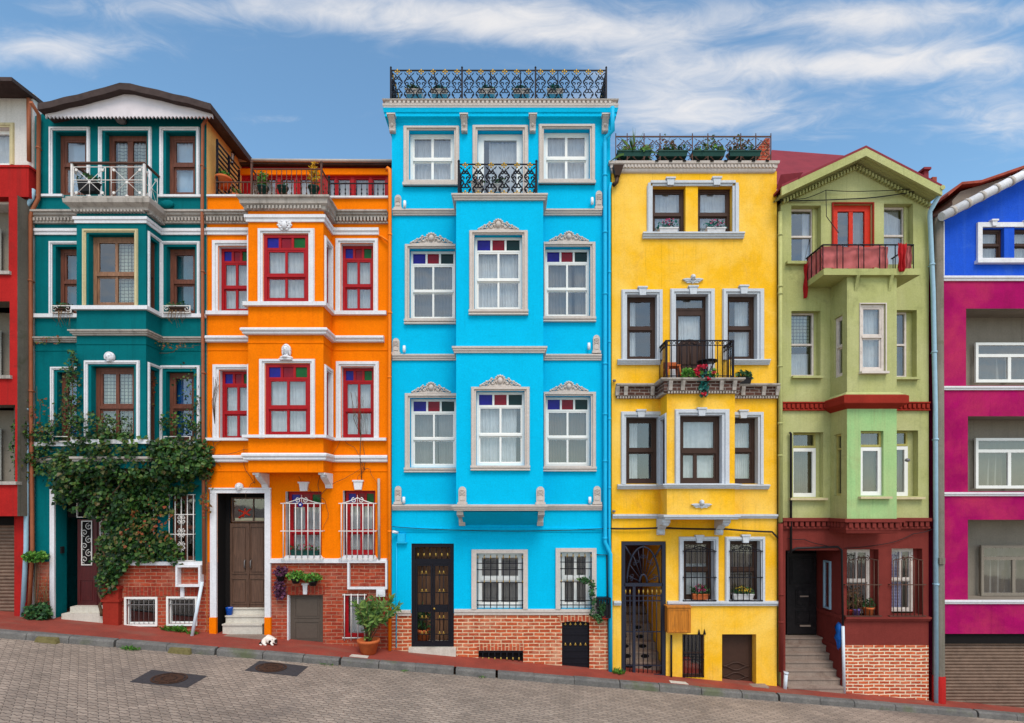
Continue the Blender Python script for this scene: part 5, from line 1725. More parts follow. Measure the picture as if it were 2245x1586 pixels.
grille(H, FW, 1230, 1213, 1295, 1333, 6, (.06, .14, .48, .72, .84), 'iron', .05, 0, .010, spikes=(.96, .5), ext=.02)
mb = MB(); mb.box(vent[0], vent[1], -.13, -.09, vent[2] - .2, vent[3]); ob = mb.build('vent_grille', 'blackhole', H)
mb = MB(); gg = MB()
for i in range(7):
    u = vent[0] + (vent[1] - vent[0]) * (i + .7) / 7.4
    mb.tube([(u, -.03, vent[2] - .1), (u, -.03, vent[3])], .010, 5); gg.ell((u, -.015, vent[2] + .10), (.02, .016, .035), 6, 4)
mb.box(vent[0], vent[1], -.045, -.02, vent[3] - .05, vent[3]); mb.build('bars', 'iron', ob); gg.build('gilded_finial', 'gold', ob)
mb = MB(); mb.box(vent[0] - .03, vent[1] + .03, .002, .012, FW.Z(1426), FW.Z(1412)); mb.build('soldier_course', 'soldier', H)
mb = MB(); mb.box(cel[0] + .01, cel[1] - .01, -.10, -.06, cel[2] - .2, cel[3]); 
for q in (1378, 1392, 1411, 1428, 1443, 1455):
    mb.box(cel[0] + .02, cel[1] - .02, -.06, -.045, FW.Z(q) - .015, FW.Z(q) + .015)
dr = mb.build('cellar_door', 'iron', H)
gg = MB()
for py in (1369, 1414):
    for i in range(5):
        u = cel[0] + (cel[1] - cel[0]) * (i + .7) / 5.4; gg.ell((u, -.04, FW.Z(py)), (.018, .014, .036), 6, 4); gg.box(u - .025, u + .025, -.05, -.035, FW.Z(py) - .02, FW.Z(py) - .008)
gg.build('gilded_finial', 'gold', dr)
mb = MB(); ca = (cel[0] + cel[1]) / 2
mb.prism([(cel[0] - .02, cel[3] - .02), (ca, cel[3] + .03), (cel[1] + .02, cel[3] - .02), (cel[1] + .09, cel[3] + .13), (ca, cel[3] + .19), (cel[0] - .11, cel[3] + .13)], .002, .014); mb.build('brick_arch', 'soldier', H)
drainpipe(H, [(XL(1337), -.3, FW.Z(256)), (XL(1340), -.2, FW.Z(300)), (XL(1326), -.08, FW.Z(308)), (XL(1325), -.08, FW.Z(320)), (XL(1325), -.08, FW.Z(1188)), (XL(1334), -.08, FW.Z(1208)), (XL(1337), -.08, FW.Z(1215)), (XL(1337), -.08, gz(XL(1337)))], .045, 'pipe_blue',
          collars=[(XL(1325), -.08, FW.Z(q)) for q in (390, 514, 648, 800, 910, 1012, 1180)])
drainpipe(H, [(XL(1338), -.06, FW.Z(405)), (XL(1335), -.06, FW.Z(420)), (XL(1335), -.06, FW.Z(1180)), (XL(1337), -.06, FW.Z(1216))], .03, 'pipe_blue', collars=[(XL(1335), -.06, FW.Z(q)) for q in (600, 752, 920, 1070)])
mb = MB(); mb.box(XL(873), XL(889), .0, .08, FW.Z(1188), FW.Z(1170)); mb.box(XL(871), XL(893), .0, .09, FW.Z(1191), FW.Z(1188.5)); mb.build('junction_box', 'pipe_blue', H)
drainpipe(H, [(XL(870), -.02, FW.Z(1190)), (XL(869), -.02, FW.Z(1420))], .012, 'pipe_blue', 'conduit')
mb = MB(); u, z = XL(868), FW.Z(1167); mb.tube([(u - .03, .16, z + .02), (u + .05, .06, z - .01)], .03, 8); mb.tube([(u + .04, .06, z - .01), (u + .06, .0, z - .08)], .012, 6); mb.build('security_camera', 'lamp_white', H)
drainpipe(H, [(XL(1296), -.03, FW.Z(1216)), (XL(1330), -.03, FW.Z(1217)), (XL(1331), -.03, FW.Z(1310)), (XL(1335), -.03, FW.Z(1468))], .014, 'black_plastic', 'conduit')

# ================================================================ yellow house
H = house(XL(1522), 'yellow house with brown windows, small black balcony and planted roof edge')
x0, x1 = XL(1341), XL(1703)
d = .55
PB = Plane(d)
xa, xb = PB.X(1462), PB.X(1611)
zt, zb_ = FW.Z(858), FW.Z(1136)
G0 = gz(x1) - .6
top = [FW.r(1430, 409, 1503, 513), FW.r(1530, 409, 1605, 513)]
win2 = [FW.r(1374, 647, 1440, 789), FW.r(1481, 646, 1552, 836), FW.r(1594, 646, 1659, 789)]
win1 = [FW.r(1372, 915, 1443, 1061), FW.r(1597, 915, 1661, 1061)]
gate = FW.r(1362, 1187, 1460, 1490)
gw = [FW.r(1498, 1186, 1564, 1317), FW.r(1599, 1186, 1666, 1317)]
bas = FW.r(1496, 1391, 1544, 1486)
gar = FW.r(1583, 1391, 1658, 1506)
mb = MB(); mb.m = 0
wall_grid(mb, FW, x0, x1, G0, FW.Z(376), [o + (.16, 0) for o in top] + [o + (.16, 1) for o in win2 + win1 + gw] + [(gate[0], gate[1], G0, gate[3], 2.2, 0), bas + (.1, 0), (gar[0], gar[1], G0, gar[3], .22, 0)], .16)
shell(mb, x0, x1, G0, FW.Z(376), back=8)
mb.build('wall', ['yellow', 'lilac'], H)
interior(H, gate[1] + .1, x1, G0, FW.Z(1130), 1.2)
interior(H, x0, x1, FW.Z(1120), FW.Z(380), 1.3)
mb = MB()
b1 = PB.r(1490, 911, 1582, 1061)
FL, FR = bay_walls(mb, xa, xb, d, zb_, zt, [b1], .14, 1, left_ops=[(.08, .46, PB.Z(1061), PB.Z(915))], side_depth=.10)
mb.build('bay', ['yellow', 'lilac'], H)
mb = MB(); mb.quad((xa + .01, .02, zb_), (xb - .01, .02, zb_), (xb - .01, .02, zt), (xa + .01, .02, zt)); mb.build('bay_dark_backing', 'dark', H)
w = window(H, FL, (.08, .46, PB.Z(1061), PB.Z(915)), .05, 'wood_dark', fw=.05, rail=.5, mull=None, cur='sheer', folds=4)
surround(H, FL, (.02, .53, PB.Z(1061), PB.Z(905)), (.08, .46, PB.Z(1061), PB.Z(915)), 'lilac', .03, parent=w)
# windows
q = FW.r(1418, 397, 1619, 514)
for i, o in enumerate(top):
    window(H, FW, o, .12, 'wood_dark', fw=.06, rail=.44, mull=None, cur='sheer', folds=8, glass='glass_bright', bar=.06, spans=((0, .35), (.3, 1)))
mb = MB()
o_, i_ = q, (top[0][0], top[1][1], q[2], top[0][3])
for p0, p1, k in ((0, 1, .5), (.15, .6, 1)):
    mb.box(o_[0] + (i_[0] - o_[0]) * p0, o_[0] + (i_[0] - o_[0]) * p1, 0, .06 * k, q[2], o_[3] + (i_[3] - o_[3]) * p1)
    mb.box(o_[1] + (i_[1] - o_[1]) * p1, o_[1] + (i_[1] - o_[1]) * p0, 0, .06 * k, q[2], o_[3] + (i_[3] - o_[3]) * p1)
    mb.box(o_[0] + (i_[0] - o_[0]) * p1, o_[1] + (i_[1] - o_[1]) * p1, 0, .059 * k, o_[3] + (i_[3] - o_[3]) * p1, o_[3] + (i_[3] - o_[3]) * p0)
mb.build('architrave', 'lilac', H)
bar_band(H, [(XL(1408), 0), (XL(1629), 0)], FW.Z(525), FW.Z(513), .11, 'lilac', 'sill_band', 3)
for a_, b_, c_, e_ in ((1459, 393, 1478, 410), (1560, 392, 1579, 410), (1398, 631, 1417, 650), (1508, 629, 1528, 648), (1619, 628, 1638, 647), (1395, 899, 1414, 916), (1618, 900, 1637, 918)):
    keystone(H, FW, a_, b_, c_, e_, 'lilac', .08)
keystone(H, PB, 1527, 895, 1546, 913, 'lilac', .08)
for o, ou, sp_ in ((win2[0], (1362, 636, 1452, 790), ((0, .35),)), (win2[2], (1583, 634, 1674, 790), ((.4, .95),))):
    w = window(H, FW, o, .14, 'wood_dark', fw=.065, rail=.5, mull=None, cur='sheer', folds=12, spans=sp_ + ((0, 1),) if False else sp_, bar=.06)
    surround(H, FW, FW.r(*ou), o, 'lilac', .06, parent=w)
bar_band(H, [(XL(1353), 0), (XL(1446), 0)], FW.Z(801), FW.Z(790), .11, 'lilac', 'sill_band', 3)
bar_band(H, [(XL(1602), 0), (XL(1685), 0)], FW.Z(801), FW.Z(790), .11, 'lilac', 'sill_band', 3)
# balcony door with carved panel
o = win2[1]
surround(H, FW, FW.r(1469, 634, 1566, 840), o, 'lilac', .06)
tz = FW.Z(677)
window(H, FW, (o[0], o[1], tz, o[3]), .14, 'wood_dark', fw=.05, rail=None, mull=None, cur='grey_curtain', folds=6, name='transom')
a_, b_ = o[0] + .005, o[1] - .005
mb = MB(); lo = o[2]; zmid = FW.Z(752); zh = tz - .005
frame_bars(mb, a_, b_, lo, zh, .10, -.19, -.14)
mb.box(a_ + .1, b_ - .1, -.185, -.15, lo + .1, zmid)
c_ = (a_ + b_) / 2; hw = (b_ - a_) / 2 - .1
mb.prism([(a_ + .1, zmid), (b_ - .1, zmid)] + [(c_ + hw * math.cos(t_), zmid + .12 * math.sin(t_)) for t_ in [math.pi * k / 10 for k in range(11)]], -.186, -.148)
for k, (zz0, zz1) in enumerate(((lo + .14, lo + .34), (lo + .40, zmid + .05))):
    for sg in (-1, 1):
        mb.tube([(c_ + sg * hw * q_, -.142, zz1 - .08 * abs(q_ - .1)) for q_ in (.08, .3, .55, .85)] + [(c_ + sg * hw * .85, -.142, zz0), (c_ + sg * hw * .08, -.142, zz0), (c_ + sg * hw * .08, -.142, zz1)], .014, 5)
dr = mb.build('balcony_door', 'wood_dark', H)
q = MB(); q.quad((a_ + .09, -.168, zmid), (b_ - .09, -.168, zmid), (b_ - .09, -.168, zh - .09), (a_ + .09, -.168, zh - .09)); q.build('pane', 'glass', dr)
q = MB(); curtain_sheet(q, a_ + .1, b_ - .1, lo + .3, zh - .08, -.23, 7, .02, 0, 5); q.build('curtain', 'sheer', dr)
# 1F
w = window(H, PB, b1, .12, 'wood_dark', fw=.075, rail=.47, mull=None, lowmull=.40, cur='sheer', folds=6, bar=.075, glass='glass')
surround(H, PB, PB.r(1479, 898, 1598, 1062), b1, 'lilac', .06, parent=w)
for o, ou in ((win1[0], (1361, 903, 1454, 1062)), (win1[1], (1586, 904, 1673, 1062))):
    w = window(H, FW, o, .14, 'wood_dark', fw=.07, rail=.5, mull=None, cur='sheer', folds=10, spans=((0, .42),) if o is win1[0] else ((0, .95),), bar=.06)
    surround(H, FW, FW.r(*ou), o, 'lilac', .06, parent=w)
full = [(XL(1353), 0), (xa, 0), (xa, -d), (xb, -d), (xb, 0), (XL(1684), 0)]
bar_band(H, full, FW.Z(1073), FW.Z(1063), .11, 'lilac', 'sill_band', 3)
bar_band(H, [(x0 + .01, 0)] + full[1:-1] + [(x1 - .01, 0)], FW.Z(1137), FW.Z(1128), .09, 'lilac', steps=2)
bar_band(H, [(XL(1345), 0), (gate[0] - .01, 0)], FW.Z(1327), FW.Z(1318), .07, 'lilac', 'plinth_band', 2)
bar_band(H, [(gate[1] + .02, 0), (XL(1706), 0)], FW.Z(1328), FW.Z(1318), .08, 'lilac', 'plinth_band', 2)
# corbel table with brick panels and white consoles
cz0, cz1 = FW.Z(872), FW.Z(847)
pf = [(XL(1350), 0), (xa, 0), (xa, -d), (xb, -d), (xb, 0), (XL(1703), 0)]
MB().sweep(pf, [(0, cz0), (.06, cz0), (.08, cz0 + .04), (.08, cz1 - .02), (0, cz1 - .02)]).build('corbel_band', 'brickD', H)
MB().sweep(pf, [(0, cz1 - .03), (.13, cz1 - .03), (.16, cz1), (.16, cz1 + .03), (0, cz1 + .05)]).build('cornice', 'old_white', H)
dentils(H, pf, cz0 - .03, cz0 + .015, 0, .085, .06, .035, 'old_white')
def corb(F, u):
    mb = MB(F)
    prof = [(.05, cz0 + .02), (.10, cz0 + .03), (.11, cz0 + .10), (.14, cz1 - .07), (.15, cz1 - .031), (.05, cz1 - .031)]
    vs = [(u - .04, n, z) for n, z in prof] + [(u + .04, n, z) for n, z in prof]; k = len(prof)
    mb.add(vs, [tuple(range(k)), tuple(range(k, 2 * k))] + [(i, (i + 1) % k, k + (i + 1) % k, k + i) for i in range(k)])
    mb.build('corbel_bracket', 'old_white', H)
for px in (1352, 1370, 1428, 1625, 1670, 1700):
    corb(FW, XL(px))
for px in (1467, 1494, 1578, 1606):
    corb(PB, PB.X(px))
mb = MB(); mb.raw([(xa, 0, cz1 + .045), (xb, 0, cz1 + .045), (xb, -d - .1, cz1 + .045), (xa, -d - .1, cz1 + .045)], [(0, 1, 2, 3)]); mb.build('balcony', 'step_stone', H)
zr0, zr1 = cz1 + .06, PB.Z(746)
ua, ub = PB.X(1461), PB.X(1607)
def plain_rail(F, u0, u1, n, z0, z1, k, posts=(), mat='iron', name='railing'):
    mb = MB(F)
    mb.box(u0, u1, n - .018, n + .018, z1 - .02, z1); mb.box(u0, u1, n - .012, n + .012, z0 + .03, z0 + .045); mb.box(u0, u1, n - .008, n + .008, z1 - .12, z1 - .108)
    for i in range(k + 1):
        u = u0 + (u1 - u0) * i / k
        mb.tube([(u, n, z0), (u, n, z1)], .010, 5)
        if i < k:
            mb.tube([(u_, n, z_) for u_, z_ in [(u + (u1 - u0) / k * (.5 + .3 * math.cos(t_)), z1 - .065 + .04 * math.sin(t_)) for t_ in [i_ * .7 for i_ in range(10)]]], .006, 4)
    o = mb.build(name, mat, H)
    for u in posts:
        p = MB(F); p.box(u - .02, u + .02, n - .02, n + .02, z0 - .03, z1); p.build('post', mat, o)
plain_rail(PB, ua, ub, 0, zr0, zr1, 13, (ua, ub))
for u in (ua, ub):
    plain_rail(Frame(u, -d, 0, 1), .03, d - .02, 0, zr0, zr1, 5)
cherub(H, FW, 1518, 614, 46, 'lilac'); cherub(H, PB, 1537, 1106, 46, 'lilac')
for u0, u1 in ((PB.X(1449), PB.X(1466)), (PB.X(1582), PB.X(1599))):
    mb = MB(); z = FW.Z(1137)
    u0 += .05; u1 += .05
    prof = [(0, z - .36), (.07, z - .36), (.10, z - .30), (.09, z - .24), (.16, z - .21), (.22, z - .15), (.40, z - .12), (.5, z - .07), (.5, z - .002), (0, z - .002)]
    vs = [(u0, n, zz) for n, zz in prof] + [(u1, n, zz) for n, zz in prof]; k = len(prof)
    mb.add(vs, [tuple(range(k)), tuple(range(k, 2 * k))] + [(i, (i + 1) % k, k + (i + 1) % k, k + i) for i in range(k)])
    for zz, nn_ in ((z - .30, .07), (z - .10, .42)):
        mb.ell(((u0 + u1) / 2, nn_, zz), (.085, .06, .06), 10, 6)
    mb.build('bay_bracket', 'lilac', H)
# top cornice and roof
mb = MB(); mb.sweep([(x0 + .03, 1), (x0 + .03, 0), (x1 - .09, 0), (x1 - .09, 1)], [(0, FW.Z(381)), (.03, FW.Z(380)), (.05, FW.Z(377)), (.05, FW.Z(374)), (.07, FW.Z(372)), (.07, FW.Z(366)), (.10, FW.Z(364)), (.11, FW.Z(359)), (0, FW.Z(358))]); mb.build('cornice', 'stone', H)
dentils(H, [(x0 + .03, 0), (x1 - .09, 0)], FW.Z(372), FW.Z(366.5), .05, .095, .075, .035, 'stone')
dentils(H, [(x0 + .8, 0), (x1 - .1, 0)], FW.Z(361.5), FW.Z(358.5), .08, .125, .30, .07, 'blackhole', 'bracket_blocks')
mb = MB(); mb.raw([(x0, 0, FW.Z(356)), (x1, 0, FW.Z(356)), (x1, 8, FW.Z(356)), (x0, 8, FW.Z(356))], [(0, 1, 2, 3)]); mb.build('roof', 'concrete', H)
PRl = Plane(.05)
railing_rect(H, PRl, PRl.X(1350), PRl.X(1690), 0, PRl.Z(355), PRl.Z(299), 10, [PRl.X(q) for q in (1350, 1375, 1412, 1447, 1518, 1552, 1624, 1657, 1690)], mat='iron_rust', gold=None, r=.009, pr=.009)
mb = MB(); a_, b_, z = XL(1341), XL(1364), FW.Z(373)
mb.add([(a_, .02, z), (b_, .02, z), (b_, .2, z), (a_, .2, z), (a_ + .06, .03, z - .2), (b_ - .07, .03, z - .2), (b_ - .07, .14, z - .2), (a_ + .06, .14, z - .2)], [(0, 1, 2, 3), (4, 5, 6, 7), (0, 1, 5, 4), (1, 2, 6, 5), (2, 3, 7, 6), (3, 0, 4, 7)])
mb.tube([(XL(1352), .08, z - .2), (XL(1350), .08, z - .32), (XL(1343), .08, z - .38)], .045, 8); mb.build('rain_hopper', 'wood_dark', H)
# entrance: gate with fan lunette, stairs behind
g0, g1, gT = gate[0], gate[1], gate[3]
zg = gz(g1) + .05
mb = MB()
frame_bars(mb, g0 + .01, g1 - .01, zg - .1, gT - .01, .075, -.07, 0)
zl = FW.Z(1279); mb.box(g0 + .07, g1 - .07, -.07, 0, zl - .07, zl)
um = g0 + (g1 - g0) * .29
mb.box(um - .03, um + .03, -.06, -.005, zg, zl - .07)
gt = mb.build('gate_frame', 'iron_blue', H)
mb = MB(); cu = (g0 + g1) / 2; Rr = (g1 - g0) / 2 - .075
rz = gT - .08 - zl
def fanpt(a, k): return (cu + Rr * k * math.cos(a), -.035, zl + rz * 1.1 * k * math.sin(a))
mb.tube([fanpt(R(180 * i / 20), .86) for i in range(21)], .022, 6)
mb.tube([fanpt(R(180 * i / 10), .2) for i in range(11)], .025, 6)
for i in range(9):
    a = R(12 + 156 * i / 8)
    mb.tube([fanpt(a, .2), fanpt(a, .86)], .010, 5)
    if i % 2 == 0:
        p = fanpt(a, .62)
        for sg in (-1, 1):
            mb.tube([(u, -.035, z) for u, z in spiral(p[0] + sg * .05 * math.sin(a), p[2] + sg * -.05 * math.cos(a), .045, 1.1, a, sg, 10)], .008, 4)
for a in (45, 90, 135):
    mb.tube([fanpt(R(a), .86), (cu + (Rr if a != 90 else 0) * (1 if a == 45 else -1), -.035, gT - .08)], .022, 6)
mb.build('lunette_ironwork', 'iron_blue', gt)
mb = MB(); gg = MB()
for i in range(9):
    u = g0 + .1 + (g1 - g0 - .2) * i / 8
    if abs(u - um) < .04: continue
    mb.tube([(u, -.03, zg), (u, -.03, zl - .12)], .011, 5)
    gg.ell((u, -.03, FW.Z(1298)), (.02, .016, .055), 6, 4)
for q in (1307, 1318, 1386, 1460):
    mb.box(g0 + .08, g1 - .08, -.042, -.018, FW.Z(q) - .01, FW.Z(q) + .01)
mb.build('bars', 'iron_blue', gt); gg.build('spear_tip', 'gold', gt)
ns = 7
for i in range(ns):
    z = gz(g0) + .10 + i * .165
    mb = MB(); a_, b_ = g0 + .01, g1 - .012
    mb.box(a_, b_, -2.15, -.35 - i * .24, z - (.6 if i == 0 else .17), z - .03); mb.box(a_, b_, -2.15, -.33 - i * .24, z - .03, z); s_ = mb.build('stair_step', 'step_stone', H)
    if i < 5:
        for uu in (.25, .68):
            q = MB(); q.ell((a_ + (b_ - a_) * uu, -.345 - i * .24, z - .09), (.10, .006, .045), 10, 5); q.build('step_hole', 'blackhole', s_)
mb = MB(); zf = gz(g0) + .10 + ns * .165
mb.raw([(g0, 2.19, zf - .3), (g1, 2.19, zf - .3), (g1, 2.19, gT), (g0, 2.19, gT)], [(0, 1, 2, 3)]); mb.build('inner_door', 'door_maroon', H)
mb = MB(); mb.raw([(g0, 0.02, G0), (g0 + .004, 2.2, G0), (g0 + .004, 2.2, gT), (g0, .02, gT)], [(0, 1, 2, 3)]);
# ground windows
for o, ou, fl in ((gw[0], (1488, 1177, 1574, 1318), 1), (gw[1], (1589, 1177, 1676, 1318), 2)):
    w = window(H, FW, o, .14, 'wood_dark', fw=.06, rail=.5, mull=None, cur='tan_curtain' if fl == 2 else 'sheer', folds=9, bar=.06, curtop=.35 if fl == 1 else 0)
    q = FW.r(*ou)
    surround(H, FW, q, o, 'lilac', .06, parent=w)
    if True:
        q = MB(); curtain_sheet(q, o[0] + .05, o[1] - .05, o[3] - .52, o[3] - .05, -.22, 7, .02, 0, fl); q.build('valance', 'tan_curtain', w)
grille(H, FW, 1501, 1206, 1563, 1316, 6, (0, .46, .98), 'iron', .08, .12, .010, ext=.05)
grille(H, FW, 1602, 1206, 1664, 1316, 6, (0, .46, .98), 'iron', .08, .12, .010, ext=.05)
keystone(H, FW, 1523, 1173, 1540, 1190, 'lilac', .08); keystone(H, FW, 1624, 1172, 1641, 1190, 'lilac', .08)
q = Plane(.2).r(1463, 1332, 1514, 1388)
mb = MB(); mb.box(q[0], q[1], .003, .22, q[2], q[3]); frame_bars(mb, q[0] + .02, q[1] - .02, q[2] + .02, q[3] - .02, .035, .22, .232); c_ = (q[0] + q[1]) / 2; mb.box(c_ - .008, c_ + .008, .22, .23, q[2] + .05, q[3] - .05); mb.box(q[0] - .02, q[1] + .02, 0, .25, q[3], q[3] + .03); mb.build('meter_cupboard', 'box_wood', H)
drainpipe(H, [(XL(1470), -.06, FW.Z(1391)), (XL(1470), -.06, FW.Z(1484))], .022, 'black_plastic', 'conduit')
window(H, FW, (bas[0], bas[1], FW.Z(1484), bas[3]), .06, 'wood_dark', fw=.03, rail=.55, mull=None, cur=None)
grille(H, FW, 1499, 1393, 1541, 1485, 6, (.02, .42, .55), 'iron', .02, 0, .009, ext=.02)
mb = MB(); mb.box(bas[0] + .04, bas[1] - .04, -.30, -.2, FW.Z(1488), FW.Z(1462)); mb.box(bas[0] + .04, bas[0] + .25, -.34, -.2, FW.Z(1462), FW.Z(1450)); mb.build('stored_boxes', 'rust_red', H)
mb = MB()
for px in (1532, 1544):
    u = XL(px); mb.prism([(u - .03, bas[3]), (u + .03, bas[3]), (u, bas[3] + .12)], .01, .03)
mb.build('spike', 'iron', H)
dz = (gar[0] + .005, gar[1] - .005, gz(gar[1]) - .1, gar[3] - .005)
dr = panel_door(H, FW, dz, .20, 'wood_dark', [(.04, .03, .96, .97)], name='garage_door')
mb = MB()
for q_ in (1462, 1470, 1485, 1493):
    sgn = 1 if q_ in (1462, 1485) else -1
    mb.tube([(dz[0] + .08 + (dz[1] - dz[0] - .16) * i / 16, -.175, FW.Z(q_) + sgn * .045 * math.sin(math.pi * (i / 16 * 2 - .5)) ) for i in range(17)], .016, 5)
mb.build('wave_moulding', 'wood_dark', dr)
mb = MB(); mb.box(XL(1574), XL(1676), .003, .22, gz(XL(1676)) - .2, FW.Z(1499)); mb.build('doorstep', 'step_stone', H)
drainpipe(H, [(XL(1706), -.09, FW.Z(470)), (XL(1707), -.09, FW.Z(1145))], .042, 'pipe_green', collars=[(XL(1706), -.09, FW.Z(q)) for q in (520, 632, 648, 806, 930, 1000)])
drainpipe(H, [(XL(1707), -.09, FW.Z(1148)), (XL(1708), -.09, FW.Z(1470))], .05, 'maroon', collars=[(XL(1708), -.09, FW.Z(1302)), (XL(1708), -.09, FW.Z(1362))])
drainpipe(H, [(XL(1717), -.13, FW.Z(1470)), (XL(1714), -.13, FW.Z(1512))], .04, 'pipe_white', 'drain_outlet', collars=[(XL(1717), -.13, FW.Z(1472))])
mb = MB(); mb.ell((XL(1345), .05, FW.Z(1121)), (.04, .04, .03), 8, 5); mb.ell((XL(1346), .05, FW.Z(836)), (.04, .04, .03), 8, 5); mb.build('wall_spotlight', 'lampmetal', H)
# ================================================================ sage green house
H = house(XL(1877), 'sage green house with gabled roof, red balcony doors and maroon ground floor')
x0, x1 = XL(1712), XL(2036)
d = .6
PB = Plane(d)
xa, xb = PB.X(1857), PB.X(1966)
zt, zb_ = FW.Z(632), FW.Z(1166)
zm = FW.Z(1140)
G0 = gz(x1) - .6
win3 = [FW.r(1735, 451, 1800, 575), FW.r(1826, 448, 1912, 625), FW.r(1938, 447, 2002, 580)]
win2 = [FW.r(1735, 682, 1799, 826), FW.r(1945, 680, 2010, 828)]
win1 = [FW.r(1739, 948, 1805, 1090), FW.r(1948, 944, 2013, 1088)]
ent = FW.r(1722, 1207, 1845, 1530)
gw = [FW.r(1857, 1205, 1926, 1352), FW.r(1955, 1203, 2022, 1348)]
mb = MB(); mb.m = 0
wall_grid(mb, FW, x0, x1, zm, FW.Z(445), win3 + win2 + win1, .17)
mb.m = 1
wall_grid(mb, FW, x0, x1, FW.Z(1415), zm, [(ent[0], ent[1], FW.Z(1415), ent[3], 1.0)] + gw, .17)
mb.m = 2
wall_grid(mb, FW, XL(1848), x1, G0, FW.Z(1415), [], .1)
mb.m = 1
wall_grid(mb, FW, x0, XL(1848), G0, FW.Z(1415), [(ent[0], ent[1], G0, FW.Z(1415), 1.0)], .1)
mb.m = 0
zc_ = FW.Z(445)
shell(mb, x0, x1, G0, zc_, back=8)
mb.build('wall', ['lime', 'maroon', 'brickC'], H)
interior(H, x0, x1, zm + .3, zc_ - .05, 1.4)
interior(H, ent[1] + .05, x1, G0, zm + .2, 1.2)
for (a_, b_, c_, e_) in ((1858, 1199, 1925, 1207), (1955, 1197, 2021, 1205)):
    q = FW.r(a_, b_, c_, e_)
    mb = MB(); m_ = (q[0] + q[1]) / 2
    mb.prism([(q[0], q[2]), (q[0], q[2] + .012), (m_, q[2] + .06), (q[1], q[2] + .012), (q[1], q[2])], .001, .012); mb.build('lintel_arch', 'blackhole', H) if False else None
# bay
mb = MB()
zr_ = FW.Z(892)
b2 = PB.r(1885, 667, 1941, 815); b1 = PB.r(1887, 945, 1937, 1087)
s2 = (.14, .44, PB.Z(820), PB.Z(684)); s1 = (.16, .40, PB.Z(1087), PB.Z(948))
mb.m = 0
bay_walls(mb, xa, xb, d, zr_ + .0, zt, [b2], .10, left_ops=[s2], right_ops=[s2])
FL, FR = Frame(xa, 0, 0, -1), Frame(xb, -d, 0, 1)
mb.F = Frame(xa, -d, 1, 0); mb.m = 1
wall_grid(mb, mb.F, 0, xb - xa, zm, zr_, [(b1[0] - xa, b1[1] - xa, b1[2], b1[3])], .10)
mb.m = 0
mb.F = FL; wall_grid(mb, FL, 0, d, zm, zr_, [s1], .1)
mb.F = FR; wall_grid(mb, FR, 0, d, zm, zr_, [s1], .1)
mb.build('bay', ['lime', 'mint'], H)
mb = MB()
mb.sweep([(xa, 0), (xa, -d), (xb, -d), (xb, 0)], [(-.3, zb_ - .03), (.02, zb_), (.04, zb_ + .06), (.04, zm - .12), (0, zm + .002), (-.3, zm)]); mb.raw([(xa + .25, 0, zb_ - .02), (xb - .25, 0, zb_ - .02), (xb - .25, -d + .25, zb_ - .02), (xa + .25, -d + .25, zb_ - .02)], [(0, 1, 2, 3)])
mb.build('bay_base', 'maroon', H)
mb = MB(); mb.quad((xa + .01, .02, zm), (xb - .01, .02, zm), (xb - .01, .02, zt), (xa + .01, .02, zt)); mb.build('bay_dark_backing', 'dark', H)
# windows
o = win3[0]; window(H, FW, (o[0], XL(1791), o[2], o[3]), .15, 'worn_white', fw=.04, rail=.5, mull=None, cur='sheer', folds=12, spans=((.72, 1),), bar=.04, glass='glass_bright')
o = win3[2]; window(H, FW, (o[0], XL(1994), o[2], o[3]), .15, 'worn_white', fw=.04, rail=.52, mull=None, cur='sheer', folds=9, bar=.04, glass='glass_bright')
for o, px in ((win3[0], 1791), (win3[2], 1994)):
    mb = MB(); mb.box(XL(px), o[1], -.17, -.15, o[2], o[3]); mb.box(XL(px) - .03, XL(px) + .02, -.2, -.12, o[2], o[3]); mb.build('window_side_panel', 'lime', H)
o = win3[1]
w = window(H, FW, o, .05, 'wood_scarlet', fw=.13, rail=None, mull=.5, cur='grey_curtain', folds=8, bar=.09, spans=((.55, 1),), glass='glass_bright', name='balcony_door')
surround(H, FW, (o[0] - .03, o[1] + .03, o[2], o[3] + .03), o, 'rust_red', .03, parent=w, lines=False)
mb = MB(); mb.box(XL(1722), XL(1765), 0, .09, FW.Z(582), FW.Z(576)); mb.build('window_sill', 'lime', H)
o = win2[0]; window(H, FW, (o[0], XL(1792), o[2] + .03, o[3]), .15, 'worn_white', fw=.035, rail=.5, mull=None, cur='net', folds=9, spans=((.0, 1),), bar=.04, drop=.5)
q = MB(); curtain_sheet(q, XL(1737), XL(1790), FW.Z(821), FW.Z(768), -.33, 9, .02, 0, 77); q.build('half_curtain', 'sheer', H)
o = win2[1]; window(H, FW, (o[0], XL(1998), o[2] + .02, o[3]), .15, 'worn_white', fw=.04, rail=.5, mull=None, cur='tan_curtain', folds=7, bar=.04)
for o, px in ((win2[0], 1792), (win2[1], 1998)):
    mb = MB(); mb.box(XL(px), o[1], -.17, -.15, o[2], o[3]); mb.build('window_side_panel', 'lime', H)
w = window(H, PB, b2, .03, 'worn_white', fw=.06, rail=.52, mull=None, cur='sheer', folds=6, bar=.05)
surround(H, PB, (b2[0] - .01, b2[1] + .02, b2[2], b2[3] + .02), b2, 'worn_white', .02, parent=w, lines=False)
for F_ in (FL, FR):
    window(H, F_, s2, .04, 'worn_white', fw=.05, rail=.5, mull=None, cur='grey_curtain', folds=4, bar=.04)
    window(H, F_, s1, .04, 'olive', fw=.04, rail=None, mull=None, trans=.26, cur='tan_curtain', folds=4)
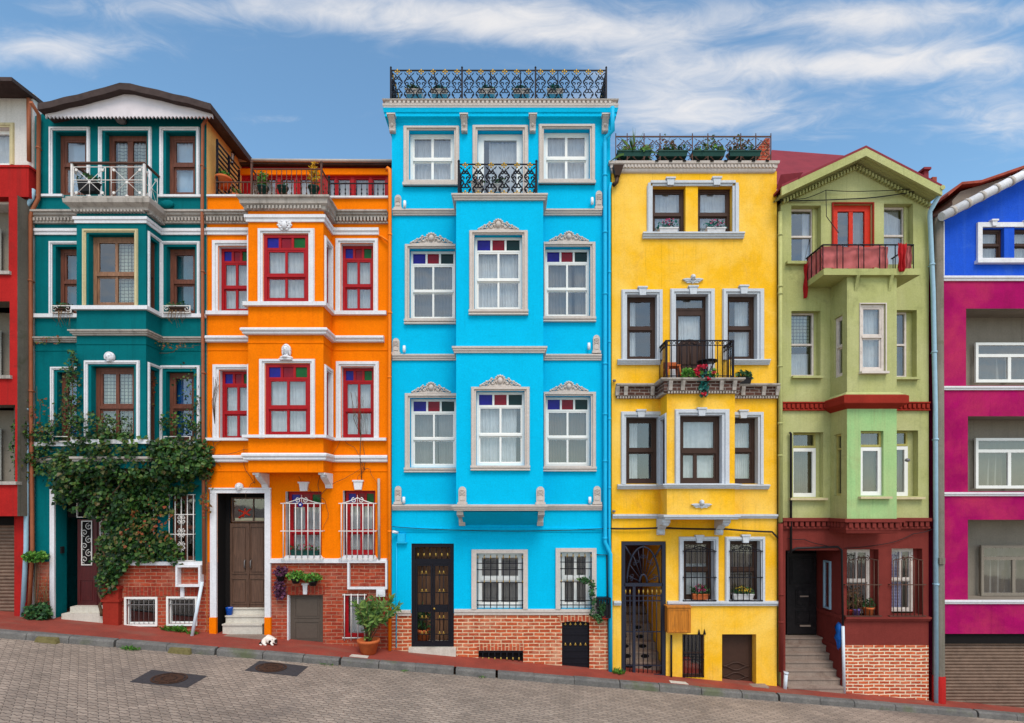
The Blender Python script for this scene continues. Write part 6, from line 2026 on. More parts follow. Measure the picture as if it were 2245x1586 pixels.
for F_, o, px in ((FW, win1[0], 1796), (FW, win1[1], 2000), (PB, b1, None)):
    bb = o[1] if px is None else XL(px)
    zq = o[3] - .33
    window(H, F_, (o[0], bb, zq, o[3]), .07 if px is None else .14, 'olive', fw=.04, rail=None, mull=None, cur='tan_curtain', folds=9, name='transom')
    window(H, F_, (o[0], bb, o[2], zq - .004), .06 if px is None else .13, 'pvc', fw=.075, rail=None, mull=None, cur='tan_curtain', folds=11)
    if px:
        mb = MB(); mb.box(bb, o[1], -.18, -.15, o[2], o[3]); mb.build('window_side_panel', 'lime', H)
for F_, a_, b_, y, mt in ((FW, 1734, 1800, 826, 'lime'), (PB, 1883, 1943, 816, 'worn_white'), (FW, 1945, 2011, 829, 'lime'), (FW, 1729, 1810, 1092, 'cream'), (PB, 1881, 1950, 1089, 'cream'), (FW, 1948, 2022, 1090, 'cream')):
    mb = MB(F_); mb.box(F_.X(a_), F_.X(b_), 0, .10, F_.Z(y + 5), F_.Z(y)); mb.build('window_sill', mt, H)
# red band and bay collar
z0_, z1_ = FW.Z(901), FW.Z(882)
MB().sweep([(x0, 0), (xa, 0)], [(0, z0_), (.05, z0_), (.05, z0_ + .03), (.03, z0_ + .04), (.03, z1_ - .04), (.06, z1_ - .03), (.06, z1_), (0, z1_)]).build('red_band', 'rust_red', H)
MB().sweep([(xb, 0), (x1, 0)], [(0, z0_), (.05, z0_), (.05, z0_ + .03), (.03, z0_ + .04), (.03, z1_ - .04), (.06, z1_ - .03), (.06, z1_), (0, z1_)]).build('red_band', 'rust_red', H)
dentils(H, [(x0, 0), (xa, 0)], z0_ + .05, z1_ - .05, .02, .07, .10, .06, 'rust_red'); dentils(H, [(xb, 0), (x1, 0)], z0_ + .05, z1_ - .05, .02, .07, .10, .06, 'rust_red')
MB().sweep([(xa, 0), (xa, -d), (xb, -d), (xb, 0)], [(-.25, z0_ - .06), (0, z0_ - .06), (.13, z0_ + .02), (.15, z0_ + .04), (.15, z1_ + .0), (.10, z1_ + .03), (0, z1_ + .06), (-.2, z1_ + .06)]).build('bay_collar', 'rust_red', H)
MB().sweep([(xa, 0), (xa, -d), (xb, -d), (xb, 0)], [(0, z1_ + .062), (.10, z1_ + .032), (.02, z1_ + .10)]).build('bay_collar_top', 'lime', H)
# maroon cornice with scallops
pf = [(x0, 0), (xa, 0), (xa, -d), (xb, -d), (xb, 0), (x1, 0)]
bar_band(H, pf, FW.Z(1143), FW.Z(1136), .10, 'maroon', 'cornice', 1)
bar_band(H, pf, FW.Z(1159), FW.Z(1155), .05, 'maroon', 'cornice', 1)
dentils(H, pf, FW.Z(1154), FW.Z(1144), 0, .08, .12, .075, 'maroon', 'scallop_band')
# balcony slab and railing
PS = Plane(.7)
s0, s1_, = PS.X(1806), PS.X(2018)
zs = FW.Z(632)
mb = MB(); mb.raw([(s0, 0, zs), (s1_, 0, zs), (s1_, -.7, zs), (s0, -.7, zs), (s0, 0, zs + .13), (s1_, 0, zs + .13), (s1_, -.7, zs + .13), (s0, -.7, zs + .13)], [(0, 1, 2, 3), (4, 5, 6, 7), (0, 1, 5, 4), (1, 2, 6, 5), (2, 3, 7, 6), (3, 0, 4, 7)])
mb.build('balcony', 'lime', H)
for u in (PB.X(1876), PB.X(1950)):
    mb = MB(); mb.F = Frame(u, 0, 0, -1); mb.prism([(d + .002, zs - .002), (d + .1, zs - .002), (d + .06, zs - .10), (d + .002, zs - .3)], -.03, .03); mb.build('balcony_bracket', 'lime', H)
mb = MB(PS); ra, rb = PS.X(1807), PS.X(2006); zq0, zq1 = zs + .13, PS.Z(534)
mb.box(ra, rb, -.06, -.03, zq1 - .02, zq1)
for px in (1807, 1838, 1851, 1885, 1897, 1932, 1944, 1966, 1984, 2006):
    mb.tube([(PS.X(px), -.045, zq0 - .06), (PS.X(px), -.045, zq1)], .010, 5)
mb.F = Frame(ra, 0, 0, -1); mb.box(0, .66, -.015, .015, zq1 - .02, zq1)
for u in (.05, .22, .40, .55):
    mb.tube([(u, 0, zq0), (u, 0, zq1)], .010, 5)
mb.F = Frame(rb, 0, 0, -1); mb.box(0, .66, -.015, .015, zq1 - .02, zq1)
for u in (.05, .25, .45):
    mb.tube([(u, 0, zq0), (u, 0, zq1)], .010, 5)
mb.build('railing', 'iron', H)
# roof with deep eaves, boarded soffit and dentils
PE = Plane(.38)
eL, eA, eR = (PE.X(1714), PE.Z(409)), (PE.X(1899), PE.Z(322)), (PE.X(2066), PE.Z(409))
mb = MB(PE); roof_slab(mb, PE, [(1714, 405), (1899, 319), (2066, 405)], .05, 8.5); mb.build('roof', 'roof_red', H)
mb = MB(PE)
for (p, q) in ((eL, eA), (eA, eR)):
    mb.add([(p[0], -.002, p[1] + .0), (q[0], -.002, q[1] + .0), (q[0], -.002, q[1] - .19), (p[0], -.002, p[1] - .19), (p[0], -.05, p[1]), (q[0], -.05, q[1]), (q[0], -.05, q[1] - .19), (p[0], -.05, p[1] - .19)], [(0, 1, 2, 3), (4, 5, 6, 7), (0, 1, 5, 4), (3, 2, 6, 7), (0, 3, 7, 4), (1, 2, 6, 5)])
mb.build('bargeboard', 'lime', H)
mb = MB(PE)
for (p, q) in ((eL, eA), (eA, eR)):
    k = 10
    for i in range(4):
        n0 = -.052 - i * .082; n1 = n0 - .076
        mb.add([(p[0], n0, p[1] - .15), (q[0], n0, q[1] - .15), (q[0], n1, q[1] - .15), (p[0], n1, p[1] - .15), (p[0], n0, p[1] - .12), (q[0], n0, q[1] - .12), (q[0], n1, q[1] - .12), (p[0], n1, p[1] - .12)],
               [(0, 1, 2, 3), (4, 5, 6, 7), (0, 1, 5, 4), (3, 2, 6, 7)])
mb.build('soffit_boards', 'lime', H)
mb = MB()
wl, wa, wr = (x0, FW.Z(430)), (PE.X(1899), FW.Z(352)), (x1, FW.Z(430))
sl = (eA[1] - eL[1]) / (eA[0] - eL[0]); sr = (eR[1] - eA[1]) / (eR[0] - eA[0])
def soff(u): return (eA[1] + (u - eA[0]) * (sl if u < eA[0] else sr)) - .16
n_ = 46
for i in range(n_ + 1):
    u = x0 + .04 + (x1 - x0 - .08) * i / n_
    z = soff(u); mb.box(u - .02, u + .02, 0, .09, z - .12, z - .04)
mb.build('dentil_band', 'lime', H)
mb = MB()
mb.add([(x0, .002, zc_ - .0), (x1, .002, zc_), (x1, .002, max(zc_ + .01, soff(x1) + .05)), (eA[0], .002, soff(eA[0]) + .08), (x0, .002, max(zc_ + .01, soff(x0) + .05))], [(0, 1, 2, 3, 4)])
mb.build('gable_wall', 'lime', H)
mb = MB(PE); mb.box(PE.X(2034), PE.X(2044), -.4, -.1, PE.Z(392), PE.Z(368)); mb.box(PE.X(2030), PE.X(2046), -.62, -.05, PE.Z(368), PE.Z(363)); mb.build('chimney_vent', 'roof_red', H)
mb = MB(PE); mb.box(PE.X(2052), PE.X(2062), -.5, -.1, PE.Z(400), PE.Z(382)); mb.build('ridge_tile', 'roof_tile', H)
mb = MB(); pts = [(PE.X(2066), -.40, PE.Z(412)), (PE.X(2066), 4, PE.Z(412))]; mb.tube(pts, .05, 8, world=True); mb.build('gutter', 'pipe_green', H)
mb = MB(); mb.raw([(x0 - .1, -.2, FW.Z(395)), (x0 + .25, -.45, FW.Z(405)), (x0 + .1, -.3, FW.Z(430)), (x0 - .12, -.25, FW.Z(440)), (x0 - .15, -.1, FW.Z(420))], [(0, 1, 2, 4), (2, 3, 4)]); mb.build('torn_flashing', 'roof_red', H)
# maroon ground floor: recessed entrance, steps, side window
e0, e1, eT = ent[0], ent[1], ent[3]
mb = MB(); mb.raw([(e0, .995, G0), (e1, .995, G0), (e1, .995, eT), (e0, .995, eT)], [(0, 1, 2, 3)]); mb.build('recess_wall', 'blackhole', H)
PD = Plane(-.9)
dq = PD.r(1726, 1214, 1791, 1391)
dr = panel_door(H, FW, (max(e0 + .02, dq[0]), dq[1], dq[2], dq[3]), .92, 'door_black', [(.1, .62, .9, .95), (.3, .12, .8, .3), (.3, .34, .8, .56)], proud=.02)
q = MB(); q.box(dq[0] + .3, dq[1] - .15, -.915, -.895, dq[2] + .18, dq[2] + .22); q.build('kick_plate', 'step_stone', dr); q = MB(); q.box(dq[0] + .3, dq[1] - .2, -.915, -.895, dq[2] + .88, dq[2] + .91); q.build('letter_slot', 'step_stone', dr)
zfl = PD.Z(1392)
ns = 7
zb0 = gz(e1) + .02
for i in range(ns):
    z = zb0 + (zfl - zb0) * (i + 1) / ns - .02
    mb = MB(); n1 = .10 - i * .135
    mb.box(e0 + .01, e1 - .005 if n1 < -.002 else e1 - .005, -.99, n1 - .02, z - (.5 if i == 0 else .21), z - .035); mb.box(e0 + .006, e1 - .004, -.99, n1, z - .035, z); mb.build('stair_step', 'step_stone', H)
FS = Frame(e1, 1.0, 0, -1)
mb = MB(); mb.F = FS
mb.box(.0, 1.0, .003, .03, FW.Z(1358), FW.Z(1350)); mb.build('recess_moulding', 'maroon', H); mb = MB(FS); mb.box(.0, 1.0, .003, .02, FW.Z(1428), FW.Z(1420)); mb.build('recess_moulding', 'maroon', H)
w = window(H, FS, (.35, .62, FW.Z(1345), FW.Z(1235)), -.04, 'pipe_pale', fw=.035, rail=None, mull=None, cur=None, glass='glass_bright')
for o, gx in ((gw[0], 1), (gw[1], 2)):
    bx = o[1] - .10
    w = window(H, FW, (o[0], bx, o[2] + .04, o[3]), .14, 'worn_white', fw=.05, rail=.5, mull=.52, lowmull=0, cur='lilac_curtain' if gx == 2 else 'tan_curtain', folds=8, bar=.04, spans=((.15, .8),) if gx == 2 else ((0, .2),))
    mb = MB(); mb.box(bx, o[1], -.18, -.15, o[2], o[3]); mb.build('window_side_panel', 'maroon', H)
    a_ = 1858 if gx == 1 else 1955
    grille(H, FW, a_, 1228, a_ + 64, 1350, 8, (.0, .56), 'iron_rust', .05, .10, .010, ext=.08)
    mb = MB(); m_ = (o[0] + o[1]) / 2
bar_band(H, [(XL(1850), 0), (x1, 0)], FW.Z(1361), FW.Z(1352), .09, 'maroon', 'sill_band', 2)
# pipes on this house
drainpipe(H, [(XL(2040), -.3, FW.Z(438)), (XL(2030), -.12, FW.Z(470)), (XL(2031), -.1, FW.Z(480)), (XL(2038), -.1, FW.Z(640)), (XL(2043), -.1, FW.Z(900)), (XL(2045), -.1, FW.Z(1543))], .045, 'pipe_pale', collars=[(XL(2036), -.1, FW.Z(585)), (XL(2041), -.1, FW.Z(775)), (XL(2044), -.1, FW.Z(965)), (XL(2045), -.1, FW.Z(1280))])
drainpipe(H, [(XL(1728), -.06, FW.Z(949)), (XL(1731), -.06, FW.Z(952)), (XL(1731), -.06, FW.Z(1213))], .025, 'black_plastic', 'conduit')
drainpipe(H, [(XL(1725), -.03, FW.Z(1212)), (XL(1745), -.03, FW.Z(1202)), (XL(1835), -.03, FW.Z(1199)), (XL(1843), -.04, FW.Z(1206)), (XL(1845), -.05, FW.Z(1370))], .022, 'black_plastic', 'conduit')
drainpipe(H, [(XL(1845), -.05, FW.Z(1372)), (XL(1848), -.05, gz(XL(1848)) + CZ * 0)], .032, 'pipe_white', 'conduit')
mb = MB(); mb.ell((XL(1944), .63, FW.Z(1014)), (.05, .05, .04), 8, 5); mb.build('wall_spotlight', 'lampmetal', H)

# ================================================================ magenta house
H = house(XL(2200), 'magenta house with cobalt blue gable and brown roller shutter at the right end')
x0, x1 = XL(2060), XL(2520)
G0 = gz(x1) - .6
ops = [FW.r(2118, 677, 2500, 846), FW.r(2122, 913, 2500, 1078), FW.r(2122, 1140, 2500, 1316)]
top = [FW.r(2150, 502, 2199, 572), FW.r(2221, 502, 2270, 572)]
gar = (XL(2066), XL(2500), G0, FW.Z(1390))
mb = MB(); mb.m = 0
wall_grid(mb, FW, x0, x1, G0, FW.Z(613), [o + (.6, 2) for o in ops] + [gar + (.2, 3)], .6)
mb.m = 1
wall_grid(mb, FW, x0, x1, FW.Z(613), FW.Z(500), [o for o in top if o[3] < FW.Z(500)] , .15)
mb.add([(x0, 0, FW.Z(500)), (x1, 0, FW.Z(500)), (x1, 0, FW.Z(340)), (XL(2320), 0, FW.Z(350)), (x0, 0, FW.Z(480))], [(0, 1, 2, 3, 4)])
mb.m = 0
shell(mb, x0, x1, G0, FW.Z(500), back=8)
mb.build('wall', ['magenta', 'cobalt', 'greige', 'blackhole'], H)
FBk = Plane(-.6)
interior(H, x0, x1, FW.Z(610), FW.Z(470), 1.2)
for i, (o, y0, y1) in enumerate(zip(ops, (755, 962, 1195), (842, 1072, 1305))):
    mb = MB(FBk); mb.quad((o[0], 0, o[2]), (o[1], 0, o[2]), (o[1], 0, o[3]), (o[0], 0, o[3])); mb.build('recess_wall', 'greige', H)
    wq = FBk.r(2128 if i < 2 else 2140, y0, 2480, y1)
    window(H, FBk, (wq[0], wq[1], wq[2], wq[3]), depth=-.14, frame='pvc' if i < 2 else 'greige', fw=.06, rail=None, mull=(.2, .4, .6, .8), trans=.20, cur='tan_curtain', spans=((0, .38), (.45, 1)), folds=20, bar=.07)
for y0, y1 in ((856, 848), (1088, 1080), (1324, 1316)):
    bar_band(H, [(x0 + .01, 0), (x1, 0)], FW.Z(y0), FW.Z(y1), .06, 'white', 'sill_band', 2)
bar_band(H, [(x0 - .02, 0), (x1, 0)], FW.Z(617), FW.Z(607), .06, 'white', steps=2)
mb = MB(); mb.box(x0 - .02, XL(2067), .003, .05, FW.Z(607) + .012, FW.Z(488)); mb.build('corner_strip', 'white', H)
q = FW.r(2140, 490, 2282, 573)
for o in top:
    window(H, FW, o, .05, 'wood_dark', fw=.05, rail=.5, mull=None, cur='sheer', folds=6, bar=.045, glass='glass_bright')
mb = MB(); frame_bars(mb, q[0], q[1], q[2] - .05, q[3], .10, .003, .05); mb.build('architrave', 'white', H)
mb = MB(); mb.box(XL(2199), XL(2221), .003, .03, q[2] + .05, q[3] - .1); mb.build('window_pier', 'cobalt', H)
mb = MB(); mb.box(q[0] - .04, q[1] + .04, 0, .10, FW.Z(580), FW.Z(573)); mb.build('window_sill', 'white', H)
keystone(H, FW, 2168, 485, 2181, 499, 'white', .08); keystone(H, FW, 2241, 485, 2254, 499, 'white', .08)
# sloping verge gutter
mb = MB(); mb.tube([(XL(2047), .22, FW.Z(487)), (XL(2330), .22, FW.Z(342))], .095, 10)
vg = mb.build('verge_gutter', 'white', H)
for k in range(9):
    t_ = .08 + k * .11; p = (XL(2047) + (XL(2330) - XL(2047)) * t_, .22, FW.Z(487) + (FW.Z(342) - FW.Z(487)) * t_)
    mb = MB(); dx, dz_ = .03, .0155; mb.tube([(p[0] - dx, .22, p[2] - dz_), (p[0] + dx, .22, p[2] + dz_)], .108, 10); mb.build('gutter_joint', 'gutter', vg)
mb = MB(); mb.raw([(XL(2045), -.12, FW.Z(478)), (XL(2330), -.12, FW.Z(333)), (XL(2330), 8, FW.Z(333)), (XL(2045), 8, FW.Z(478))], [(0, 1, 2, 3)]); mb.build('roof', 'roof_tile', H)
PD2 = Plane(-1.0)
mb = MB(PD2); mb.prism([(PD2.X(2088), PD2.Z(470)), (PD2.X(2088), PD2.Z(440)), (PD2.X(2106), PD2.Z(420)), (PD2.X(2300), PD2.Z(362)), (PD2.X(2300), PD2.Z(470))], -1.2, 0); mb.build('dormer', 'greige', H)
mb = MB(PD2); roof_slab(mb, PD2, [(2068, 432), (2098, 407), (2140, 403), (2245, 367), (2330, 338)], .06, 1.6, .15); mb.build('dormer_roof', 'roof_tile', H)
shutter_slats(H, FW, (gar[0], gar[1], gz(x0) - .4 - .4, FW.Z(1412)), .14, 'shutter', .07)
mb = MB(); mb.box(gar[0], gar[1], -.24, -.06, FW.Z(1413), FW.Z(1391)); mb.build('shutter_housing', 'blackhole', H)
mb = MB()
for i in range(5):
    z = FW.Z(457 + i * 4)
    mb.raw([(XL(2036), .1 + i * .25, FW.Z(470) + i * .05), (XL(2072), .1 + i * .25, FW.Z(468) + i * .05), (XL(2072), .4 + i * .25, FW.Z(464) + i * .05), (XL(2036), .4 + i * .25, FW.Z(466) + i * .05)], [(0, 1, 2, 3)])
mb.build('side_roof', 'roof_tile', H)
# concrete pole between the last two houses
mb = MB(); xp = XL(2054)
mb.m = 0
mb.lathe((xp, .05, 0), [(.11, FW.Z(1482)), (.085, FW.Z(480)), (.001, FW.Z(480))], 10)
mb.m = 1; mb.lathe((xp, .05, 0), [(.125, gz(xp) - .3), (.125, FW.Z(1482)), (.1, FW.Z(1478))], 10)
mb.m = 0; mb.box(xp - .08, xp + .04, .1, .18, FW.Z(1235), FW.Z(1222))
o = mb.build('concrete_pole', ['concrete', 'red'], origin=(xp, -.05, gz(xp)))
tag(o, 'weathered concrete pole with red base between green and magenta houses', 'pole')
# roof of a house further back
T = thing('back_house', (XL(1765), 3, gz(XL(1765))), 'house behind the row showing only its dark red sheet roof and brick chimney', 'house')
PK = Plane(-2.5); PF = Plane(-4.7)
mb = MB(PK)
mb.add([(PK.X(1678), 0, PK.Z(405)), (PK.X(1800), 0, PK.Z(405)), (PF.X(1850), -2.2, PF.Z(341)), (PF.X(1692), -2.2, PF.Z(329))], [(0, 1, 2, 3)])
mb.add([(PK.X(1678), -.1, PK.Z(408)), (PK.X(1800), -.1, PK.Z(408)), (PF.X(1850), -2.3, PF.Z(345)), (PF.X(1692), -2.3, PF.Z(333))], [(0, 1, 2, 3)])
mb.build('roof', 'roof_red', T)
mb = MB(PK); mb.box(PK.X(1685), PK.X(1795), -4, -.3, -1, PK.Z(409)); mb.build('wall', 'greige', T)
PK2 = Plane(-1.2)
mb = MB(PK2); mb.prism([(PK2.X(1648), PK2.Z(365)), (PK2.X(1648), PK2.Z(341)), (PK2.X(1678), PK2.Z(303)), (PK2.X(1688), PK2.Z(303)), (PK2.X(1688), PK2.Z(365))], -.4, 0); mb.build('chimney', 'brickB', T)

# ================================================================ plants, pots, street things
# climbing vine on the teal house
T = thing('climbing_vine', (XL(229), -.08, gz(XL(229))), 'dense ivy covering the lower floors of the teal house', 'vine')
rv = random.Random(11)
stm = MB()
def wander(p0, p1, n0, n1, k=9, amp=.07):
    out = []
    for i in range(k + 1):
        q = i / k
        out.append((XL(p0[0]) + (XL(p1[0]) - XL(p0[0])) * q + rv.uniform(-amp, amp) * (0 < i < k), -(n0 + (n1 - n0) * q) + rv.uniform(-.02, .02), FW.Z(p0[1]) + (FW.Z(p1[1]) - FW.Z(p0[1])) * q + rv.uniform(-amp, amp) * .5))
    return out
stems = [((229, 1352), (228, 1240), .08, .1, .035), ((228, 1245), (240, 1120), .1, .2, .03), ((240, 1130), (180, 1000), .2, .35, .022), ((240, 1120), (330, 1000), .2, .5, .022), ((330, 1010), (455, 960), .4, .12, .016), ((180, 1000), (70, 1010), .2, .12, .014),
         ((200, 970), (212, 800), .62, .6, .012), ((335, 1000), (332, 760), .25, .1, .012), ((70, 1000), (58, 700), .15, .16, .010), ((330, 780), (440, 760), .08, .06, .008), ((430, 970), (420, 850), .1, .08, .009), ((110, 960), (160, 850), .1, .1, .008), ((100, 950), (92, 850), .1, .12, .008), ((460, 1000), (460, 1120), .12, .1, .012)]
for a, b, n0, n1, r_ in stems:
    stm.tube(wander(a, b, n0, n1), r_, 6, r_ * .5, world=True)
stm.build('stem', 'stem', T)
L = MB(); L2 = MB()
def ivy(cx, cy, rx, ry, count, n0, n1, size=.085, mbb=None, hang=.5):
    def f():
        while True:
            a, b = rv.uniform(-1, 1), rv.uniform(-1, 1)
            q = a * a + b * b
            if q < 1 and rv.random() < 1.05 - q * .55:
                nn = n0 + (n1 - n0) * rv.random() * (1 - .5 * q)
                # clumps: leave gaps
                X, Z = XL(cx + a * rx), FW.Z(cy + b * ry)
                g = math.sin(X * 7.3 + 1.2 * math.sin(Z * 5)) * math.sin(Z * 8.1 + 1.7 * math.sin(X * 4))
                if g < -.35 and rv.random() < .75: continue
                if g > .3: nn += .10 * rv.random()
                return Vector((X, -nn, Z))
    leaves(mbb or L, f, count, size, Vector((0, -1, .45)), .45, hang=hang, r=rv)
for e in ((300, 1022, 165, 42, 2700, .05, .68), (200, 1035, 78, 55, 1000, .05, .6), (400, 1005, 70, 48, 900, .05, .45), (262, 1100, 66, 46, 1000, .05, .45), (315, 1192, 74, 40, 1000, .05, .24), (290, 1145, 62, 32, 620, .05, .3), (255, 1215, 38, 50, 520, .05, .24),
          (245, 1275, 24, 32, 190, .04, .2), (345, 1095, 60, 36, 460, .05, .3), (285, 980, 90, 26, 600, .35, .75), (175, 1085, 48, 38, 260, .05, .35), (455, 1010, 20, 45, 240, .05, .25), (395, 1060, 45, 26, 240, .05, .25), (390, 1215, 22, 24, 90, .05, .15)):
    ivy(*e)
for e in ((207, 880, 16, 95, 330, .52, .68, .06), (105, 985, 45, 60, 420, .03, .22, .07), (60, 985, 18, 130, 320, .12, .25, .06), (55, 850, 9, 180, 260, .1, .2, .05), (330, 900, 14, 110, 330, .06, .3, .055), (435, 935, 12, 80, 140, .03, .15, .055),
          (160, 860, 22, 90, 130, .03, .2, .05), (395, 930, 40, 28, 200, .05, .2, .06), (240, 940, 60, 30, 260, .5, .7, .06), (150, 940, 40, 40, 160, .05, .2, .055), (415, 850, 30, 60, 60, .03, .12, .05), (300, 940, 30, 25, 70, .5, .65, .05)):
    ivy(*e)
L.build('foliage', 'ivy', T)
for e in ((335, 840, 16, 75, 160, .08, .2, .05), (105, 920, 30, 50, 60, .05, .15, .055), (380, 762, 55, 8, 60, .12, .18, .04), (350, 1130, 50, 30, 70, .3, .42, .07), (460, 1080, 14, 60, 70, .1, .2, .06), (340, 1180, 60, 30, 60, .3, .42, .07), (125, 752, 35, 10, 30, .12, .17, .045)):
    ivy(*e, mbb=L2)
L2.build('autumn_foliage', 'ivy_red', T)
# bare creeper on the orange house
mb = MB()
for _ in range(16):
    a = (rv.choice([(800, 1030), (560, 1060), (470, 1000), (700, 1090)]))
    p = [a[0], a[1]]; pts = []
    dirx, diry = rv.uniform(-9, 9), rv.uniform(-16, 4)
    for i in range(9):
        pts.append((XL(p[0]), -.03 - .02 * rv.random(), FW.Z(p[1])))
        dirx += rv.uniform(-5, 5); diry += rv.uniform(-5, 5); p[0] += dirx; p[1] += diry
        p[0] = min(848, max(462, p[0]))
    mb.tube(pts, .006, 4, .003, world=True)
for k in range(10):
    x_ = 790 + rv.uniform(-12, 12); mb.tube([(XL(795), -.12, FW.Z(960)), (XL(x_), -.12, FW.Z(920)), (XL(x_ + rv.uniform(-14, 14)), -.12, FW.Z(870 + rv.uniform(-10, 25)))], .005, 4, .003, world=True)
mb.tube([(XL(795), -.05, FW.Z(1055)), (XL(792), -.10, FW.Z(1000)), (XL(795), -.13, FW.Z(955))], .008, 4, world=True)
for k in range(7):
    mb.tube([(XL(474), -.06, FW.Z(930)), (XL(470 + rv.uniform(-4, 8)), -.06, FW.Z(880)), (XL(476 + rv.uniform(-6, 10)), -.06, FW.Z(820 + rv.uniform(0, 30)))], .005, 4, .003, world=True)
o = mb.build('bare_creeper', 'stem', origin=(XL(700), -.05, FW.Z(1060))); tag(o, 'leafless creeper twigs spread over the orange house front', 'vine')

# shrubs at the teal house
def shrub(label, cx, cy, rx, ry, n, count, mat='leaf', size=.06, name='shrub', stem_to=None):
    base = (XL(cx), -n, stem_to if stem_to is not None else gz(XL(cx)))
    T = thing(name, base, label, 'plant')
    zc = FW.Z(cy)
    rr = random.Random(int(cx))
    st = MB()
    for k in range(7):
        t = blob((XL(cx), -n, zc), (rx / 100 * .7, .12, ry / 100 * .7), rr=rr)()
        st.tube([(base[0] + rr.uniform(-.03, .03), base[1] + rr.uniform(-.03, .03), base[2]), ((base[0] + t.x) / 2 + rr.uniform(-.04, .04), (base[1] + t.y) / 2, (base[2] + t.z) / 2), tuple(t)], .010, 5, .004, world=True)
    st.build('stem', 'stem', T)
    L = MB(); leaves(L, blob((XL(cx), -n, zc), (rx / 100, .18, ry / 100), rr=rr), count, size, Vector((0, -.8, .7)), r=rr); L.build('foliage', mat, T)
    return T
shrub('bright green cushion shrub on a thin stem left of teal door', 95, 1219, 23, 11, .2, 420, 'leaf', .055)
shrub('low leafy shrub at foot of teal wall beside the pipes', 100, 1340, 27, 20, .2, 330, 'leaf_dark', .08)
mb = MB()
for k in range(14):
    x_ = 112 + rv.uniform(-10, 10)
    mb.tube([(XL(x_), -.12, FW.Z(1345)), (XL(x_ + rv.uniform(-14, 14)), -.16, FW.Z(1300)), (XL(x_ + rv.uniform(-18, 14)), -.14, FW.Z(1262 + rv.uniform(-8, 25)))], .008, 4, .003, world=True)
o = mb.build('dry_bush', 'dry', origin=(XL(112), -.12, gz(XL(112)))); tag(o, 'tangle of dry twigs beside the teal doorway', 'plant')
def weeds(label, cx, cy, rx, n, count, size=.07, mat='leaf'):
    x = XL(cx); z = gz(x)
    y = -n
    rr = random.Random(int(cx * 3)); mb = MB()
    if n > pw(x): z -= .12
    for _ in range(count):
        a = rr.uniform(0, 6.28); q = rr.random() ** .6
        p = Vector((x + math.cos(a) * q * rx / 100, y + math.sin(a) * q * .1, z + .0))
        p.z = z - .0945 * (p.x - x)
        h = size * rr.uniform(.6, 1.8)
        d_ = Vector((rr.gauss(0, .6), rr.gauss(-.2, .5), 1)).normalized()
        w_ = Vector((rr.gauss(0, 1), rr.gauss(0, 1), 0)).normalized() * size * .22
        mb.raw([p, p + d_ * h * .5 + w_, p + d_ * h + Vector((d_.x, d_.y, -.3)) * h * .3, p + d_ * h * .5 - w_], [(0, 1, 2, 3)])
    o = mb.build('weeds', mat, origin=(x, y, z)); o['group'] = 'weed tufts along the pavement'
    return tag(o, label, 'weeds', 'weed tufts along the pavement')
weeds('green weeds growing under the basement grilles of the teal house', 394, 1372, 30, .12, 170, .09)
weeds('weed tuft at the kerb under teal doorway', 80, 1390, 14, pw(XL(80)) + .2, 60, .06)
weeds('weed tuft in the kerb below the basement grilles', 372, 1415, 18, pw(XL(372)) + .2, 90, .06)
weeds('weed tuft at the foot of the blue downpipe and yellow wall', 1353, 1472, 14, .15, 110, .08)
weeds('weed tuft at the white leaning tube by the orange door post', 435, 1395, 12, .2, 70, .06)
weeds('sparse kerb weeds in front of the potted oleander', 752, 1456, 14, pw(XL(752)) + .17, 40, .045)
weeds('sparse kerb weeds in front of the blue house door', 908, 1470, 10, pw(XL(908)) + .17, 26, .04)
weeds('sparse kerb weeds in front of the blue house middle window', 1060, 1487, 10, pw(XL(1060)) + .17, 26, .04)
# leaning white tube
mb = MB(); mb.tube([(XL(441), -.35, FW.Z(1388)), (XL(450), -.12, FW.Z(1274))], .034, 10, world=True)
o = mb.build('plastic_tube', 'pipe_white', origin=(XL(441), -.35, gz(XL(441)))); tag(o, 'white plastic tube leaning against the wall between teal and orange houses', 'pipe')
# white dry plant holders on the teal sills
for i, (cx, cy, lab, F_, n) in enumerate(((145, 686, 'dry trailing plant in the left second floor sill guard of teal house', FW, .03), (394, 684, 'dry trailing plant in the right second floor sill guard of teal house', FW, .03))):
    T = box_planter(lab, F_, cx - 18, cy - 6, cx + 20, cy + 4, .02, .09, 'soil', 'leaf_dark', group='sill plants on the teal house', count=70, size=.05, height=.12)
    mb = MB(); rr = random.Random(i)
    for k in range(12):
        x_ = cx + rr.uniform(-16, 18); mb.tube([(XL(x_), -.13, FW.Z(cy)), (XL(x_ + rr.uniform(-6, 6)), -.16, FW.Z(cy + 18)), (XL(x_ + rr.uniform(-8, 8)), -.14, FW.Z(cy + rr.uniform(20, 45)))], .005, 4, .003, world=True)
    mb.build('trailing_stem', 'dry', T)
# teal balcony planter
PBq = Plane(.25)
box_planter('dark trough with sparse greenery on the teal house balcony', PBq, 183, 405, 222, 428, 0, .18, 'black_plastic', 'leaf_dark', count=60, size=.06, height=.12)
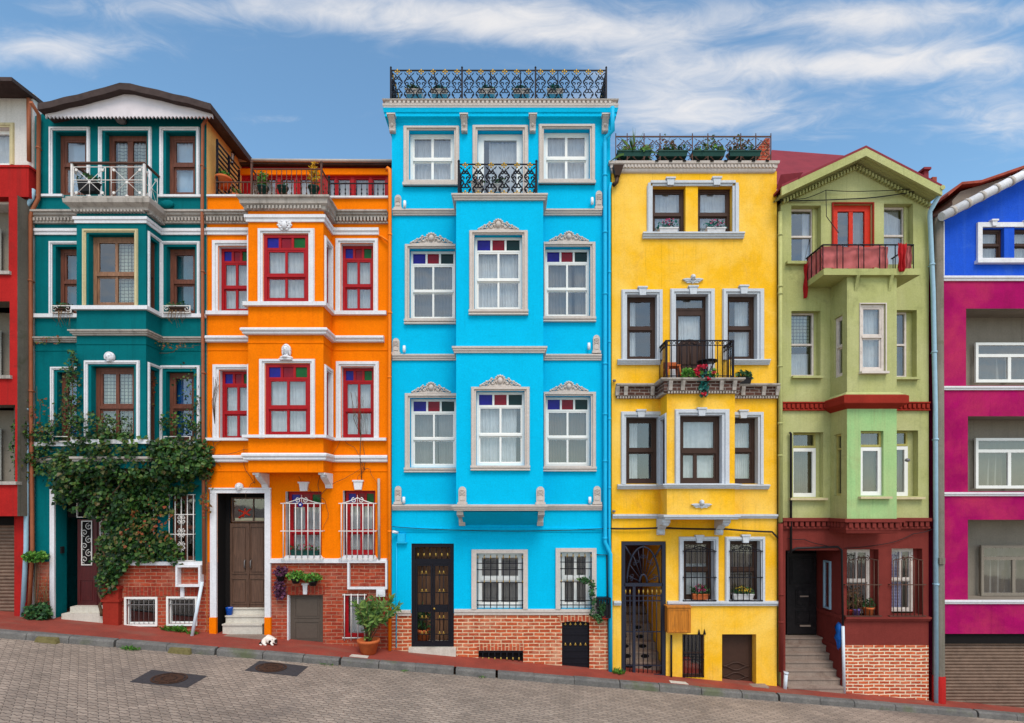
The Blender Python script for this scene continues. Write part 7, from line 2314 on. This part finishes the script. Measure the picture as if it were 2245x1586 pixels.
# orange terrace pots
PT = Plane(-.2)
zt_ = FW.Z(470) + .26
def pot_on(label, px, y, z, r_, h, **k):
    f = (D + y) / D
    return flower_pot(label, ((px - 1122.5) / 100 * f, y, z), r_, h, **k)
for px, lab, mt in ((577, 'small potted yellow green shrub at left of the orange bay terrace', 'leaf'), (688, 'taller potted yellow shrub at right of the orange bay terrace', 'flower_yellow')):
    pot_on(lab, px, -.3, zt_, .12, .16, leafm=mt, fr=(.11, .1, .2 if px < 600 else .32), count=150, mat='planter_green', size=.06, group='pots on the orange terrace')
pot_on('empty looking green pot at centre of orange bay terrace', 620, -.35, zt_, .12, .13, count=20, mat='planter_green', size=.05, fr=(.1, .1, .05), group='pots on the orange terrace')
pot_on('orange pot hung on the trellis of the orange terrace', 490, .25, FW.Z(398), .17, .22, count=60, mat='terracotta', size=.06, fr=(.16, .12, .1), group='pots on the orange terrace')
pot_on('orange pot below the trellis on the orange terrace', 518, .5, FW.Z(425), .15, .22, count=50, mat='terracotta', size=.06, fr=(.14, .12, .1), group='pots on the orange terrace')
# flower boxes behind orange ground windows
for a_, b_, lab in ((636, 698, 'green trough of red flowers behind the left grille of the orange house'),):
    box_planter(lab, FW, a_, 1208, b_, 1224, -.1, .1, 'planter_green', 'leaf_dark', 'flower_pink', count=60, size=.05, height=.13)
# planters on the brick base
for cx, cy, rx, lab, mt in ((655, 1263, 20, 'round green plant hung on the brick below orange left grille', 'leaf'), (692, 1268, 19, 'round green plant hung right of the other on orange brick', 'leaf')):
    T = flower_pot(lab, (XL(cx), -.16, FW.Z(cy + 14)), .1, .1, leafm=mt, count=230, fr=(rx / 100, .14, .10), size=.05, mat='black_plastic', name='hanging_pot', group='plants hung on the orange house base')
T = flower_pot('purple trailing plant hung on the brick left of the green ones', (XL(622), -.15, FW.Z(1272)), .1, .12, leafm='purple_leaf', count=150, fr=(.13, .12, .10), size=.06, mat='black_plastic', name='hanging_pot', group='plants hung on the orange house base')
L = MB(); leaves(L, blob((XL(620), -.16, FW.Z(1288)), (.12, .1, .24), rr=rv), 200, .055, hang=1, r=rv); L.build('trailing_foliage', 'purple_leaf', T)
# oleander pot
xo, yo = XL(808) * .965, -.42
T = flower_pot('tall potted oleander in a wide terracotta pot before the orange house', (xo, yo, gz(xo)), .235, .30, leafm='oleander', count=10, fr=(.1, .1, .05), stems=2, mat='terracotta', name='potted_oleander')
st = MB(); L = MB(); rr = random.Random(21)
for k in range(22):
    tx = xo + rr.uniform(-.30, .62); tz_ = gz(xo) + rr.uniform(.75, 1.22) - abs(tx - xo - .1) * .25; ty = yo + rr.uniform(-.22, .22)
    m_ = (xo + (tx - xo) * .35 + rr.uniform(-.05, .05), yo + (ty - yo) * .5, gz(xo) + .3 + (tz_ - gz(xo) - .3) * .5)
    st.tube([(xo + rr.uniform(-.05, .05), yo, gz(xo) + .25), m_, (tx, ty, tz_)], .014, 5, .005, world=True)
    for q in range(34):
        f_ = rr.uniform(.35, 1.05)
        p = Vector(m_).lerp(Vector((tx, ty, tz_)), (f_ - .3) / .7)
        n_ = Vector((rr.gauss(0, .5), -1 + rr.gauss(0, .5), rr.gauss(.3, .5))); up = Vector((rr.gauss(0, .8) + (tx - xo), rr.gauss(0, .5), rr.gauss(.35, .6)))
        pts = leaf_pts(p, rr.uniform(.10, .19), n_, up.normalized()); ax = pts[3] - pts[0]
        pts = [v if i in (0, 3) else pts[0] + ax * ((v - pts[0]).dot(ax) / ax.dot(ax)) + ((v - pts[0]) - ax * ((v - pts[0]).dot(ax) / ax.dot(ax))) * .3 for i, v in enumerate(pts)]
        L.raw(pts, [(0, 1, 2, 3), (0, 3, 4, 5)])
st.build('branches', 'stem', T); L.build('leaf_crown', 'oleander', T)
weeds('grass growing in the soil of the oleander pot', 808, 1400, 10, .42, 8, .03) if False else None
# blue house roof planters and door pot
for i, px in enumerate((910, 965, 1068, 1143, 1216)):
    PQ = Plane(-.3)
    box_planter('stone coloured roof planter with low greenery, %s along the blue house railing' % ('first', 'second', 'third', 'fourth', 'last')[i], PQ, px - 18, 210, px + 18, 219, 0, .2, 'stone', 'teal_leaf' if i else 'leaf_dark', None, group='planters along the blue house roof', count=110, size=.06, height=.10, spread=.0)
box_planter('small planter on the blue house balcony behind the ironwork', PB if False else Plane(.35), 1078, 412, 1104, 428, 0, .15, 'planter_white', 'leaf_dark', count=70, size=.06, height=.16)
box_planter('pale low planter at left on the blue house balcony', Plane(.35), 1034, 408, 1060, 428, 0, .15, 'stone', 'leaf_dark', 'flower_pink', count=40, size=.05, height=.06)
xq = XL(925)
T = flower_pot('terracotta potted palm standing inside the blue house gate', (xq * 1.02, .35, FW.Z(1419)), .16, .32, leafm='leaf_dark', count=120, fr=(.2, .14, .30), size=.13, narrow=.35, stems=8)
# black pot holder with vine by the blue pipe
T = thing('pot_holder', (XL(1321), -.1, FW.Z(1355)), 'black iron pot holder with trailing vine beside the blue downpipe', 'plant pot')
mb = MB(); q = FW.r(1306, 1308, 1336, 1352); frame_bars(mb, q[0], q[1], q[2], q[3], .03, .16, .19)
for k in range(5):
    u = q[0] + (q[1] - q[0]) * (k + .5) / 5; mb.box(u - .012, u + .012, .165, .185, q[2], q[3])
for z in (q[2], (q[2] + q[3]) / 2, q[3] - .02):
    mb.box(q[0], q[1], .0, .16, z, z + .02)
mb.build('basket', 'iron', T)
mb = MB(); mb.box(q[0] + .03, q[1] - .03, .02, .155, q[2] + .02, q[2] + .28); mb.build('pot', 'black_plastic', T)
mb = MB(); mb.ell(((q[0] + q[1]) / 2, .1, q[2]), (.14, .1, .05), 12, 6); mb.build('saucer', 'rust_red', T)
st = MB(); L = MB(); rr = random.Random(4)
pts = [(XL(1312), -.12, FW.Z(1345)), (XL(1300), -.14, FW.Z(1320)), (XL(1296), -.12, FW.Z(1290)), (XL(1288), -.1, FW.Z(1268)), (XL(1268), -.1, FW.Z(1266))]
st.tube(pts, .008, 5, .004, world=True); st.build('stem', 'stem', T)
for e in ((1302, 1335, 13, 26), (1297, 1295, 7, 28), (1280, 1270, 14, 6), (1312, 1350, 10, 12), (1318, 1328, 8, 12)):
    leaves(L, blob((XL(e[0]), -.16, FW.Z(e[1])), (e[2] / 100, .08, e[3] / 100), rr=rr), 60, .06, r=rr)
L.build('foliage', 'leaf_dark', T)
# yellow house
for i, (a_, b_, lab) in enumerate(((1350, 1423, 'green roof trough with a spiky palm at left of yellow roof edge'), (1438, 1502, 'green roof trough second from left on the yellow roof edge'), (1512, 1583, 'green roof trough third from left on the yellow roof edge'), (1592, 1660, 'green roof trough at right end of the yellow roof edge'))):
    PQ = Plane(-.12)
    T = box_planter(lab, PQ, a_, 343, b_, 354, 0, .2, 'planter_green', 'leaf_dark' if i % 2 else 'leaf', None, group='troughs on the yellow roof edge', count=110, size=.06, height=.15 if i else .05, spread=.0)
    if i == 0:
        L = MB(); rr = random.Random(9); cx_ = PQ.X(1390); zz = PQ.Z(346)
        for k in range(46):
            a = R(rr.uniform(5, 175)); l_ = rr.uniform(.40, .62); yy = rr.uniform(-.25, .25)
            pts = [(cx_ + math.cos(a) * l_ * q, .05 + yy * q, zz + math.sin(a) * l_ * q * 1.0 - .22 * q * q * abs(math.cos(a)) * l_ / .4) for q in (0, .35, .7, 1)]
            w_ = .026
            L.raw([Vector(pts[0]), Vector(pts[1]) + Vector((0, 0, w_)), Vector(pts[2]) + Vector((0, 0, w_)), Vector(pts[3]), Vector(pts[2]) - Vector((w_ * .5, 0, w_)), Vector(pts[1]) - Vector((w_ * .5, 0, w_))], [(0, 1, 5), (1, 2, 4, 5), (2, 3, 4)])
        L.build('palm_fronds', 'oleander', T)
    else:
        L = MB(); rr = random.Random(i); cx_ = PQ.X((a_ + b_) / 2 + rr.uniform(-10, 10)); [L.tube([(cx_ + rr.uniform(-.1, .1), .1, PQ.Z(346)), (cx_ + rr.uniform(-.2, .2), .1 + rr.uniform(-.05, .05), PQ.Z(322) + rr.uniform(0, .2))], .006, 4, .003, world=True) for _ in range(6)]; leaves(L, blob((cx_, .1, PQ.Z(322)), (.2, .1, .26), rr=rr), 70, .055, r=rr); L.build('tall_shoots', 'ivy_red' if i % 2 else 'leaf_dark', T)
for a_, b_, lab in ((1445, 1486, 'white window box of pink cyclamen on the left top window of yellow house'), (1549, 1590, 'white window box of red cyclamen on the right top window of yellow house')):
    box_planter(lab, FW, a_, 501, b_, 512, -.10, .14, 'planter_white', 'teal_leaf', 'flower_pink', group='window boxes on the yellow house', count=90, size=.055, height=.17)
box_planter('terracotta window box of pink flowers behind left ground grille of yellow house', FW, 1519, 1303, 1553, 1315, -.1, .13, 'terracotta', 'leaf_dark', 'flower_pink', group='window boxes on the yellow house', count=110, size=.055, height=.18)
box_planter('white window box of yellow flowers behind right ground grille of yellow house', FW, 1608, 1303, 1652, 1315, -.1, .13, 'planter_white', 'leaf_dark', 'flower_yellow', group='window boxes on the yellow house', count=110, size=.05, height=.15)
# artificial garland on the yellow balcony
PBy = Plane(.6)
T = thing('flower_garland', PBy.w(PBy.X(1530), 0, PBy.Z(835)), 'red flower garland with teal leaves hanging over the yellow balcony edge', 'flowers')
L = MB(); L2 = MB(); L3 = MB(); rr = random.Random(31)
for e in ((1515, 822, 20, 10, 90, 0), (1545, 830, 16, 12, 70, 1), (1540, 850, 8, 14, 60, 1), (1560, 820, 10, 8, 40, 0), (1540, 866, 4, 5, 14, 1), (1505, 818, 10, 8, 40, 0)):
    leaves(L if e[5] else L3, blob((PBy.X(e[0]), -.66, PBy.Z(e[1])), (e[2] / 100, .08, e[3] / 100), rr=rr), e[4], .065, r=rr)
for q in ((1530, 809), (1541, 808), (1526, 823), (1548, 834), (1560, 822), (1538, 868), (1520, 815)):
    leaves(L2, blob((PBy.X(q[0]), -.73, PBy.Z(q[1])), (.045, .03, .04), rr=rr), 16, .05, r=rr)
L.build('foliage', 'teal_leaf', T); L3.build('light_foliage', 'leaf', T); L2.build('blossom', 'flower_red', T)
box_planter('low green plant on the corbel right of the yellow balcony', FW, 1612, 832, 1640, 845, .04, .16, 'black_plastic', 'leaf_dark', None, count=110, size=.07, height=.14)
# balcony furniture
zbal = FW.Z(847) + .05
T = thing('garden_chair', (XL(1468), -.33, zbal), 'orange plastic chair at the left of the yellow balcony', 'chair')
cx_, cy_ = PBy.X(1482), -.33
mb = MB(); mb.raw([], []); F_ = Frame(cx_, cy_); mb.F = F_
mb.box(-.14, .14, -.14, .14, zbal + .28, zbal + .31); mb.build('seat', 'terracotta', T)
mb = MB(F_); mb.box(-.14, .14, -.14, -.115, zbal + .31, zbal + .42); mb.build('backrest', 'terracotta', T)
for sx in (-1, 1):
    for sy in (-1, 1):
        mb = MB(F_); mb.tube([(sx * .15, sy * .15, zbal), (sx * .12, sy * .12, zbal + .28)], .018, 6); mb.build('leg', 'terracotta', T)
cx_ = PBy.X(1562)
T = thing('bistro_table', (cx_, -.3, zbal), 'black round bistro table on the yellow balcony', 'table')
F_ = Frame(cx_, -.3)
mb = MB(F_); mb.lathe((0, 0, zbal + .40), [(.001, 0), (.21, 0), (.215, .012), (.21, .025), (.001, .025)], 18); mb.build('tabletop', 'iron', T)
for k in range(3):
    a = k * 2.094 + .4; mb = MB(F_); mb.tube([(.2 * math.cos(a), .2 * math.sin(a), zbal), (.05 * math.cos(a + .6), .05 * math.sin(a + .6), zbal + .2), (.15 * math.cos(a), .15 * math.sin(a), zbal + .4)], .012, 6); mb.build('leg', 'iron', T)
# cloths on the green balcony
PS = Plane(.7)
def cloth(label, F, u0, u1, z0, z1, n, mat, seed, wav=.036, name='hanging_cloth', lower=0., pinch=0.):
    rr = random.Random(seed); mb = MB(F); kx, kz = 26, 14; vs = []
    ph = [rr.uniform(0, 6) for _ in range(5)]
    for j in range(kz + 1):
        f = j / kz
        for i in range(kx + 1):
            q = i / kx
            u = u0 + (u1 - u0) * (q + pinch * f * (.5 - q))
            z = z1 - (z1 - z0) * f + .012 * math.sin(q * 9 + ph[0]) * f - lower * f * (1 - q) + .015 * math.sin(q * 21 + ph[4]) * (1 - f)
            vs.append((u, n + wav * (.3 + f) * (math.sin(q * 16 + ph[1] + 2 * f) * .6 + .5 * math.sin(q * 31 + f * 4 + ph[2])) + .012 * math.sin(f * 11 + q * 5 + ph[3]), z))
    mb.add(vs, [(j * (kx + 1) + i, j * (kx + 1) + i + 1, (j + 1) * (kx + 1) + i + 1, (j + 1) * (kx + 1) + i) for j in range(kz) for i in range(kx)], True)
    o = mb.build(name, mat); return tag(o, label, 'cloth')
ra, rb = PS.X(1807), PS.X(2006)
zs = FW.Z(632)
cloth('dusty pink cloth tied along the front of the green house balcony', PS, ra, PS.X(1954), zs + .17, PS.Z(535), -.10, 'pink_cloth', 1)
cloth('dusty pink cloth covering the left end of the green house balcony', Frame(ra + .03, 0, 0, -1), .0, .62, zs + .12, PS.Z(535), .0, 'pink_cloth', 2, lower=.0)
cloth('narrow dusty pink cloth at right end of the green house balcony', PS, PS.X(1986), rb, zs + .17, PS.Z(535), -.10, 'pink_cloth', 3)
cloth('bright red cloth bunched over the balcony railing at right', PS, PS.X(1965), PS.X(1986), zs + .06, PS.Z(536), .03, 'red_cloth', 4, .05, lower=.0, pinch=.35)
cloth('red cloth hanging below the left corner of the green balcony', Frame(ra - .01, 0, 0, -1), -.02, .12, zs - .22, zs + .52, .03, 'red_cloth', 5, .03)
# pots on the green house sill
for px, lab, mt, r_, h_ in ((1907, 'terracotta pot with small plant on the maroon window sill', 'terracotta', .12, .19), (1880, 'purple patterned pot on the maroon window sill', 'purple_pot', .09, .15), (1864, 'dark red pot on the maroon window sill', 'rust_red', .08, .14)):
    if mt == 'purple_pot':
        MT['purple_pot'] = plain('purple_glazed_pot', srgb((104, 84, 140)), .4)
    flower_pot(lab, (XL(px), .05, FW.Z(1352) + .01), r_, h_, leafm='dry' if px < 1900 else 'leaf_dark', count=60, fr=(.14, .08, .3 if px < 1900 else .1), size=.06, mat=mt, group='pots on the maroon window sill')
# blue bag on the conduit
T = MB(); rr = random.Random(8)
T.lathe((XL(1846), -.07, 0), [(.02, FW.Z(1366)), (.07, FW.Z(1371)), (.095, FW.Z(1380)), (.07, FW.Z(1390)), (.10, FW.Z(1400)), (.075, FW.Z(1412)), (.045, FW.Z(1424)), (.02, FW.Z(1428))], 14)
T.v = [v + Vector((rr.uniform(-.018, .018), rr.uniform(-.018, .018), rr.uniform(-.015, .015))) for v in T.v]
o = T.build('plastic_bag', 'blue_bag'); tag(o, 'crumpled blue plastic bag tied round the conduit beside the stairs', 'bag')
# bucket on the orange steps
mb = MB(); bx, by, bz = FW.r(494, 0, 507, 0)[0] * 1.017 + .08, .22, FW.Z(1353)
mb.lathe((bx, -by, bz), [(.001, 0), (.058, 0), (.075, .16), (.078, .165), (.070, .165), (.055, .02), (.001, .02)], 16)
o = mb.build('bucket', 'bucket'); tag(o, 'small blue bucket on the white steps of the orange house', 'bucket')
# manhole patches
def manhole(label, c1, c2, c3, c4, h=.135, empty=False):
    P = []
    for px, py in (c1, c2, c3, c4):
        # meet the sloping road along the sight line
        tx, tz = (px - 1122.5) / 100 / D, (HOR - py) / 100 / D
        s = (-.125 - CZ) / (tz + .0945 * tx)
        P.append(Vector((tx * s, -D + s, CZ + tz * s + .004)))
    c = sum(P, Vector()) / 4
    T = thing('manhole', tuple(c), label, 'manhole', 'manhole patches in the road')
    mb = MB(); mb.raw(P, [(0, 1, 2, 3)]); mb.build('asphalt_patch', MT['patch'], T)
    mb = MB(); e1 = (P[1] - P[0]).normalized(); nrm = (P[1] - P[0]).cross(P[3] - P[0]).normalized()
    if nrm.z < 0: nrm = -nrm
    e2 = nrm.cross(e1); r_ = .30
    cc = c + nrm * .004 + (e1 * -.12 if empty else e1 * .0)
    for a_, b_ in ((.0, .10), (.13, .22), (.25, .28)):
        k = 28; vs = []
        for i in range(k):
            t = 6.283 * i / k
            for rr_, hh in ((a_, .0), (b_, .0), (b_, .006), (a_, .006)):
                vs.append(cc + e1 * math.cos(t) * rr_ + e2 * math.sin(t) * rr_ + nrm * hh)
        mb.raw(vs, [(4 * i + 2, 4 * i + 3, 4 * ((i + 1) % k) + 3, 4 * ((i + 1) % k) + 2) for i in range(k)] + [(4 * i + 1, 4 * i + 2, 4 * ((i + 1) % k) + 2, 4 * ((i + 1) % k) + 1) for i in range(k)])
    for i in range(12):
        t = 6.283 * i / 12; u = e1 * math.cos(t) + e2 * math.sin(t); v = nrm.cross(u) * .012
        mb.raw([cc + u * .1 + v + nrm * .005, cc + u * .26 + v + nrm * .005, cc + u * .26 - v + nrm * .005, cc + u * .1 - v + nrm * .005], [(0, 1, 2, 3)])
    mb.build('lid', MT['lid'], T)
MT['patch'] = plain('dark_asphalt', srgb((66, 62, 64)), .9, var=.2, scale=20, bump=.5)
MT['lid'] = plain('rusty_cast_iron', srgb((84, 60, 48)), .6, .5, var=.3, scale=20, bump=.4)
manhole('square asphalt patch with round rusty lid at lower left of road', (333, 1469), (455, 1483), (410, 1509), (284, 1496))
manhole('square asphalt patch with round lid nearer the kerb before orange door', (569, 1449), (676, 1462), (650, 1484), (536, 1471), empty=True)
# pale slabs in the pavement
for px, py, lab, mt in ((792, 1441, 'pale round edged cover slab in the pavement before the oleander pot', 'marble'), (1492, 1508, 'pale cover slab in the pavement before the yellow house', 'marble')):
    x = (px - 1122.5) / 100 * .955; y = -pw(x) + .16
    mb = MB(); w_ = .19
    mb.raw([(x - w_, y - .07, gz(x - w_) + .006), (x + w_, y - .07, gz(x + w_) + .006), (x + w_ * .9, y + .09, gz(x + w_ * .9) + .006), (x - w_ * .95, y + .09, gz(x - w_ * .95) + .006),
            (x - w_, y - .07, gz(x - w_) - .02), (x + w_, y - .07, gz(x + w_) - .02), (x + w_ * .9, y + .09, gz(x + w_ * .9) - .02), (x - w_ * .95, y + .09, gz(x - w_ * .95) - .02)], [(0, 1, 2, 3), (0, 1, 5, 4), (1, 2, 6, 5), (2, 3, 7, 6), (3, 0, 4, 7)])
    o = mb.build('cover_slab', mt); tag(o, lab, 'cover slab')
# mossy blocks at the kerb
for px, lab in ((110, 'mossy stone block against the kerb below the teal door'), (392, 'mossy stone block against the kerb below the basement grilles')):
    x = (px - 1122.5) / 100 * .9; y = -pw(x) - .19; z = gz(x) - .125
    mb = MB(); q = .22
    mb.raw([(x - q, y - .05, z), (x + q, y - .05, z - .02), (x + q, y + .05, z - .02), (x - q, y + .05, z), (x - q * .85, y - .035, z + .10), (x + q * .85, y - .03, z + .07), (x + q * .9, y + .05, z + .09), (x - q * .9, y + .05, z + .12)],
           [(0, 1, 2, 3), (4, 5, 6, 7), (0, 1, 5, 4), (1, 2, 6, 5), (2, 3, 7, 6), (3, 0, 4, 7)])
    o = mb.build('stone_block', MT.setdefault('moss', plain('mossy_stone', srgb((108, 98, 62)), .9, var=.3, scale=14, bump=.6))); tag(o, lab, 'stone block')
# cables
def cable(label, pts, r_=.010, sag=.0, seed=0):
    rr = random.Random(seed); P = []
    for (a, b) in zip(pts[:-1], pts[1:]):
        for i in range(8):
            q = i / 8
            P.append((XL(a[0] + (b[0] - a[0]) * q), -(a[2] + (b[2] - a[2]) * q), FW.Z(a[1] + (b[1] - a[1]) * q) - sag * 4 * q * (1 - q)))
    P.append((XL(pts[-1][0]), -pts[-1][2], FW.Z(pts[-1][1])))
    mb = MB(); mb.tube(P, r_, 5, world=True)
    o = mb.build('cable', 'black_plastic', origin=P[0]); tag(o, label, 'cable', 'cables along the house fronts')
cable('thin cable sagging across blue ground floor ledge', [(862, 1155, .06), (1100, 1164, .1), (1338, 1158, .08)], .008, .02)
cable('thick cable bundle across the yellow ground floor to the maroon pipe', [(1338, 1159, .06), (1448, 1157, .08), (1590, 1160, .08), (1690, 1166, .06), (1704, 1180, .05)], .02, .01)
cable('cable looping under the green gable to the right', [(1706, 440, .05), (1760, 440, .08), (1805, 423, .1), (1900, 425, .1), (2012, 418, .1)], .008, .015)
cable('lower cable under the green gable', [(1706, 444, .06), (1860, 440, .06), (1935, 434, .06), (2030, 420, .1)], .012, .01)
cable('drop cable from green gable down to the balcony', [(1805, 423, .1), (1806, 480, .1), (1809, 536, .5)], .008)
cable('cable rising across the maroon wall to the right pipe', [(1850, 1202, .04), (1950, 1190, .04), (2000, 1170, .04), (2040, 1160, .06)], .008, .02)
cable('slack cable across the maroon wall above the stairs', [(1725, 1180, .04), (1760, 1182, .04), (1800, 1194, .04), (1838, 1200, .04)], .008, .02)
# pigeon on the cable
# ------------------------------------------------ sleeping cat on the pavement
def cat(px, label):
    x = (px - 1122.5) / 100 * .965; y = -.42; z = gz(x)
    me = bpy.data.meshes.new('cat'); o = bpy.data.objects.new('cat', me); C.objects.link(o)
    o.location = (x, y, z)
    J = [((-.115, .02, .085), .075), ((-.04, .0, .115), .092), ((.045, -.01, .105), .080), ((.105, -.03, .085), .052), ((.150, -.06, .055), .046), ((.182, -.085, .035), .026),   # spine: rump, back, shoulders, neck, head, muzzle
         ((-.10, -.075, .05), .052), ((-.06, -.125, .018), .022), ((-.015, -.135, .014), .018),    # near hind leg folded
         ((-.10, .085, .05), .05), ((-.05, .12, .016), .02),
         ((.06, -.075, .055), .032), ((.085, -.11, .016), .020), ((.125, -.125, .012), .017),      # near foreleg
         ((.07, .05, .05), .03), ((.12, .04, .014), .018),
         ((-.175, .03, .045), .026), ((-.205, -.03, .022), .02), ((-.175, -.10, .018), .017), ((-.11, -.15, .016), .014),   # tail curled round
         ((.140, -.045, .098), .010), ((.168, -.068, .090), .010)]
    E = [(0, 1), (1, 2), (2, 3), (3, 4), (4, 5), (0, 6), (6, 7), (7, 8), (0, 9), (9, 10), (2, 11), (11, 12), (12, 13), (2, 14), (14, 15), (0, 16), (16, 17), (17, 18), (18, 19), (4, 20), (4, 21)]
    me.from_pydata([j[0] for j in J], E, [])
    sk = o.modifiers.new('skin', 'SKIN')
    me.skin_vertices.new() if not me.skin_vertices else None
    for i, j in enumerate(J):
        me.skin_vertices[0].data[i].radius = (j[1], j[1])
    me.skin_vertices[0].data[0].use_root = True
    sk.use_smooth_shade = True
    sub = o.modifiers.new('subsurf', 'SUBSURF'); sub.levels = 2; sub.render_levels = 2
    # ears come from two short skin spikes; patches by position
    t = NT('cat_fur')
    tc_ = t.n('ShaderNodeTexCoord')
    def patch(c, r_):
        v = t.n('ShaderNodeVectorMath', operation='DISTANCE'); t.l(tc_.outputs['Object'], v.inputs[0]); v.inputs[1].default_value = c
        return t.math('LESS_THAN', t.math('ADD', v.outputs['Value'], t.math('MULTIPLY', t.math('SUBTRACT', t.noise(16), .5), .06)), r_)
    m_ = None
    for c, r_ in (((-.19, -.03, .03), .095), ((.035, -.08, .07), .030), ((.175, -.06, .085), .052)):
        q = patch(c, r_); m_ = q if m_ is None else t.math('MAXIMUM', m_, q)
    t.col(t.mix(m_, srgb((226, 214, 204)), srgb((58, 40, 34)))); t.bump(t.noise(120), .4, .004)
    me.materials.append(t.set(.9, spec=.1))
    return tag(o, label, 'cat')
cat(592, 'white cat with dark patches curled low on the pavement by the orange door')
